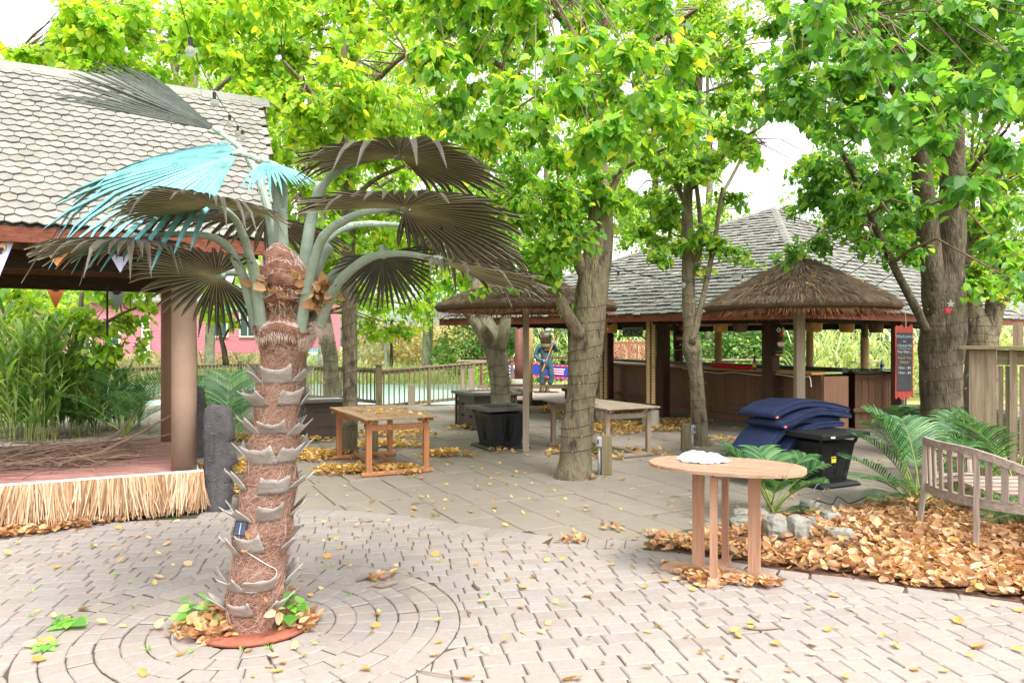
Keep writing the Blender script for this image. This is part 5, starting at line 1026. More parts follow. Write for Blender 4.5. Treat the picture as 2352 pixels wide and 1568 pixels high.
p = G(1124, 1036); tapered('black tapered fire table with a square hole on top beside the umbrella post', (p.x, p.y, 0), .72, .72, .66, .08, 'fire_table', 'fire table', 4)
p = G(1887, 1125); tapered('black fire table with knobs and yellow sticker under the navy cushions', (p.x, p.y, 0), .66, .90, .62, .07, 'fire_table', 'fire table', 3, hole=False, knob=True)
def pit(label, N0, wd, dp, h, openside=False):
    t = thing('fire_table', label, 'fire table', N0, UA); kw = dict(local=True)
    MB().cbox((wd/2, dp/2, h/2-.02), (wd-.10, dp-.10, h-.07)).build('body', M['bronze'], t, **kw)
    for x in (.022, wd-.022):
        for y in (.022, dp-.022): MB().cbox((x, y, (h-.05)/2), (.045, .045, h-.055), 0, .003).build('corner_post', M['bronze'], t, **kw)
    for (c, s) in (((wd/2, .03, .04), (wd-.095, .012, .05)), ((wd/2, .03, h-.10), (wd-.095, .012, .06)), ((.03, dp/2, .04), (.012, dp-.095, .05)), ((.03, dp/2, h-.10), (.012, dp-.095, .06))): MB().cbox(c, s, 0, .002).build('rail', M['bronze'], t, **kw)
    for zz in (.22, h-.22):
        for k in range(14): MB().cbox((wd*.22+k*.034, .047, zz), (.010, .008, .035), 0, .001).build('vent_slot', M['black'], t, **kw)
    for zz in (.25, h-.25):
        for k in range(6):
            for y_ in (dp*.2, dp*.62): MB().cbox((.047, y_+k*.028, zz), (.008, .010, .05), 0, .001).build('vent_slot', M['black'], t, **kw)
    for y in (dp*.47, dp*.53): MB().tube([(.05, y, h*.46), (.02, y, h*.48), (.02, y, h*.60), (.05, y, h*.62)], .006, 6).build('handle', M['steel'], t, **kw)
    o_ = .06; w_ = .20
    for (x0, x1, y0, y1) in ((-o_, wd+o_, -o_, w_-o_), (-o_, wd+o_, dp+o_-w_, dp+o_), (-o_, w_-o_, w_-o_+.002, dp+o_-w_-.002), (wd+o_-w_, wd+o_, w_-o_+.002, dp+o_-w_-.002)):
        MB().cbox(((x0+x1)/2, (y0+y1)/2, h-.03), (x1-x0, y1-y0, .055), 0, .005).build('rim_board', M['bronzetop'], t, **kw)
    MB().cbox((wd/2, dp/2, h-.035), (wd-2*w_+2*o_-.01, dp-2*w_+2*o_-.01, .02)).build('pan', M['slatetop'], t, **kw)
    if openside: MB().cbox((.04, dp*.5, h*.45), (.03, dp*.7, h*.6)).build('open_bay', M['black'], t, **kw)
    return t
p = G(1088, 989); pit('brown square fire table with vent slots and two door handles near the pond rail', (p.x, p.y, 0), .93, .93, .72)
p = G(699, 1013); pit('dark brown fire table with an open side behind the palm trunk', (p.x, p.y, 0), .92, .92, .70, True)
# navy lounger cushions draped over the black fire table
def cushion(label, P0, prof, wd=.56, th=.085, buttons=True):
    t = thing('lounge_cushion', label, 'cushion', P0, 0, 'navy cushions stacked on the fire table'); P0 = Vector(P0)
    pts = spline([P0+U*s+Z*z for s, z in prof], 6); rows_ = []; m = len(pts); seam = []
    for i, p in enumerate(pts):
        d = (pts[min(i+1, m-1)]-pts[max(i-1, 0)]).normalized(); nrm = Vector((-d.z*U.x, -d.z*U.y, math.hypot(d.x, d.y))).normalized(); e = min(1, .35+min(i, m-1-i)*.4); ring = []
        puff = 1+.10*math.sin(i*1.1)
        for (a, b) in ((0,-.28),(.02,-.42),(.08,-.5),(.5,-.5),(.92,-.5),(.98,-.42),(1,-.28),(1,.28),(.98,.42),(.92,.5),(.7,.57),(.5,.6),(.3,.57),(.08,.5),(.02,.42),(0,.28)):
            ring.append(p+W*(a*wd)+nrm*(b*th*e*(puff if b > 0 else 1))+nrm*.006*noise.noise(p*5+Vector((a*3, b, 0))))
        rows_.append(ring+[ring[0]]); seam.append((p+nrm*th*.33*e-W*.003, p-nrm*th*.33*e-W*.003))
    mb = MB().grid(rows_); n = len(rows_[0]); mb.f += [tuple(range(n-2, -1, -1)), tuple(range((m-1)*n, m*n-1))]
    mb.build('cushion_body', M['navy'], t, smooth=True)
    for k in (0, 1): MB().tube([s[k] for s in seam], .006, 6).build('piping', M['navyp'], t)
    q = pts[1]; MB().cbox(q+Z*-.01-W*.008+U*.03, (.045, .004, .024), UA, .001).build('maker_patch', M['orange'], t)
    MB().tube([q+Z*-.01-W*.0105+U*(.03+.007*math.cos(k*PI/4)) + Z*.007*math.sin(k*PI/4) for k in range(9)], .0016, 4).build('patch_ring', M['whitep'], t)
    return t
B0 = V(1780, 958, 8.55)
cz = B0.z
cushion('topmost navy cushion arched over the pile', (B0.x, B0.y, 0), [(-.02, cz), (.18, cz+.075), (.45, cz+.13), (.75, cz+.125), (1.05, cz+.085), (1.30, cz+.035)], .58)
cushion('second navy cushion from the top with an orange patch', (B0.x+.10, B0.y-.06, 0), [(-.06, cz-.10), (.15, cz-.055), (.40, cz+.02), (.65, cz+.04), (.95, cz+.005), (1.14, cz-.03)], .58)
cushion('third navy cushion whose left end drops to the paving', (B0.x+.02, B0.y-.03, 0), [(-.36, .14), (-.22, .32), (-.05, .50), (.15, .64), (.35, .725), (.60, .735), (.90, .725), (1.06, .715)], .56)
cushion('lowest navy cushion lying on the fire table lid', (B0.x+.24, B0.y+.0, 0), [(-.30, .16), (-.12, .38), (.02, .52), (.18, .61), (.40, .665), (.70, .668), (.84, .668)], .52, .07)
# ------------------------------------------------------------------ curved bench chair
bc = thing('garden_bench', 'weathered curved teak bench with slatted back standing on the leaf bed', 'bench', (4.3, 5.98, 0)); BX, BY, BA, BB = 4.30, 5.98, .78, .78
def be(a, k=1.0): return BX+BA*k*math.cos(a), BY+BB*k*math.sin(a)
def rz(a): return .60+.19*sst(.25, 1.0, math.cos(a-PI*.98))
rs = [(PI*.50+i*(PI*1.2)/24) for i in range(25)]
mb = MB(); 
def band(zf, h, t, k=1.0): 
    rows_ = []
    for a in rs:
        x, y = be(a, k); n_ = Vector((math.cos(a)/BA, math.sin(a)/BB, 0)).normalized(); z = zf(a); rows_.append([Vector((x, y, z))+n_*t/2, Vector((x, y, z+h))+n_*t/2, Vector((x, y, z+h))-n_*t/2, Vector((x, y, z))-n_*t/2, Vector((x, y, z))+n_*t/2])
    m_ = MB().grid(rows_); m_.f += [(3,2,1,0), tuple(len(m_.v)-5+q for q in (0,1,2,3))]; return m_
def half(i0, i1, zf, h, t, nm, mt, k=1.0):
    global rs
    full = rs; rs = full[i0:i1+1]; band(zf, h, t, k).build(nm, M[mt], bc); rs = full
half(0, 13, rz, .062, .036, 'top_rail', 'benchx'); half(13, 24, lambda a: rz(a)-.0015, .062, .036, 'top_rail', 'benchx')
half(0, 13, lambda a: .385, .055, .03, 'seat_rail', 'benchx', .985); half(13, 24, lambda a: .384, .055, .03, 'seat_rail', 'benchx', .985)
half(0, 24, lambda a: .441, .018, .05, 'seat_edge', 'benchx', .97)
for i in range(27):
    a = PI*.50+(i+.4)*(PI*1.2)/27; x, y = be(a); xs_, ys_ = be(a, .985)
    if min(abs(a-q) for q in (PI*.50, PI*.86, PI*1.15, PI*1.69)) < .05: continue
    d = Vector((math.cos(a)/BA, math.sin(a)/BB, 0)).normalized(); tn = Vector((-d.y, d.x, 0)); p0, p1 = Vector((xs_, ys_, .459)), Vector((x, y, rz(a)+.002))
    MB().bar(p0, p1, .048, .014, up=d, ch=.002).build('slat', M['bench'], bc)
for a, out in ((PI*.86, .07), (PI*1.15, .02), (PI*.50, .05), (PI*1.69, .03)):
    x, y = be(a, 1.0); x1, y1 = be(a, 1.0+out); MB().tube([(x1, y1, .02), ((x+x1)/2, (y+y1)/2, .22), (x, y, .45), (x, y, rz(a)+.02)], [.024, .028, .028, .024], 4).build('leg', M['bench'], bc)
for i in range(7):
    f = -.78+i*.24; hw_ = BB*.9*math.sqrt(max(0, 1-f*f)); MB().cbox((BX+.12, BY+f*BB*.9, .463), (BA*1.5*math.sqrt(max(.05, 1-f*f)), .085, .018), 0, .003).build('seat_slat', M['benchx'], bc)
MB().bar((BX+.1, BY-.5, .40), (BX+.1, BY+.5, .40), .05, .04).build('seat_bearer', M['benchx'], bc)
# ------------------------------------------------------------------ timber box, outlet posts, rocks, sticks
tb = thing('timber_box', 'tall weathered timber box with a mossy cap board behind the bench', 'timber box', (V(2226, 800, 8.0).x, 8.0, 0), math.radians(-34)); x0 = 0.0; D0 = 0.0
zt = V(0, 802, 8.0).z
MB().cbox((x0+.52, D0+.30, zt+.018), (1.22, .75, .036), 0, .004).build('cap_board', M['fencex'], tb, local=True)
MB().cbox((x0+.125, D0+.02, zt/2), (.25, .05, zt-.004), 0, .004).build('corner_plank', M['oldwood'], tb, local=True); MB().cbox((x0+.01, D0+.30, zt/2), (.04, .5, zt-.004), 0, .004).build('side_plank', M['oldwood'], tb, local=True)
MB().cbox((x0+.64, D0+.035, zt-.085), (.77, .03, .16), 0, .004).build('header_board', M['fencex'], tb, local=True); MB().cbox((x0+.64, D0+.035, .25), (.77, .03, .16), 0, .004).build('footer_board', M['fencex'], tb, local=True)
for k in range(12):
    MB().cbox((x0+.29+k*.063, D0+.055, (zt-.17+.33)/2), (.046, .018, zt-.52), 0, .002).build('slat', M['oldwood'], tb, local=True)
for k in (0, 1, 2): MB().cbox((x0+.40+k*.235, D0+.01, zt/2), (.065, .025, zt-.006), 0, .003).build('batten', M['oldwood'], tb, local=True)
MB().bar((x0+.55, D0+.03, zt-.25), (x0+.64, D0+.03, zt-.6), .07, .016, up=(0, 1, 0)).build('brace', M['oldwood'], tb, local=True)
MB().prism([(x0+.40, D0+.45), (x0+.50, D0+.45), (x0+.50, D0+.5), (x0+.40, D0+.5)], zt+.036, zt+.30).build('back_post', M['oldwood'], tb, local=True)
def outlet(label, x, y, h, side, wd=.13):
    p = G(x, y); t = thing('outlet_post', label, 'post', p, 0, 'short wooden posts with power outlets')
    MB().cbox((p.x, p.y+.06, h/2), (wd, .11, h), 0, .006).build('post', M['fence'], t)
    if side:
        bx = p.x+side*(wd/2+.03); MB().cbox((bx, p.y+.02, h-.08), (.06, .07, .13), 0, .006).build('outlet_box', M['galv'], t); MB().cbox((bx+side*.012, p.y-.018, h-.08), (.05, .012, .10), 0, .004).build('outlet_cover', M['galv'], t); MB().cbox((bx+side*.02, p.y-.026, h-.075), (.016, .004, .06), 0, .001).build('cover_slot', M['black'], t)
        MB().tube([(bx, p.y+.03, .0), (bx, p.y+.03, h-.14)], .017, 8).build('conduit', M['galv'], t, smooth=True)
outlet('short post with a grey outlet box close beside the central tree', 1394, 1091, .50, -1); outlet('short mossy post with a small outlet box beside the slim tree', 1577, 1036, .42, 1); outlet('short green stained post with conduit behind the teak table', 856, 1037, .48, -1)
def rock(label, x, y, wd, h, dp, seed, rot=0, z=.04, m='rock'):
    p = G(x, y); MBk = MB(); NA, NB = 16, 10; P = []
    for i in range(NB+1):
        th = PI*i/NB; row_ = []
        for k in range(NA+1):
            a = 2*PI*(k % NA)/NA; v = Vector((math.sin(th)*math.cos(a), math.sin(th)*math.sin(a), math.cos(th))); q = Vector([math.copysign(abs(c)**.7, c) for c in v])
            f = 1+.30*noise.noise(v*1.3+Vector((seed, 0, 0)))+.14*abs(noise.noise(v*3.1+Vector((seed, 3, 0)))); q = Vector((q.x*wd/2*f, q.y*dp/2*f, q.z*h/2*f)); q = Matrix.Rotation(rot, 3, 'Z') @ q; row_.append(q+Vector((p.x, p.y, h*.42+z)))
        P.append(row_)
    tag(MBk.grid(P).build('rock', M[m]), label, 'rock', 'field stones in the bed')
rock('mossy grey field stone at the bed edge behind the oval table', 1780, 1246, .20, .20, .2, 1); rock('pale upright field stone in the bed beside the mossy one', 1832, 1250, .17, .21, .17, 4, .5); rock('flat pale stone lying among the leaves', 1928, 1248, .26, .10, .14, 7, -.3)
rock('low grey stone nearest the areca palm', 1905, 1212, .18, .12, .16, 9); rock('small stone tucked right of the upright one', 1862, 1222, .09, .11, .1, 12); rock('grey stone seen between the oval table legs', 1706, 1226, .20, .12, .18, 14); rock('long flat stone at the back of the bed behind the oval table', 1725, 1200, .34, .10, .2, 17); rock('far low stone behind the areca stems', 1860, 1180, .2, .09, .14, 19)
def stick(label, P, r, m='brush'): tag(MB().tube(spline([G(x, y, .008+dz) for x, y, dz in P], 4), r, 6).build('stick', M[m], smooth=True), label, 'stick', 'sticks lying on the bricks')
stick('short dark twig lying in front of the oval table', [(1708,1440,0),(1745,1444,.004),(1790,1441,0)], .006); stick('grey stick beside a leaf clump near the middle bricks', [(818,1334,0),(842,1327,.005),(862,1322,.01)], .009, 'bark'); stick('reddish stick near the brick ring', [(856,1345,0),(880,1347,.004),(912,1338,0)], .007); stick('long thin curved twig near the lower edge', [(956,1538,0),(1000,1545,.01),(1060,1554,.004),(1090,1550,.0)], .004); stick('thin straight twig on the bricks left of the palm', [(622,1270,0),(648,1260,.004)], .004); stick('small pale stub of wood on the middle bricks', [(1086,1343,0),(1100,1352,.004)], .012, 'bark')
tag(MB().tube(spline([V(1862,1160,7.4), G(1880,1150,.16), G(1910,1158,.05), G(1925,1140,.22), G(1950,1155,.1), G(1990,1140,.2)], 5), .006, 5).build('root_twig', M['black']), 'black curling cable half buried in the leaf bed', 'cable')
o = MB().tube(spline([G(1868,1128,.02), G(1880,1110,.06), G(1910,1102,.02), G(1890,1130,.012), G(1915,1140,.012)], 5), .004, 5).build('garden_wire', M['galv']); tag(o, 'thin grey wire looping on the slabs by the navy cushions', 'wire')
# ------------------------------------------------------------------ thatched umbrellas
def umbrella(label, c, R0, ze, za, wd, posts, gname='thatched umbrellas'):
    t = thing('thatched_umbrella', label, 'umbrella', (c.x, c.y, 0), 0, gname); x, y = c.x, c.y
    MB().cbox((x, y, (za-.1)/2), (wd, wd, za-.1), 0, .006).build('post', M['greypost'], t)
    prof = [(.02, za), (R0*.12, za-.045), (R0*.3, za-.16), (R0*.62, za-.36), (R0*.95, ze+.05), (R0, ze-.02), (R0*.97, ze-.07), (R0*.6, za-.47), (.05, za-.2)]
    MB().lathe((x, y, 0), prof, 40).build('thatch', M['thatch'], t, smooth=True)
    vs = []
    def surf(f):
        r = f*R0; return za-.02-(za-ze-.02)*(f**1.12)
    for i in range(9000):
        lay = R.choice((0, 1, 2, 3)); f0 = (.04, .26, .50, .72)[lay]+R.random()*.24; l = R.uniform(.14, .30)/R0; f1 = min(1.03, f0+l); a = R.random()*2*PI; da = R.gauss(0, .05)
        lift = .030+.035*(1-(f0-(.04, .26, .50, .72)[lay])/.24); w_ = R.uniform(.003, .007)
        p0 = Vector((x+math.cos(a)*f0*R0, y+math.sin(a)*f0*R0, surf(f0)+lift*.5)); p1 = Vector((x+math.cos(a+da)*f1*R0, y+math.sin(a+da)*f1*R0, surf(min(1, f1))+lift+R.gauss(0, .008)-max(0, f1-.97)*.9)); s = Vector((-math.sin(a), math.cos(a), 0))*w_
        vs.append([tuple(q) for q in (p0-s, p0+s, p1+s*.6, p1-s*.6)])
    o = np_mesh('straw', np.array(vs), 1, 4, [(0,1,2,3)], M['thatchs'], t); o['kind'] = 'stuff'
    vs = []
    for i in range(4200):
        a = R.random()*2*PI; f0 = R.uniform(.55, .99); f1 = f0+R.uniform(.02, .08); p0 = Vector((x+math.cos(a)*f0*R0, y+math.sin(a)*f0*R0, surf(f0)-.11-.03*(f0 < .9))); p1 = Vector((x+math.cos(a)*f1*R0, y+math.sin(a)*f1*R0, surf(min(f1, 1))-.125-R.random()*.05)); s = Vector((-math.sin(a), math.cos(a), 0))*.004
        vs.append([tuple(q) for q in (p0-s, p0+s, p1+s*.5, p1-s*.5)])
    o = np_mesh('fringe', np.array(vs), 1, 4, [(0,1,2,3)], M['thatchu'], t); o['kind'] = 'stuff'
    MB().lathe((x, y, za-.03), [(.17, 0), (.13, .035), (.05, .085), (.015, .10)], 14).build('cap', M['straw'], t)
    for k in range(4):
        a = UA+k*PI/2; MB().bar((x+math.cos(a)*.06, y+math.sin(a)*.06, za-.52), (x+math.cos(a)*R0*.9, y+math.sin(a)*R0*.9, ze-.06), .04, .06).build('rafter', M['greypost'], t)
    MB().bar((x-R0*.62, y-wd*.7, ze+.0), (x+R0*.62, y-wd*.7, ze+.0), .035, .07).build('cross_beam', M['greypost'], t)
    P = []
    for i in range(46):
        a = R.uniform(-PI, 0)+R.choice((0, 0, 0, PI)); f = R.uniform(.2, .98); P.append((x+math.cos(a)*f*R0, y+math.sin(a)*f*R0, surf(f)+.035))
    o = leaves('leaves_on_thatch', P, [(R.gauss(0,1), R.gauss(0,1), -.2) for _ in P], [(R.gauss(0,.5), R.gauss(-.5,.5), 1) for _ in P], [R.uniform(.05, .085) for _ in P], M['yleaf'], None, CURL, CURL_F, [.7]*len(P)); o['kind'] = 'stuff'
c = V(1836, 900, 9.9); umbrella('thatched umbrella strewn with leaves standing before the bar counter', c, 1.27, 2.17, 2.83, .115, 1)
c = V(1208, 900, 11.08); umbrella('thatched umbrella behind the central tree beside the square fire table', c, 1.40, 2.22, 2.72, .095, 1)
# ------------------------------------------------------------------ bar pavilion
EZB = 2.215; Nc, Lc, Rc, Bc, Ap = Vector((5.0, 11.9, EZB)), Vector((-1.64, 16.5, EZB)), Vector((11.95, 16.75, EZB)), Vector((5.6, 24.0, EZB)), Vector((6.1, 16.9, 4.80))
bar = thing('bar_pavilion', 'open tiki bar under a wide grey shake roof on poles', 'pavilion', (5.2, 16.5, 0))
rfm = MB().add([Nc, Lc, Bc, Rc, Ap]+[p-Z*.07 for p in (Nc, Lc, Bc, Rc, Ap)], [(1,0,4), (2,1,4), (3,2,4), (0,3,4), (5,6,9), (6,7,9), (7,8,9), (8,5,9), (0,1,6,5), (1,2,7,6), (2,3,8,7), (3,0,5,8)]); roof = rfm.build('roof', M['underlay'], bar)
shk = []
def face(A, B, apex, side):
    d = (B-A); L = d.length; d.normalize(); h = apex-A; s = h-d*h.dot(d); SL_ = s.length; s.normalize(); n_ = d.cross(s); n_ = n_ if n_.z > 0 else -n_; xa = h.dot(d); row_h = .165; k = 0
    sag = .10
    while k*row_h < SL_-.05:
        v0 = k*row_h; f = (v0+row_h*.4)/SL_; u0, u1 = xa*f, L+(xa-L)*f; u = u0+R.random()*.1
        while u < u1-.04:
            wd = R.uniform(.11, .19); wd = min(wd, u1-u); j = R.gauss(0, .012); g_ = .006; z0 = .030+R.random()*.022; bow = -sag*math.sin(PI*min(1, v0/SL_))*0
            q = [(u+g_, v0-.045+j), (u+wd-g_, v0-.045+j+R.gauss(0, .006)), (u+wd-g_, v0+row_h), (u+g_, v0+row_h)]; tp = [A+d*x+s*y+n_*(z0 if i < 2 else .006) for i, (x, y) in enumerate(q)]; bt = [p-n_*(.018 if i < 2 else .004) for i, p in enumerate(tp)]
            shk.append((tp+bt, (A+d*u+s*v0)))
            u += wd
        k += 1
face(Lc, Nc, Ap, 0); face(Nc, Rc, Ap, 1)
SF = [(0,1,2,3), (7,6,5,4), (0,4,5,1), (1,5,6,2), (2,6,7,3), (3,7,4,0)]
shk.sort(key=lambda q: q[1].y-(0 if 1.2 < q[1].x else -3)); rest = MB()
for i, (vs, p) in enumerate(shk):
    if i < 300: MB().add(vs, SF).build('shake', M['shake'], roof)
    else: rest.add(vs, SF)
o = rest.build('shake_field', M['shake'], roof); o['kind'] = 'stuff'
for a, b in ((Nc, Ap), (Rc, Ap), (Lc, Ap)):
    n = 30; d = (b-a)/n; sdv = d.cross(Z).normalized(); nn = sdv.cross(d).normalized(); nn = nn if nn.z > 0 else -nn
    for k in range(n):
        p = a+d*k
        for sg in (-1, 1): MB().add([q+nn*h for h in (.055, .035) for q in (p-d*.2, p-d*.2+sdv*sg*.085-nn*.035, p+d*1.0+sdv*sg*.085-nn*.045, p+d*1.0-nn*.012)], SF).build('hip_shingle', M['shingle'], roof)
for a, b in ((Lc, Nc), (Nc, Rc)): MB().bar(a-Z*.075, b-Z*.075, .04, .14).build('fascia', M['redwood'], bar)
ctr = (Lc+Nc+Rc+Bc)/4
mb = MB(); ins = lambda p, k=.05: p+(Vector((Ap.x, Ap.y, p.z))-p)*k
cl_ = [ins(p, .03)-Z*.085 for p in (Nc, Lc, Bc, Rc)]; mb.add(cl_+[Ap-Z*.16], [(0,1,4), (1,2,4), (2,3,4), (3,0,4)]); mb.build('bamboo_ceiling', M['bamboo'], bar)
for a, b in ((Lc, Nc), (Nc, Rc), (Bc, Rc), (Lc, Bc)):
    n = max(6, int((b-a).length/1.0))
    for k in range(1, n):
        p = a+(b-a)*k/n; q = p+(Ap-p)*.62; MB().bar(ins(p, .05)-Z*.15, q-Z*.20, .05, .10).build('rafter', M['darkwood'], bar)
ring = [ins(p, .20)-Z*.10 for p in (Nc, Lc, Bc, Rc)]
for i in range(4): MB().bar(ring[i], ring[(i+1) % 4], .10, .16).build('ring_beam', M['darkwood'], bar)
# poles
def pole(dx, D_, r, m, z0, z1, base=None, rope=None, nm='pole'):
    x = (dx-1176)/F*D_
    if m == 'darkpost': o = MB().cbox((x, D_, (z0+z1)/2), (2*r, 2*r, z1-z0), math.radians(35), .008).build('post', M[m], bar)
    else: o = MB().lathe((x, D_, 0), [(r*1.03, z0), (r, z0+.4), (r*.96, z1)], 14).build(nm, M[m], bar, smooth=True)
    if rope:
        mb = MB(); k = 0; z = rope[0]; pts = []
        while z < rope[1]:
            mb.lathe((x, D_, z), [(r*.98, 0), (r+.016, .006), (r+.020, .0145), (r+.016, .023), (r*.98, .029)], 16, R.random()); z += .030
        mb.build('rope_wrap', M['rope'], o, smooth=True)
    if base: MB().lathe((x, D_, 0), [(base*1.05, 0), (base, .05), (base*.95, .36), (base*.85, .38)], 18).build('footing', M['concrete'], bar, smooth=True)
    return x
pole(1494.5, 14.1, .072, 'darkpost', .36, 2.35, .17, (.50, 2.30)); pole(1386, 15.9, .072, 'darkpost', .36, 2.4, .17, (.46, 2.36)); pole(1217, 19.6, .07, 'fence', .0, 2.5, None, (.36, 2.45)); pole(1523, 16.6, .11, 'darkpost', 0, 2.6)
pole(1192, 21.5, .13, 'pole', .55, 2.5); MB().lathe(((1192-1176)/F*21.5, 21.5, 0), [(.23, .1), (.23, .60), (.2, .62)], 18).build('footing', M['concrete'], bar, smooth=True)
pole(1314, 19.5, .12, 'pole', 0, 2.5); pole(1399, 20, .13, 'pole', 0, 2.6); pole(1558, 19.5, .13, 'pole', 0, 2.7); pole(1770, 13.9, .115, 'darkpost', 0, 2.5); pole(2064, 13.9, .10, 'darkpost', 0, 2.3)
for dx, dd, top in ((1650, 18.4, 2.5), (1860, 18.4, 2.6), (1986, 16.8, 2.4)): pole(dx, dd, .078, 'greypost', 0, top, None, (.9, top-.32 if dx != 1986 else 1.78))
# counter: face boards, rail, top
E0, E1 = Vector((2.48, 21.6, 0)), Vector((5.57, 13.0, 0)); CD = (E1-E0).normalized(); CN = Vector((CD.y, -CD.x, 0)); CN = CN if CN.x < 0 else -CN; CL = (E1-E0).length; CH = 1.14
ct = thing('bar_counter', 'long brown boarded bar counter with a varnished top under the shake roof', 'bar counter', E1); Mx = Matrix((CD, -CN, Z)).transposed(); ang = math.atan2(CD.y, CD.x)
n = int(CL/.165)
for k in range(n):
    p = E0+CD*(CL*(k+.5)/n); MB().cbox(p+Z*(.14+(CH-.10-.14)/2)+CN*R.gauss(0, .0012), (CL/n-.008, .022, CH-.28), ang, .003).build('board', M['barwood'], ct)
MB().cbox((E0+E1)/2-CN*.03+Z*(CH/2-.03), (CL-.02, .03, CH-.1), ang).build('backing', M['darkwood'], ct)
MB().cbox((E0+E1)/2+CN*.012+Z*(CH-.10), (CL, .03, .10), ang).build('top_rail', M['barwood'], ct); MB().cbox((E0+E1)/2+CN*.012+Z*.09, (CL, .03, .12), ang).build('kick_board', M['barwood'], ct); MB().cbox((E0+E1)/2+CN*.05+Z*.32, (CL+.02, .045, .07), ang).build('foot_rail', M['barrail'], ct)
for k in range(10):
    p = E0+CD*(CL*(k+.3)/10); MB().cbox(p+CN*.022+Z*.29, (.05, .014, .06), ang).build('rail_bracket', M['barrail'], ct)
for k in range(5):
    p = E0+CD*(CL*(k+.5)/5); MB().cbox(p+CN*.10+Z*(CH-.018), (CL/5-.01, .30, .045), ang, .006).build('top_plank', M['bartop'], ct); MB().cbox(p-CN*.25+Z*(CH-.012), (CL/5-.01, .40, .035), ang, .004).build('inner_top', M['greenfelt'], ct); MB().cbox(p-CN*.52+Z*(CH+.035), (CL/5-.01, .14, .09), ang, .004).build('back_ledge', M['blacktop'], ct)
MB().cbox(E1-CN*.28+CD*.012+Z*(CH/2-.03), (.03, .56, CH-.08), ang).build('end_panel', M['barwood'], ct)
tapp = E1-CD*1.05+CN*.02+Z*.80; MB().tube([tapp, tapp+CN*.07, tapp+CN*.09-Z*.03], [.014, .014, .012], 8).build('tap', M['steel'], ct); MB().cbox(tapp+CN*.05+Z*.025, (.06, .012, .012), ang).build('tap_handle', M['black'], ct)
tag(MB().tube(spline([E0+CD*(CL*f)+CN*.26+Z*(CH-.05-dz) for f, dz in ((.55,.0),(.62,.03),(.70,.06),(.76,.02),(.84,.05),(.9,.01),(.97,.05),(.995,.02),(1.0,.2))], 4), .008, 6).build('rope_light', M['whitep']), 'white tube light cable sagging under the bar top edge', 'cable')
# back bar and the cabinet right of the gap
bb = thing('back_bar', 'black topped inner bar counter seen over the front counter', 'bar counter', (6.5, 16, 0)); p0, p1 = V(1700, 850, 16.2), V(2060, 850, 15.4); p0.z = p1.z = 0; dd = (p1-p0).normalized(); L = (p1-p0).length; an2 = math.atan2(dd.y, dd.x)
MB().cbox((p0+p1)/2+Z*1.10, (L, .6, .05), an2, .005).build('counter_top', M['blacktop'], bb); MB().cbox((p0+p1)/2+Z*.53, (L-.06, .5, 1.06), an2).build('body', M['darkpost'], bb)
cb_ = thing('bar_cabinet', 'brown boarded cabinet with a black top right of the bar opening', 'bar counter', (7.1, 14.2, 0)); xa_, xb_ = (1963-1176)/F*14.2, (2056-1176)/F*14.2
for k in range(6): wdk = (xb_-xa_)/6; MB().cbox((xa_+wdk*(k+.5), 14.2, .55), (wdk-.007, .022, .84), 0, .003).build('board', M['barwood'], cb_)
MB().cbox(((xa_+xb_)/2, 14.5, .52), (xb_-xa_-.03, .56, 1.0), 0).build('body', M['darkpost'], cb_); MB().cbox(((xa_+xb_)/2, 14.188, 1.02), (xb_-xa_, .03, .09), 0).build('top_rail', M['barwood'], cb_); MB().cbox(((xa_+xb_)/2, 14.188, .07), (xb_-xa_, .03, .13), 0).build('kick_board', M['barwood'], cb_)
MB().cbox(((xa_+xb_)/2, 14.16, .36), (xb_-xa_+.1, .05, .07), 0).build('foot_rail', M['barrail'], cb_); MB().cbox(((xa_+xb_)/2, 14.45, 1.10), (xb_-xa_+.14, .75, .05), 0, .004).build('counter_top', M['blacktop'], cb_)
xg = (1905-1176)/F*14.9; MB().cbox((xg+.35, 14.9, .53), (.9, .04, 1.05), 0).build('gap_panel', M['darkpost'], cb_)
# things on and around the bar
def on(dx, D_, z): return Vector(((dx-1176)/F*D_, D_, z))
q = on(1733, 14.2, CH+.005); t = thing('bottle', 'brown glass bottle standing on the bar top', 'bottle', q); MB().lathe(q, [(.032, 0), (.034, .01), (.034, .15), (.026, .19), (.013, .225), (.012, .275), (.014, .28)], 14).build('glass', M['bottle'], t, smooth=True); MB().lathe(q+Z*.05, [(.0348, 0), (.0348, .06)], 14).build('label', M['tikiy'], t)
a, b = on(1632, 15.4, CH+.05), on(1728, 14.4, CH+.05); tag(MB().tube(spline([a, a*.7+b*.3+Z*.015, a*.4+b*.6, b]), [.02, .035, .045, .05, .052, .05, .052, .055, .05, .055, .052, .05, .055, .055, .05, .05, .055, .052, .03], 10, wob=.2).build('red_bag', M['redbag'], smooth=True), 'rolled red cloth lying on the bar top', 'bag')
q = on(2026, 14.35, 1.128); t = thing('water_bottle', 'clear plastic water bottle with blue label on the cabinet top', 'bottle', q); MB().lathe(q, [(.03, 0), (.033, .01), (.033, .13), (.028, .16), (.014, .19), (.014, .205)], 14).build('plastic', M['clearpl'], t, smooth=True); MB().lathe(q+Z*.07, [(.0337, 0), (.0337, .05)], 14).build('label', M['flagblue'], t); MB().lathe(q+Z*.2, [(.016, 0), (.016, .018)], 10).build('cap', M['whitep'], t)
mb = MB()
for k in range(9):
    c = on(1948+R.random()*70, 14.3+R.random()*.3, 1.135+R.random()*.02); mb.tube([c+Vector((math.cos(a)*.09, math.sin(a)*.06, .012*math.sin(a*3))) for a in [i*.6 for i in range(12)]], .008, 4, False)
tag(mb.build('cable_coil', M['black']), 'tangled black cable coil on the cabinet top', 'cable')
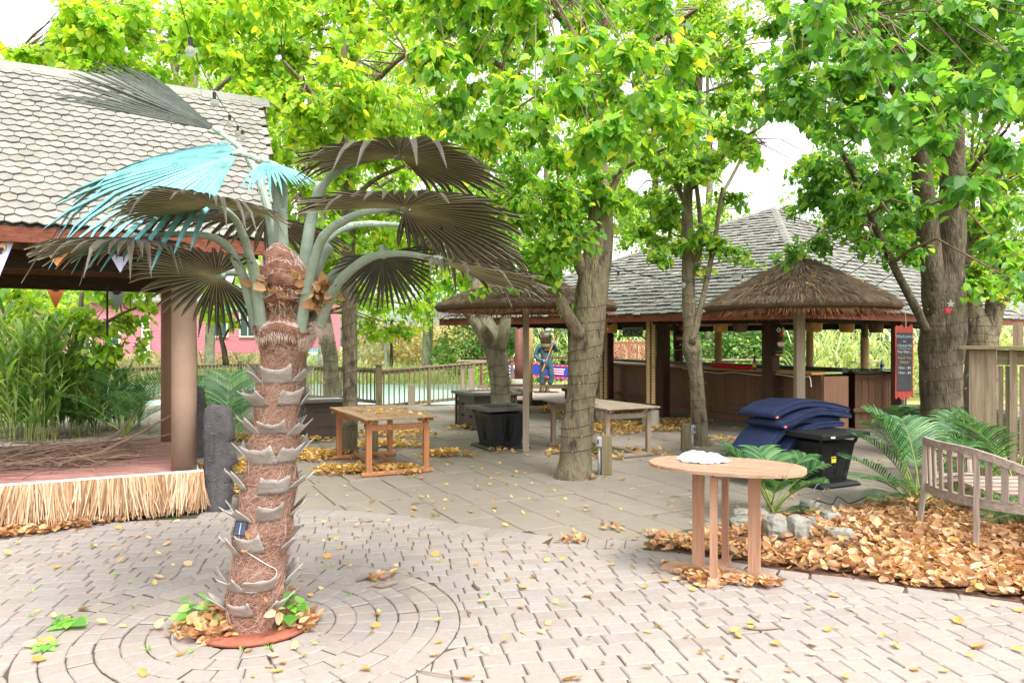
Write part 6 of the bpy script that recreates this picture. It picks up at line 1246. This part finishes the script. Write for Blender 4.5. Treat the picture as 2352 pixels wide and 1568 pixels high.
def sign_open():
    c = on(1453, 18.2, 1.95); t = thing('open_sign', 'clear hanging sign with the word OPEN in black seen from behind', 'sign', c, 0); MB().cbox(c, (.50, .008, .24), math.radians(-12)).build('panel', M['clearpl'], t)
    X = Vector((-math.cos(math.radians(-12)), -math.sin(math.radians(-12)), 0)); text('OPEN', .20, M['ink'], t, c-Vector((0, .008, 0)), X, Z, slant=.12)
    for s in (-.2, .2): MB().tube([c+Vector((s, 0, .12)), c+Vector((s, 0, .36))], .004, 4).build('cord', M['black'], t)
sign_open()
def bucket(dx, D_, zt, label):
    c = on(dx, D_, zt); t = thing('wooden_bucket', label, 'bucket', c, 0, 'wooden buckets hung under the bar eave'); MB().lathe(c-Z*.28, [(.10, 0), (.13, .02), (.145, .20), (.13, .27)], 14).build('staves', M['bartop' if dx % 2 else 'barrail'], t, smooth=True)
    MB().lathe(c-Z*.07, [(.142, 0), (.142, .02)], 14).build('hoop', M['darkwood'], t); MB().tube([c+Vector((-.14, 0, -.06)), c+Vector((-.10, 0, .12)), c+Vector((.10, 0, .12)), c+Vector((.14, 0, -.06))], .006, 5).build('handle', M['whitep'], t)
for dx, D_, lb in ((1403,15.0,'wooden bucket hanging left of the first rope wrapped post'),(1655,14.0,'wooden bucket hanging over the slim tree fork'),(1700,14.0,'wooden bucket beside the dark post under the umbrella edge'),(1871,13.6,'wooden bucket hanging behind the umbrella post'),(1945,14.2,'wooden bucket under the eave right of the umbrella post'),(2012,14.6,'wooden bucket nearest the chalkboard')): bucket(dx, D_, 2.16, lb)
# carved tiki faces
def tiki(label, c, r, h, cols, ya=-PI/2):
    t = thing('tiki_mask', label, 'carving', c); zs = [(0, .75), (.12, .95), (.5, 1.0), (.85, 1.0), (1, .8)]; n = 12
    rows_ = [[Vector(c)+Vector((math.cos(ya+(k/n-.5)*PI*1.2)*r*s, math.sin(ya+(k/n-.5)*PI*1.2)*r*s, z*h)) for k in range(n+1)] for z, s in zs]; o = MB().grid(rows_).build('face', M[cols[0]], t); sm = o.modifiers.new('thickness', 'SOLIDIFY'); sm.thickness = .03
    f = lambda a, z: Vector(c)+Vector((math.cos(ya+a)*(r+.018), math.sin(ya+a)*(r+.018), z*h))
    for s in (-1, 1): MB().tube([f(s*.15, .80), f(s*.45, .86), f(s*.75, .80), f(s*.45, .74), f(s*.15, .80)], .016, 6).build('eye', M[cols[1]], t)
    MB().tube([f(0, .82), f(0, .6)], [.018, .045], 8).build('nose', M[cols[2]], t)
    MB().tube([f(-.7, .38), f(-.35, .44), f(0, .45), f(.35, .44), f(.7, .38), f(.35, .30), f(0, .28), f(-.35, .30), f(-.7, .38)], .018, 6).build('mouth', M[cols[2]], t)
    for k in range(5): MB().cbox(f(-.4+k*.2, .37), (.04, .04, .07), 0, .004).build('tooth', M['whitep'], t)
    for k, z in enumerate((.06, .15)): MB().tube([f(-.9, z), f(-.4, z-.02), f(0, z), f(.4, z-.02), f(.9, z)], .014, 6).build('stripe', M[('tikiy', 'tikig')[k]], t)
q = on(1786, 13.7, 1.42); tiki('dark carved tiki face with white teeth on the bar post', q, .10, .62, ('tikib', 'whitep', 'tikir'), -PI*.42)
q = on(1559, 19.3, 1.45); tiki('tall tiki face with red nose on a far bar pole', q, .15, .95, ('tikib', 'whitep', 'tikir'))
q = on(1258, 22.6, 1.95); tiki('small blue and yellow carved mask above the diver helmet', q, .11, .42, ('flagblue', 'tikiy', 'tikiy'))
# chalkboard
cbp = on(2077, 13.0, .70); t = thing('chalkboard_sign', 'tall chalkboard on a ragged red plank beside the big tree', 'sign', cbp); w_, h_ = .31, 1.27; X = Vector((math.cos(-.12), math.sin(-.12), 0)); Yn = Vector((X.y, -X.x, 0))
out = [(-.5, 0), (-.44, -.03), (-.30, .01), (-.12, -.05), (.05, .0), (.2, -.03), (.36, .02), (.5, -.01), (.47, .3), (.51, .6), (.48, 1.0), (.40, 1.03), (.25, .985), (.12, 1.0), (.02, .97), (-.12, 1.02), (-.3, 1.0), (-.42, 1.015), (-.5, .98), (-.47, .5)]
pts = [cbp+X*(x*w_)+Z*(y*h_) for x, y in out]; mb = MB(); n = len(pts); mb.add(pts+[p-Yn*.025 for p in pts], [tuple(range(n)), tuple(range(2*n-1, n-1, -1))]+[(i, n+i, n+(i+1) % n, (i+1) % n) for i in range(n)]); mb.build('frame', M['redframe'], t)
MB().cbox(cbp+Yn*.006+Z*(h_*.50), (w_*.80, .012, h_*.82), math.atan2(X.y, X.x), .002).build('slate', M['chalk'], t)
for txt, z, sz, m in (('Welcome', .855, .078, 'chalkb'), ('to', .79, .06, 'chalkb'), ('Hazards', .728, .076, 'chalkb'), ('Try Our...', .64, .062, 'chalkw'), ('Peach Tea', .555, .056, 'chalky'), ('Seltzer', .495, .056, 'chalky'), ('12oz - $5', .415, .056, 'chalkw'), ('16oz - $6', .345, .056, 'chalkw')):
    text(txt, sz, M[m], t, cbp+Yn*.0135+Z*(h_*z), X, Z, slant=.15)
MB().tube([cbp+Yn*.014+X*(w_*.36*(k/8-.5)*2)+Z*(h_*.685+.008*math.sin(k*1.6)) for k in range(9)], .0025, 4).build('underline', M['chalkw'], t)
MB().tube([cbp+X*.03+Z*h_*.98, cbp+X*.02+Z*1.52], .008, 6).build('hanging_rope', M['rope'], t); MB().bar(cbp+Z*-.35-Yn*.02, cbp+Z*.02-Yn*.02, .03, .03).build('stake', M['greypost'], t)
# ------------------------------------------------------------------ boardwalk, diver, banner
bw = MB().cbox((1.2, 22.4, .06), (5.4, 5.4, .12)).build('boardwalk', M['darkwood']); bw['kind'] = 'structure'
for k in range(34): MB().cbox((1.2, 19.78+k*.158, .135+R.gauss(0, .001)), (5.4, .150, .03), 0, .003).build('plank', M['boardwalk'], bw)
DV = Vector(((1254-1176)/F*22.6, 22.6, .155)); dv = thing('diver_statue', 'statue of a deep sea diver in copper helmet and blue suit holding a copper staff', 'statue', DV, math.radians(8))
def dp_(cx, cy, y=0): return Vector(((cx-480)/353*.96, y, (790-cy)/353*.96+.02))
def skin(name, chains, m, parent):
    vs, es, rr = [], [], []; key = {}
    for ch in chains:
        prev = None
        for (p, r) in ch:
            kk = tuple(round(c, 4) for c in p)
            if kk not in key: key[kk] = len(vs); vs.append(tuple(p)); rr.append(r)
            i = key[kk]
            if prev is not None: es.append((prev, i))
            prev = i
    me = bpy.data.meshes.new(name); me.from_pydata(vs, es, []); o = obj(name, me, m, parent, local=True); md = o.modifiers.new('skin', 'SKIN'); md.use_smooth_shade = True
    sv = me.skin_vertices[0].data
    for i, r in enumerate(rr): sv[i].radius = (r, r)
    sv[0].use_root = True; sb = o.modifiers.new('sub', 'SUBSURF'); sb.levels = 2; sb.render_levels = 2; return o
pel = (dp_(490, 452), .135); che = (dp_(475, 300), .165); wai = (dp_(485, 390), .145); nek = (dp_(475, 238), .08)
skin('canvas_suit', [[pel, wai, che, nek], [che, (dp_(395, 275), .095), (dp_(352, 380), .075), (dp_(395, 425, -.08), .066), (dp_(440, 440, -.2), .048)], [che, (dp_(560, 262), .095), (dp_(608, 335), .07), (dp_(585, 290, -.12), .060), (dp_(562, 248, -.18), .046)], [pel, (dp_(445, 500), .115), (dp_(437, 600, -.03), .10), (dp_(430, 660), .085), (dp_(428, 722), .092)], [pel, (dp_(530, 500), .12), (dp_(540, 590, -.03), .105), (dp_(545, 660), .09), (dp_(515, 715), .092)]], M['suit'], dv)
hc = dp_(478, 165); MB().lathe(hc-Z*.19, [(.12, -.03), (.16, 0), (.165, .05), (.19, .12), (.195, .20), (.175, .29), (.12, .355), (.04, .38), (.005, .382)], 24).build('helmet', M['helmet'], dv, smooth=True, local=True)
for az, el in ((-PI*.36, 0), (-PI*.93, 0)):
    d = Vector((math.cos(az), math.sin(az), 0)); c0 = hc+d*.165; X = d.cross(Z)
    MB().tube([c0, c0+d*.045], [.085, .082], 16).build('port_ring', M['leather'], dv, local=True); MB().tube([c0+d*.046, c0+d*.05], [.066, .06], 16).build('port_glass', M['black'], dv, local=True)
MB().lathe(dp_(476, 262), [(.20, -.09), (.215, -.05), (.19, .02), (.14, .065), (.12, .08)], 20).build('breastplate', M['leather'], dv, smooth=True, local=True); MB().cbox(dp_(488, 300, -.165), (.20, .04, .13), 0, .02).build('chest_weight', M['leather'], dv, local=True)
for cx, cy, s in ((428, 765, 1), (492, 770, 1)):
    c = dp_(cx, cy); MB().grid([[c+Vector((math.cos(a)*.075*k, -.04+math.sin(a)*.13*k, z)) for a in [2*PI*i/14 for i in range(15)]] for z, k in ((-.085, 1.08), (-.04, 1.1), (.0, .95), (.04, .75), (.09, .62))]).build('boot', M['helmet'], dv, smooth=True, local=True)
MB().tube([dp_(420, 556, -.22), dp_(605, 100, -.20)], [.022, .018], 8).build('staff', M['copperstaff'], dv, local=True); MB().tube([dp_(572, 200, -.205), dp_(590, 150, -.205), dp_(607, 92, -.205)], [.022, .03, .004], 6).build('staff_head', M['helmet'], dv, local=True)
for (cx, cy, y, s) in ((455, 442, -.22, 1), (562, 240, -.2, -1)):
    c = dp_(cx, cy, y); ch = [[(c+Vector((-.05*s, .02, 0)), .045), (c+Vector((0, -.01, 0)), .042)]]
    for k in range(4): b = c+Vector((.005, -.01, .036-.024*k)); ch.append([(c+Vector((0, -.01, 0)), .042), (b+Vector((.035*s, -.02, 0)), .013), (b+Vector((.05*s, .01, -.004)), .012), (b+Vector((.03*s, .03, -.006)), .010)])
    ch.append([(c+Vector((-.05*s, .02, 0)), .045), (c+Vector((-.01*s, -.045, .02)), .014), (c+Vector((.03*s, -.05, .03)), .011)]); skin('glove', ch, M['glove'], dv)
MB().cbox((0, -.02, -.005), (.75, .5, .03), 0).build('plinth', M['darkwood'], dv, local=True)
bn = thing('banner', 'red white and blue cloth banner with reversed lettering hung on the rail behind the diver', 'banner', on(1290, 24.4, .6)); n = 40; xA, xB = on(1166, 24.4, 0).x, on(1408, 24.4, 0).x
def bpnt(f, g): return Vector((xA+(xB-xA)*f, 24.4+.05*math.sin(f*9)-.01, .52+.48*g+.05*math.sin(f*7+.6)))
MB().grid([[bpnt(i/n, g) for g in (0, .13, .87, 1)] for i in range(n+1)]).build('cloth', M['flagblue'], bn)
for g0, g1 in ((0, .13), (.87, 1)):
    MB().grid([[bpnt(i/n, g)-Vector((0, .006, 0)) for g in (g0, g1)] for i in range(n+1)]).build('red_border', M['flagred'], bn)
    for k in range(22): c = bpnt((k+.5)/22, (g0+g1)/2)-Vector((0, .010, 0)); pts = [c+Vector((math.cos(a)*r, 0, math.sin(a)*r)) for i in range(10) for a, r in [(PI/2+i*PI/5, .022 if i % 2 == 0 else .009)]]; MB().add(pts, [tuple(range(10))]).build('star', M['flagwhite'], bn)
def blet(s, f, size):
    me = text_mesh(s, size)
    for v in me.vertices:
        x, y, z = v.co; ff = f-x/(xB-xA); p = bpnt(ff, .5+y/.48); v.co = p-Vector((0, .009-z, 0))
    me.materials.clear(); obj('lettering', me, M['flagwhite'], bn)
blet('AMERICA', .80, .37); blet('1776', .10, .37)
fx = .40
for k in range(6): MB().grid([[bpnt(fx+.02+.11*i/5+(.012 if k > 3 else 0), .26+.08*k+g)-Vector((0, .012, 0)) for g in (0, .055)] for i in range(6)]).build('flag_stripe', M['flagred' if k % 2 == 0 else 'flagwhite'], bn)
for k in range(3): c = bpnt(fx+.01, .50+.1*k)-Vector((0, .013, 0)); MB().add([c+Vector((math.cos(a)*r, 0, math.sin(a)*r)) for i in range(10) for a, r in [(PI/2+i*PI/5, .05 if i % 2 == 0 else .02)]], [tuple(range(10))]).build('star', M['flagwhite'], bn)
rl = thing('deck_rail', 'brown rail with wire mesh behind the diver statue', 'railing', on(1290, 24.6, 0)); MB().bar(on(1100, 24.6, 1.19), on(1420, 24.6, 1.19), .16, .06).build('hand_rail', M['pole'], rl); MB().bar(on(1100, 24.6, .22), on(1420, 24.6, .22), .06, .12).build('bottom_rail', M['fencex'], rl)
for dx in (1105, 1160, 1250, 1330, 1415): MB().bar(on(dx, 24.62, -.3), on(dx, 24.62, 1.18), .09, .09).build('post', M['pole'], rl)
mb = MB()
for k in range(46): x = on(1100, 24.58, 0).x+k*.103; mb.bar((x, 24.58, .25), (x, 24.58, 1.15), .006, .006, ch=0)
for k in range(9): mb.bar(on(1100, 24.585, .28+k*.1), on(1420, 24.585, .28+k*.1), .006, .006, ch=0)
o = mb.build('wire_mesh', M['black'], rl); o['kind'] = 'stuff'
for dx, D_, lb in ((1183, 21.0, 'low dark bench at the boardwalk edge left of the rope post'), (1330, 19.0, 'low dark bench half hidden by the central tree')):
    c = on(dx, D_, 0); t = thing('low_bench', lb, 'bench', c); MB().cbox(c+Z*.46, (.9, .36, .06), 0, .005).build('seat', M['darkpost'], t)
    for s in (-.32, .32): MB().cbox(c+Vector((s, 0, .215)), (.09, .28, .43), 0).build('leg', M['darkpost'], t)
# high table by the pond rail and a bar-height table seen through the bar
for dx, D_, lb, w2 in ((1110, 22.4, 'narrow plank counter above the pond rail with a draped net', 1.6), (1990, 21, 'small wooden pedestal table among the reeds seen through the bar', .8), (1690, 24, 'long pale picnic counter beyond the bar', 3.2)):
    c = on(dx, D_, 0); t = thing('high_table', lb, 'table', c); MB().cbox(c+Z*1.13, (w2, .4, .05), 0, .005).build('table_top', M['greypost'], t)
    for s in ((-.4, .4) if w2 > 1 else (0,)): MB().cbox(c+Vector((s*w2, 0, .545)), (.12, .12, 1.11), 0).build('leg', M['greypost'], t)
# ------------------------------------------------------------------ pond fences
def fence(label, a, b, za, zb, nposts, zbot=.12, capm='fencex', extra=None, grp='weathered pond fences'):
    a, b = Vector(a), Vector(b); L = (b-a).length; d = (b-a)/L; t = thing('pond_fence', label, 'fence', a, 0, grp); n = max(2, int(L/.165))
    za = [za, zbot]; zb = zb if isinstance(zb, (list, tuple)) else [zb, zbot]
    P = lambda f, k: a+(b-a)*f+Z*(za[k]+(zb[k]-za[k])*f)
    MB().bar(P(0, 0), P(1, 0), .14, .04).build('cap_rail', M[capm], t); MB().bar(P(0, 0)-Z*.075, P(1, 0)-Z*.075, .04, .09).build('top_rail', M[capm], t); MB().bar(P(0, 1), P(1, 1), .04, .09).build('bottom_rail', M[capm], t)
    sd2 = Vector((d.y, -d.x, 0)); sd2 = sd2 if sd2.y < 0 else -sd2
    for i in range(n):
        f = (i+.5)/n; MB().bar(P(f, 1)-Z*.04+sd2*.045, P(f, 0)-Z*.03+sd2*.045, .036, .036, ch=.002).build('baluster', M['fence'], t)
    for i in range(nposts):
        f = i/(nposts-1); p = P(f, 0); MB().bar((p.x, p.y, -.6), (p.x, p.y, p.z+.05), .10, .10).build('post', M['fence'], t)
    return t
PA, PB, PC, PD_ = (-10.9, 18.0, 0), (-9.0, 24.0, 0), (-3.55, 19.2, 0), (0.0, 22.6, 0)
fence('mossy picket fence running back along the pond behind the hut', PA, PB, 1.02, 1.02, 5); fence('mossy picket fence between the palm and the corner post', PB, PC, 1.02, 1.0, 4); fence('picket fence ramp rising to the boardwalk behind the teak table', (-3.5, 19.25, 0), PD_, .95, [1.16, .12], 4, -.0)
p = V(870, 840, 19.05); t = thing('fence_post', 'square mossy capped post where the two pond fences meet', 'post', (p.x, p.y, 0)); MB().bar((p.x, p.y, -.5), (p.x, p.y, 1.08), .14, .14).build('shaft', M['fence'], t); MB().cbox((p.x, p.y, 1.10), (.2, .2, .035), 0, .004).build('cap', M['fencex'], t)
for x, D_, z in ((653+430, 20.4, .95), (945, 19.7, .55)):
    p = on(x, D_, 0); tag(MB().bar((p.x, p.y, -.4), (p.x, p.y, z), .17, .17).build('timber_post', M['greypost']), 'broad grey timber stub standing before the ramp fence' if z < .6 else 'broad grey timber post at the top of the ramp fence', 'post')
# ------------------------------------------------------------------ red house across the pond, turquoise fence, red railing
hs_ = thing('red_house', 'pink red clapboard house with white windows across the pond', 'house', on(420, 44, 0)); xl, xr = on(-60, 44, 0).x, on(745, 44, 0).x
for k in range(21):
    z = .2+k*.19; MB().add([(xl, 44+.0, z), (xr, 44, z), (xr, 44.02, z+.2), (xl, 44.02, z+.2), (xl, 44.05, z), (xr, 44.05, z), (xr, 44.05, z+.2), (xl, 44.05, z+.2)], SF).build('clapboard', M['houser'], hs_)
MB().cbox(((xl+xr)/2, 46.1, 2.2), (xr-xl, 4, 4.0), 0).build('wall', M['houser'], hs_)
rfz = 4.25; MB().add([(xl-.3, 43.6, rfz), (xr+.3, 43.6, rfz), (xr+.3, 46.2, rfz+1.7), (xl-.3, 46.2, rfz+1.7), (xl-.3, 48.6, rfz), (xr+.3, 48.6, rfz)]+[(x, y, z-.12) for x, y, z in ((xl-.3, 43.6, rfz), (xr+.3, 43.6, rfz), (xr+.3, 46.2, rfz+1.7), (xl-.3, 46.2, rfz+1.7), (xl-.3, 48.6, rfz), (xr+.3, 48.6, rfz))], [(0,1,2,3), (3,2,5,4), (7,6,9,8), (8,9,11,10), (0,6,7,1), (4,5,11,10), (1,7,8,2), (2,8,11,5), (3,9,6,0), (4,10,9,3)]).build('roof', M['shake'], hs_)
for dx, dz, w2, h2 in ((258, 1.55, 1.0, 1.3), (500, 2.3, 1.3, 1.7), (570, 2.3, 1.1, 1.7), (120, 1.6, 1.1, 1.3), (680, 1.7, .8, 1.2)):
    c = on(dx, 43.95, dz+.6); fr = MB().cbox(c, (w2, .08, h2), 0, .01).build('window', M['whitep'], hs_); MB().cbox(c-Vector((0, .045, 0)), (w2-.22, .02, h2-.22), 0).build('pane', M['glass'], fr); MB().cbox(c-Vector((0, .062, 0)), (.05, .02, h2-.2), 0).build('glazing_bar', M['whitep'], fr)
MB().cbox(on(205, 43.9, 1.7), (.22, .1, 3.2), 0).build('corner_board', M['whitep'], hs_); MB().cbox(on(335, 43.9, 1.7), (.5, .1, 3.2), 0).build('corner_board', M['whitep'], hs_)
MB().cbox(on(500, 43.88, 3.95), (4.6, .12, .5), 0).build('turquoise_sign_board', M['turq'], hs_); MB().cbox(on(60, 43.5, .9), (3.0, .06, 1.2), 0).build('turquoise_skirting', M['turq'], hs_)
def pickets(label, a, b, zb, h, n, m, cat='fence', name='picket_fence'):
    a, b = Vector(a), Vector(b); t = thing(name, label, cat, a)
    for z in (zb+.15, zb+h-.06): MB().bar(a+Z*z, b+Z*z, .06, .08).build('rail', M[m], t)
    for i in range(n): p = a+(b-a)*(i+.5)/n; MB().bar(p+Z*(zb+.0)-Vector((0, .05, 0)), p+Z*(zb+h)-Vector((0, .05, 0)), (b-a).length/n*.62, .03, up=(0,1,0)).build('picket', M[m], t)
    for i in range(3): p = a+(b-a)*i/2; MB().bar(p+Z*(zb-.5), p+Z*(zb+h+.08), .1, .1).build('post', M[m], t)
pickets('turquoise picket fence across the pond', on(808, 43, 0), on(912, 43, 0), .75, .95, 26, 'turq'); pickets('low turquoise picket fence left of the far bank reeds', on(690, 43.5, 0), on(770, 43.5, 0), .55, .8, 16, 'turq'); pickets('red brown deck railing seen through the open bar', on(1392, 26, 0), on(1500, 26, 0), .80, .95, 26, 'redrail', 'railing', 'deck_railing')
pickets('pale picket fence end beside the red house', on(640, 42, 0), on(735, 42, 0), .4, .8, 14, 'whitep')
for k, dx in enumerate((886, 899)):
    q = on(dx, 40, 0); t = thing('lamp_post', ('grey' if k == 0 else 'dark')+' lamp post on the far bank behind the turquoise fence', 'post', q); MB().tube([q, q+Z*2.9], [.09, .07], 8).build('pole', M['galv' if k == 0 else 'black'], t); MB().cbox(q+Z*2.95, (.3, .3, .12), 0).build('head', M['black'], t)
# ------------------------------------------------------------------ string lights
def sag(P, s=.06):
    out = []
    for a, b in zip(P, P[1:]):
        for k in range(6): f = k/6; out.append(a*(1-f)+b*f-Z*s*(b-a).length*4*f*(1-f))
    return out+[P[-1]]
def lights(label, P, s, bulbs, br=.028, r=.0045):
    pts = sag([V(*q) for q in P], s); t = thing('string_lights', label, 'string lights', pts[0], 0, 'bulb strings over the plaza'); MB().tube(pts, r, 5).build('cable', M['wire'], t)
    for f in bulbs:
        i = f*(len(pts)-1); k = min(int(i), len(pts)-2); p = pts[k]*(1-i+k)+pts[k+1]*(i-k); MB().lathe(p-Z*.055, [(.012, 0), (.014, .05)], 8).build('socket', M['wire'], t)
        MB().lathe(p-Z*(.055+br*2), [(.004, 0), (br*.7, br*.3), (br, br), (br*.75, br*1.65), (.012, br*2.0)], 12).build('bulb', M['bulbglass'], t, smooth=True)
lights('string of clear bulbs dropping over the hut roof to the palm', [(405,-30,3.6),(455,140,4.4),(500,222,5.4),(535,270,6.6),(560,300,8),(612,318,11)], .015, (.12, .36, .55, .68, .77, .85, .9, .95), .03, .0028)
lights('string of bulbs from the central tree across the bar roof', [(1375,615,8.9),(1450,625,9),(1585,640,11.6),(1723,630,11),(1860,590,10.4),(2000,540,10),(2120,500,10.1)], .012, (.1, .31, .48, .66, .84), .036)
lights('single wire with a bulb right of the twin stemmed tree', [(2150,380,9.9),(2246,415,9.6),(2352,390,9.4)], .02, (.5,), .036)
for k, (P, lb) in enumerate((([(1380,600,9),(1560,650,10.5),(1760,610,10.8),(2000,530,9.8)], 'bare black cable crossing the bar roof above the umbrella'), ([(1760,720,10.5),(1900,640,10),(2030,530,9.6)], 'bare black cable rising from the umbrella to the big tree'), ([(1850,700,11),(1950,630,10.4),(2050,560,9.9)], 'thin cable running up to the slanting limb'), ([(1960,690,12),(2060,620,11),(2130,560,10)], 'thin cable from the eave to the twin stemmed tree'), ([(600,150,9),(800,270,10.9)], 'cable between the hut and the straight slim tree'))):
    tag(MB().tube(sag([V(*q) for q in P], .015), .006, 5).build('overhead_cable', M['wire']), lb, 'cable', 'cables over the plaza')
def wrap(label, axis, y0, y1, turns, off=.012):            # a lead wound round a trunk
    pts = []; n = int(turns*14); mb = MB(); nd = MB()
    def at(y):
        for a, b in zip(axis, axis[1:]):
            if b[1] <= y <= a[1]: f = (a[1]-y)/(a[1]-b[1]); return V(a[0]+(b[0]-a[0])*f, y, a[2]+(b[2]-a[2])*f), (a[3]+(b[3]-a[3])*f)/2/F*a[2]
        return V(*axis[-1][:3]), .1
    for i in range(n+1):
        f = i/n; y = y0+(y1-y0)*f+4*math.sin(f*37)+3*math.sin(f*91); c, r = at(y); a = f*turns*2*PI; pts.append(c+Vector((math.cos(a), math.sin(a), .10*math.sin(a+1)*r*2))*(r*1.10+off))
    t = thing('light_wrap', label, 'string lights', pts[0], 0, 'light cords wound round trunks'); MB().tube(pts, .0042, 4).build('cord', M['wire'], t)
    for p in pts[::5]: nd.box(p+Vector((0, 0, .004)), (.007, .007, .011))
    o = nd.build('tiny_bulbs', M['silver'], t); o['kind'] = 'stuff'
wrap('dark light cord wound round the central trunk', [(1318,1100,9,84),(1323,1000,9,72),(1335,900,9,70),(1346,800,9,80),(1354,720,9,76),(1362,640,9,74)], 1050, 700, 12)
wrap('dark light cord wound round the slim bar side tree', [(1608,1000,11.9,38),(1597,850,11.9,34),(1588,800,11.9,44),(1583,700,11.9,32),(1580,600,11.9,28)], 985, 640, 13)
wrap('dark light cord wound round the twin stemmed trunk', [(2162,1000,10.4,88),(2160,900,10.4,90),(2162,820,10.4,96),(2170,680,10.4,100)], 985, 700, 9)
wrap('dark light cord wound round the straight tree behind the teak table', [(803,1030,10.9,36),(804,800,10.9,35),(800,500,10.9,33)], 1000, 560, 15)
wrap('dark light cord wound round the tree behind the timber box', [(2255,960,12.4,74),(2250,780,12.4,70),(2240,700,12.4,60)], 800, 700, 5)
wrap('dark light cord wound round the pale leaning tree', [(764,900,17.5,36),(750,770,17.5,34)], 890, 770, 8)
wrap('dark light cord wound round the gnarled tree', [(1151,930,12.9,46),(1148,870,12.9,48),(1142,820,12.9,54)], 920, 810, 5)
for k, (dx, dy, m, lb) in enumerate(((2184, 698, 'galv', 'small silver star hung on the twin stemmed tree'), (2178, 712, 'flagred', 'small red star hung on the twin stemmed tree'), (1751, 692, 'flagred', 'small red star on the umbrella beam'))):
    c = V(dx, dy, 9.9 if k < 2 else 9.7); pts = [c+Vector((math.cos(a)*r, 0, math.sin(a)*r)) for i in range(10) for a, r in [(PI/2+i*PI/5, .06 if i % 2 == 0 else .026)]]; tag(MB().add(pts+[p+Vector((0, .012, 0)) for p in pts], [tuple(range(10)), tuple(range(19, 9, -1))]+[(i, 10+i, 10+(i+1) % 10, (i+1) % 10) for i in range(10)]).build('star_ornament', M[m]), lb, 'ornament')
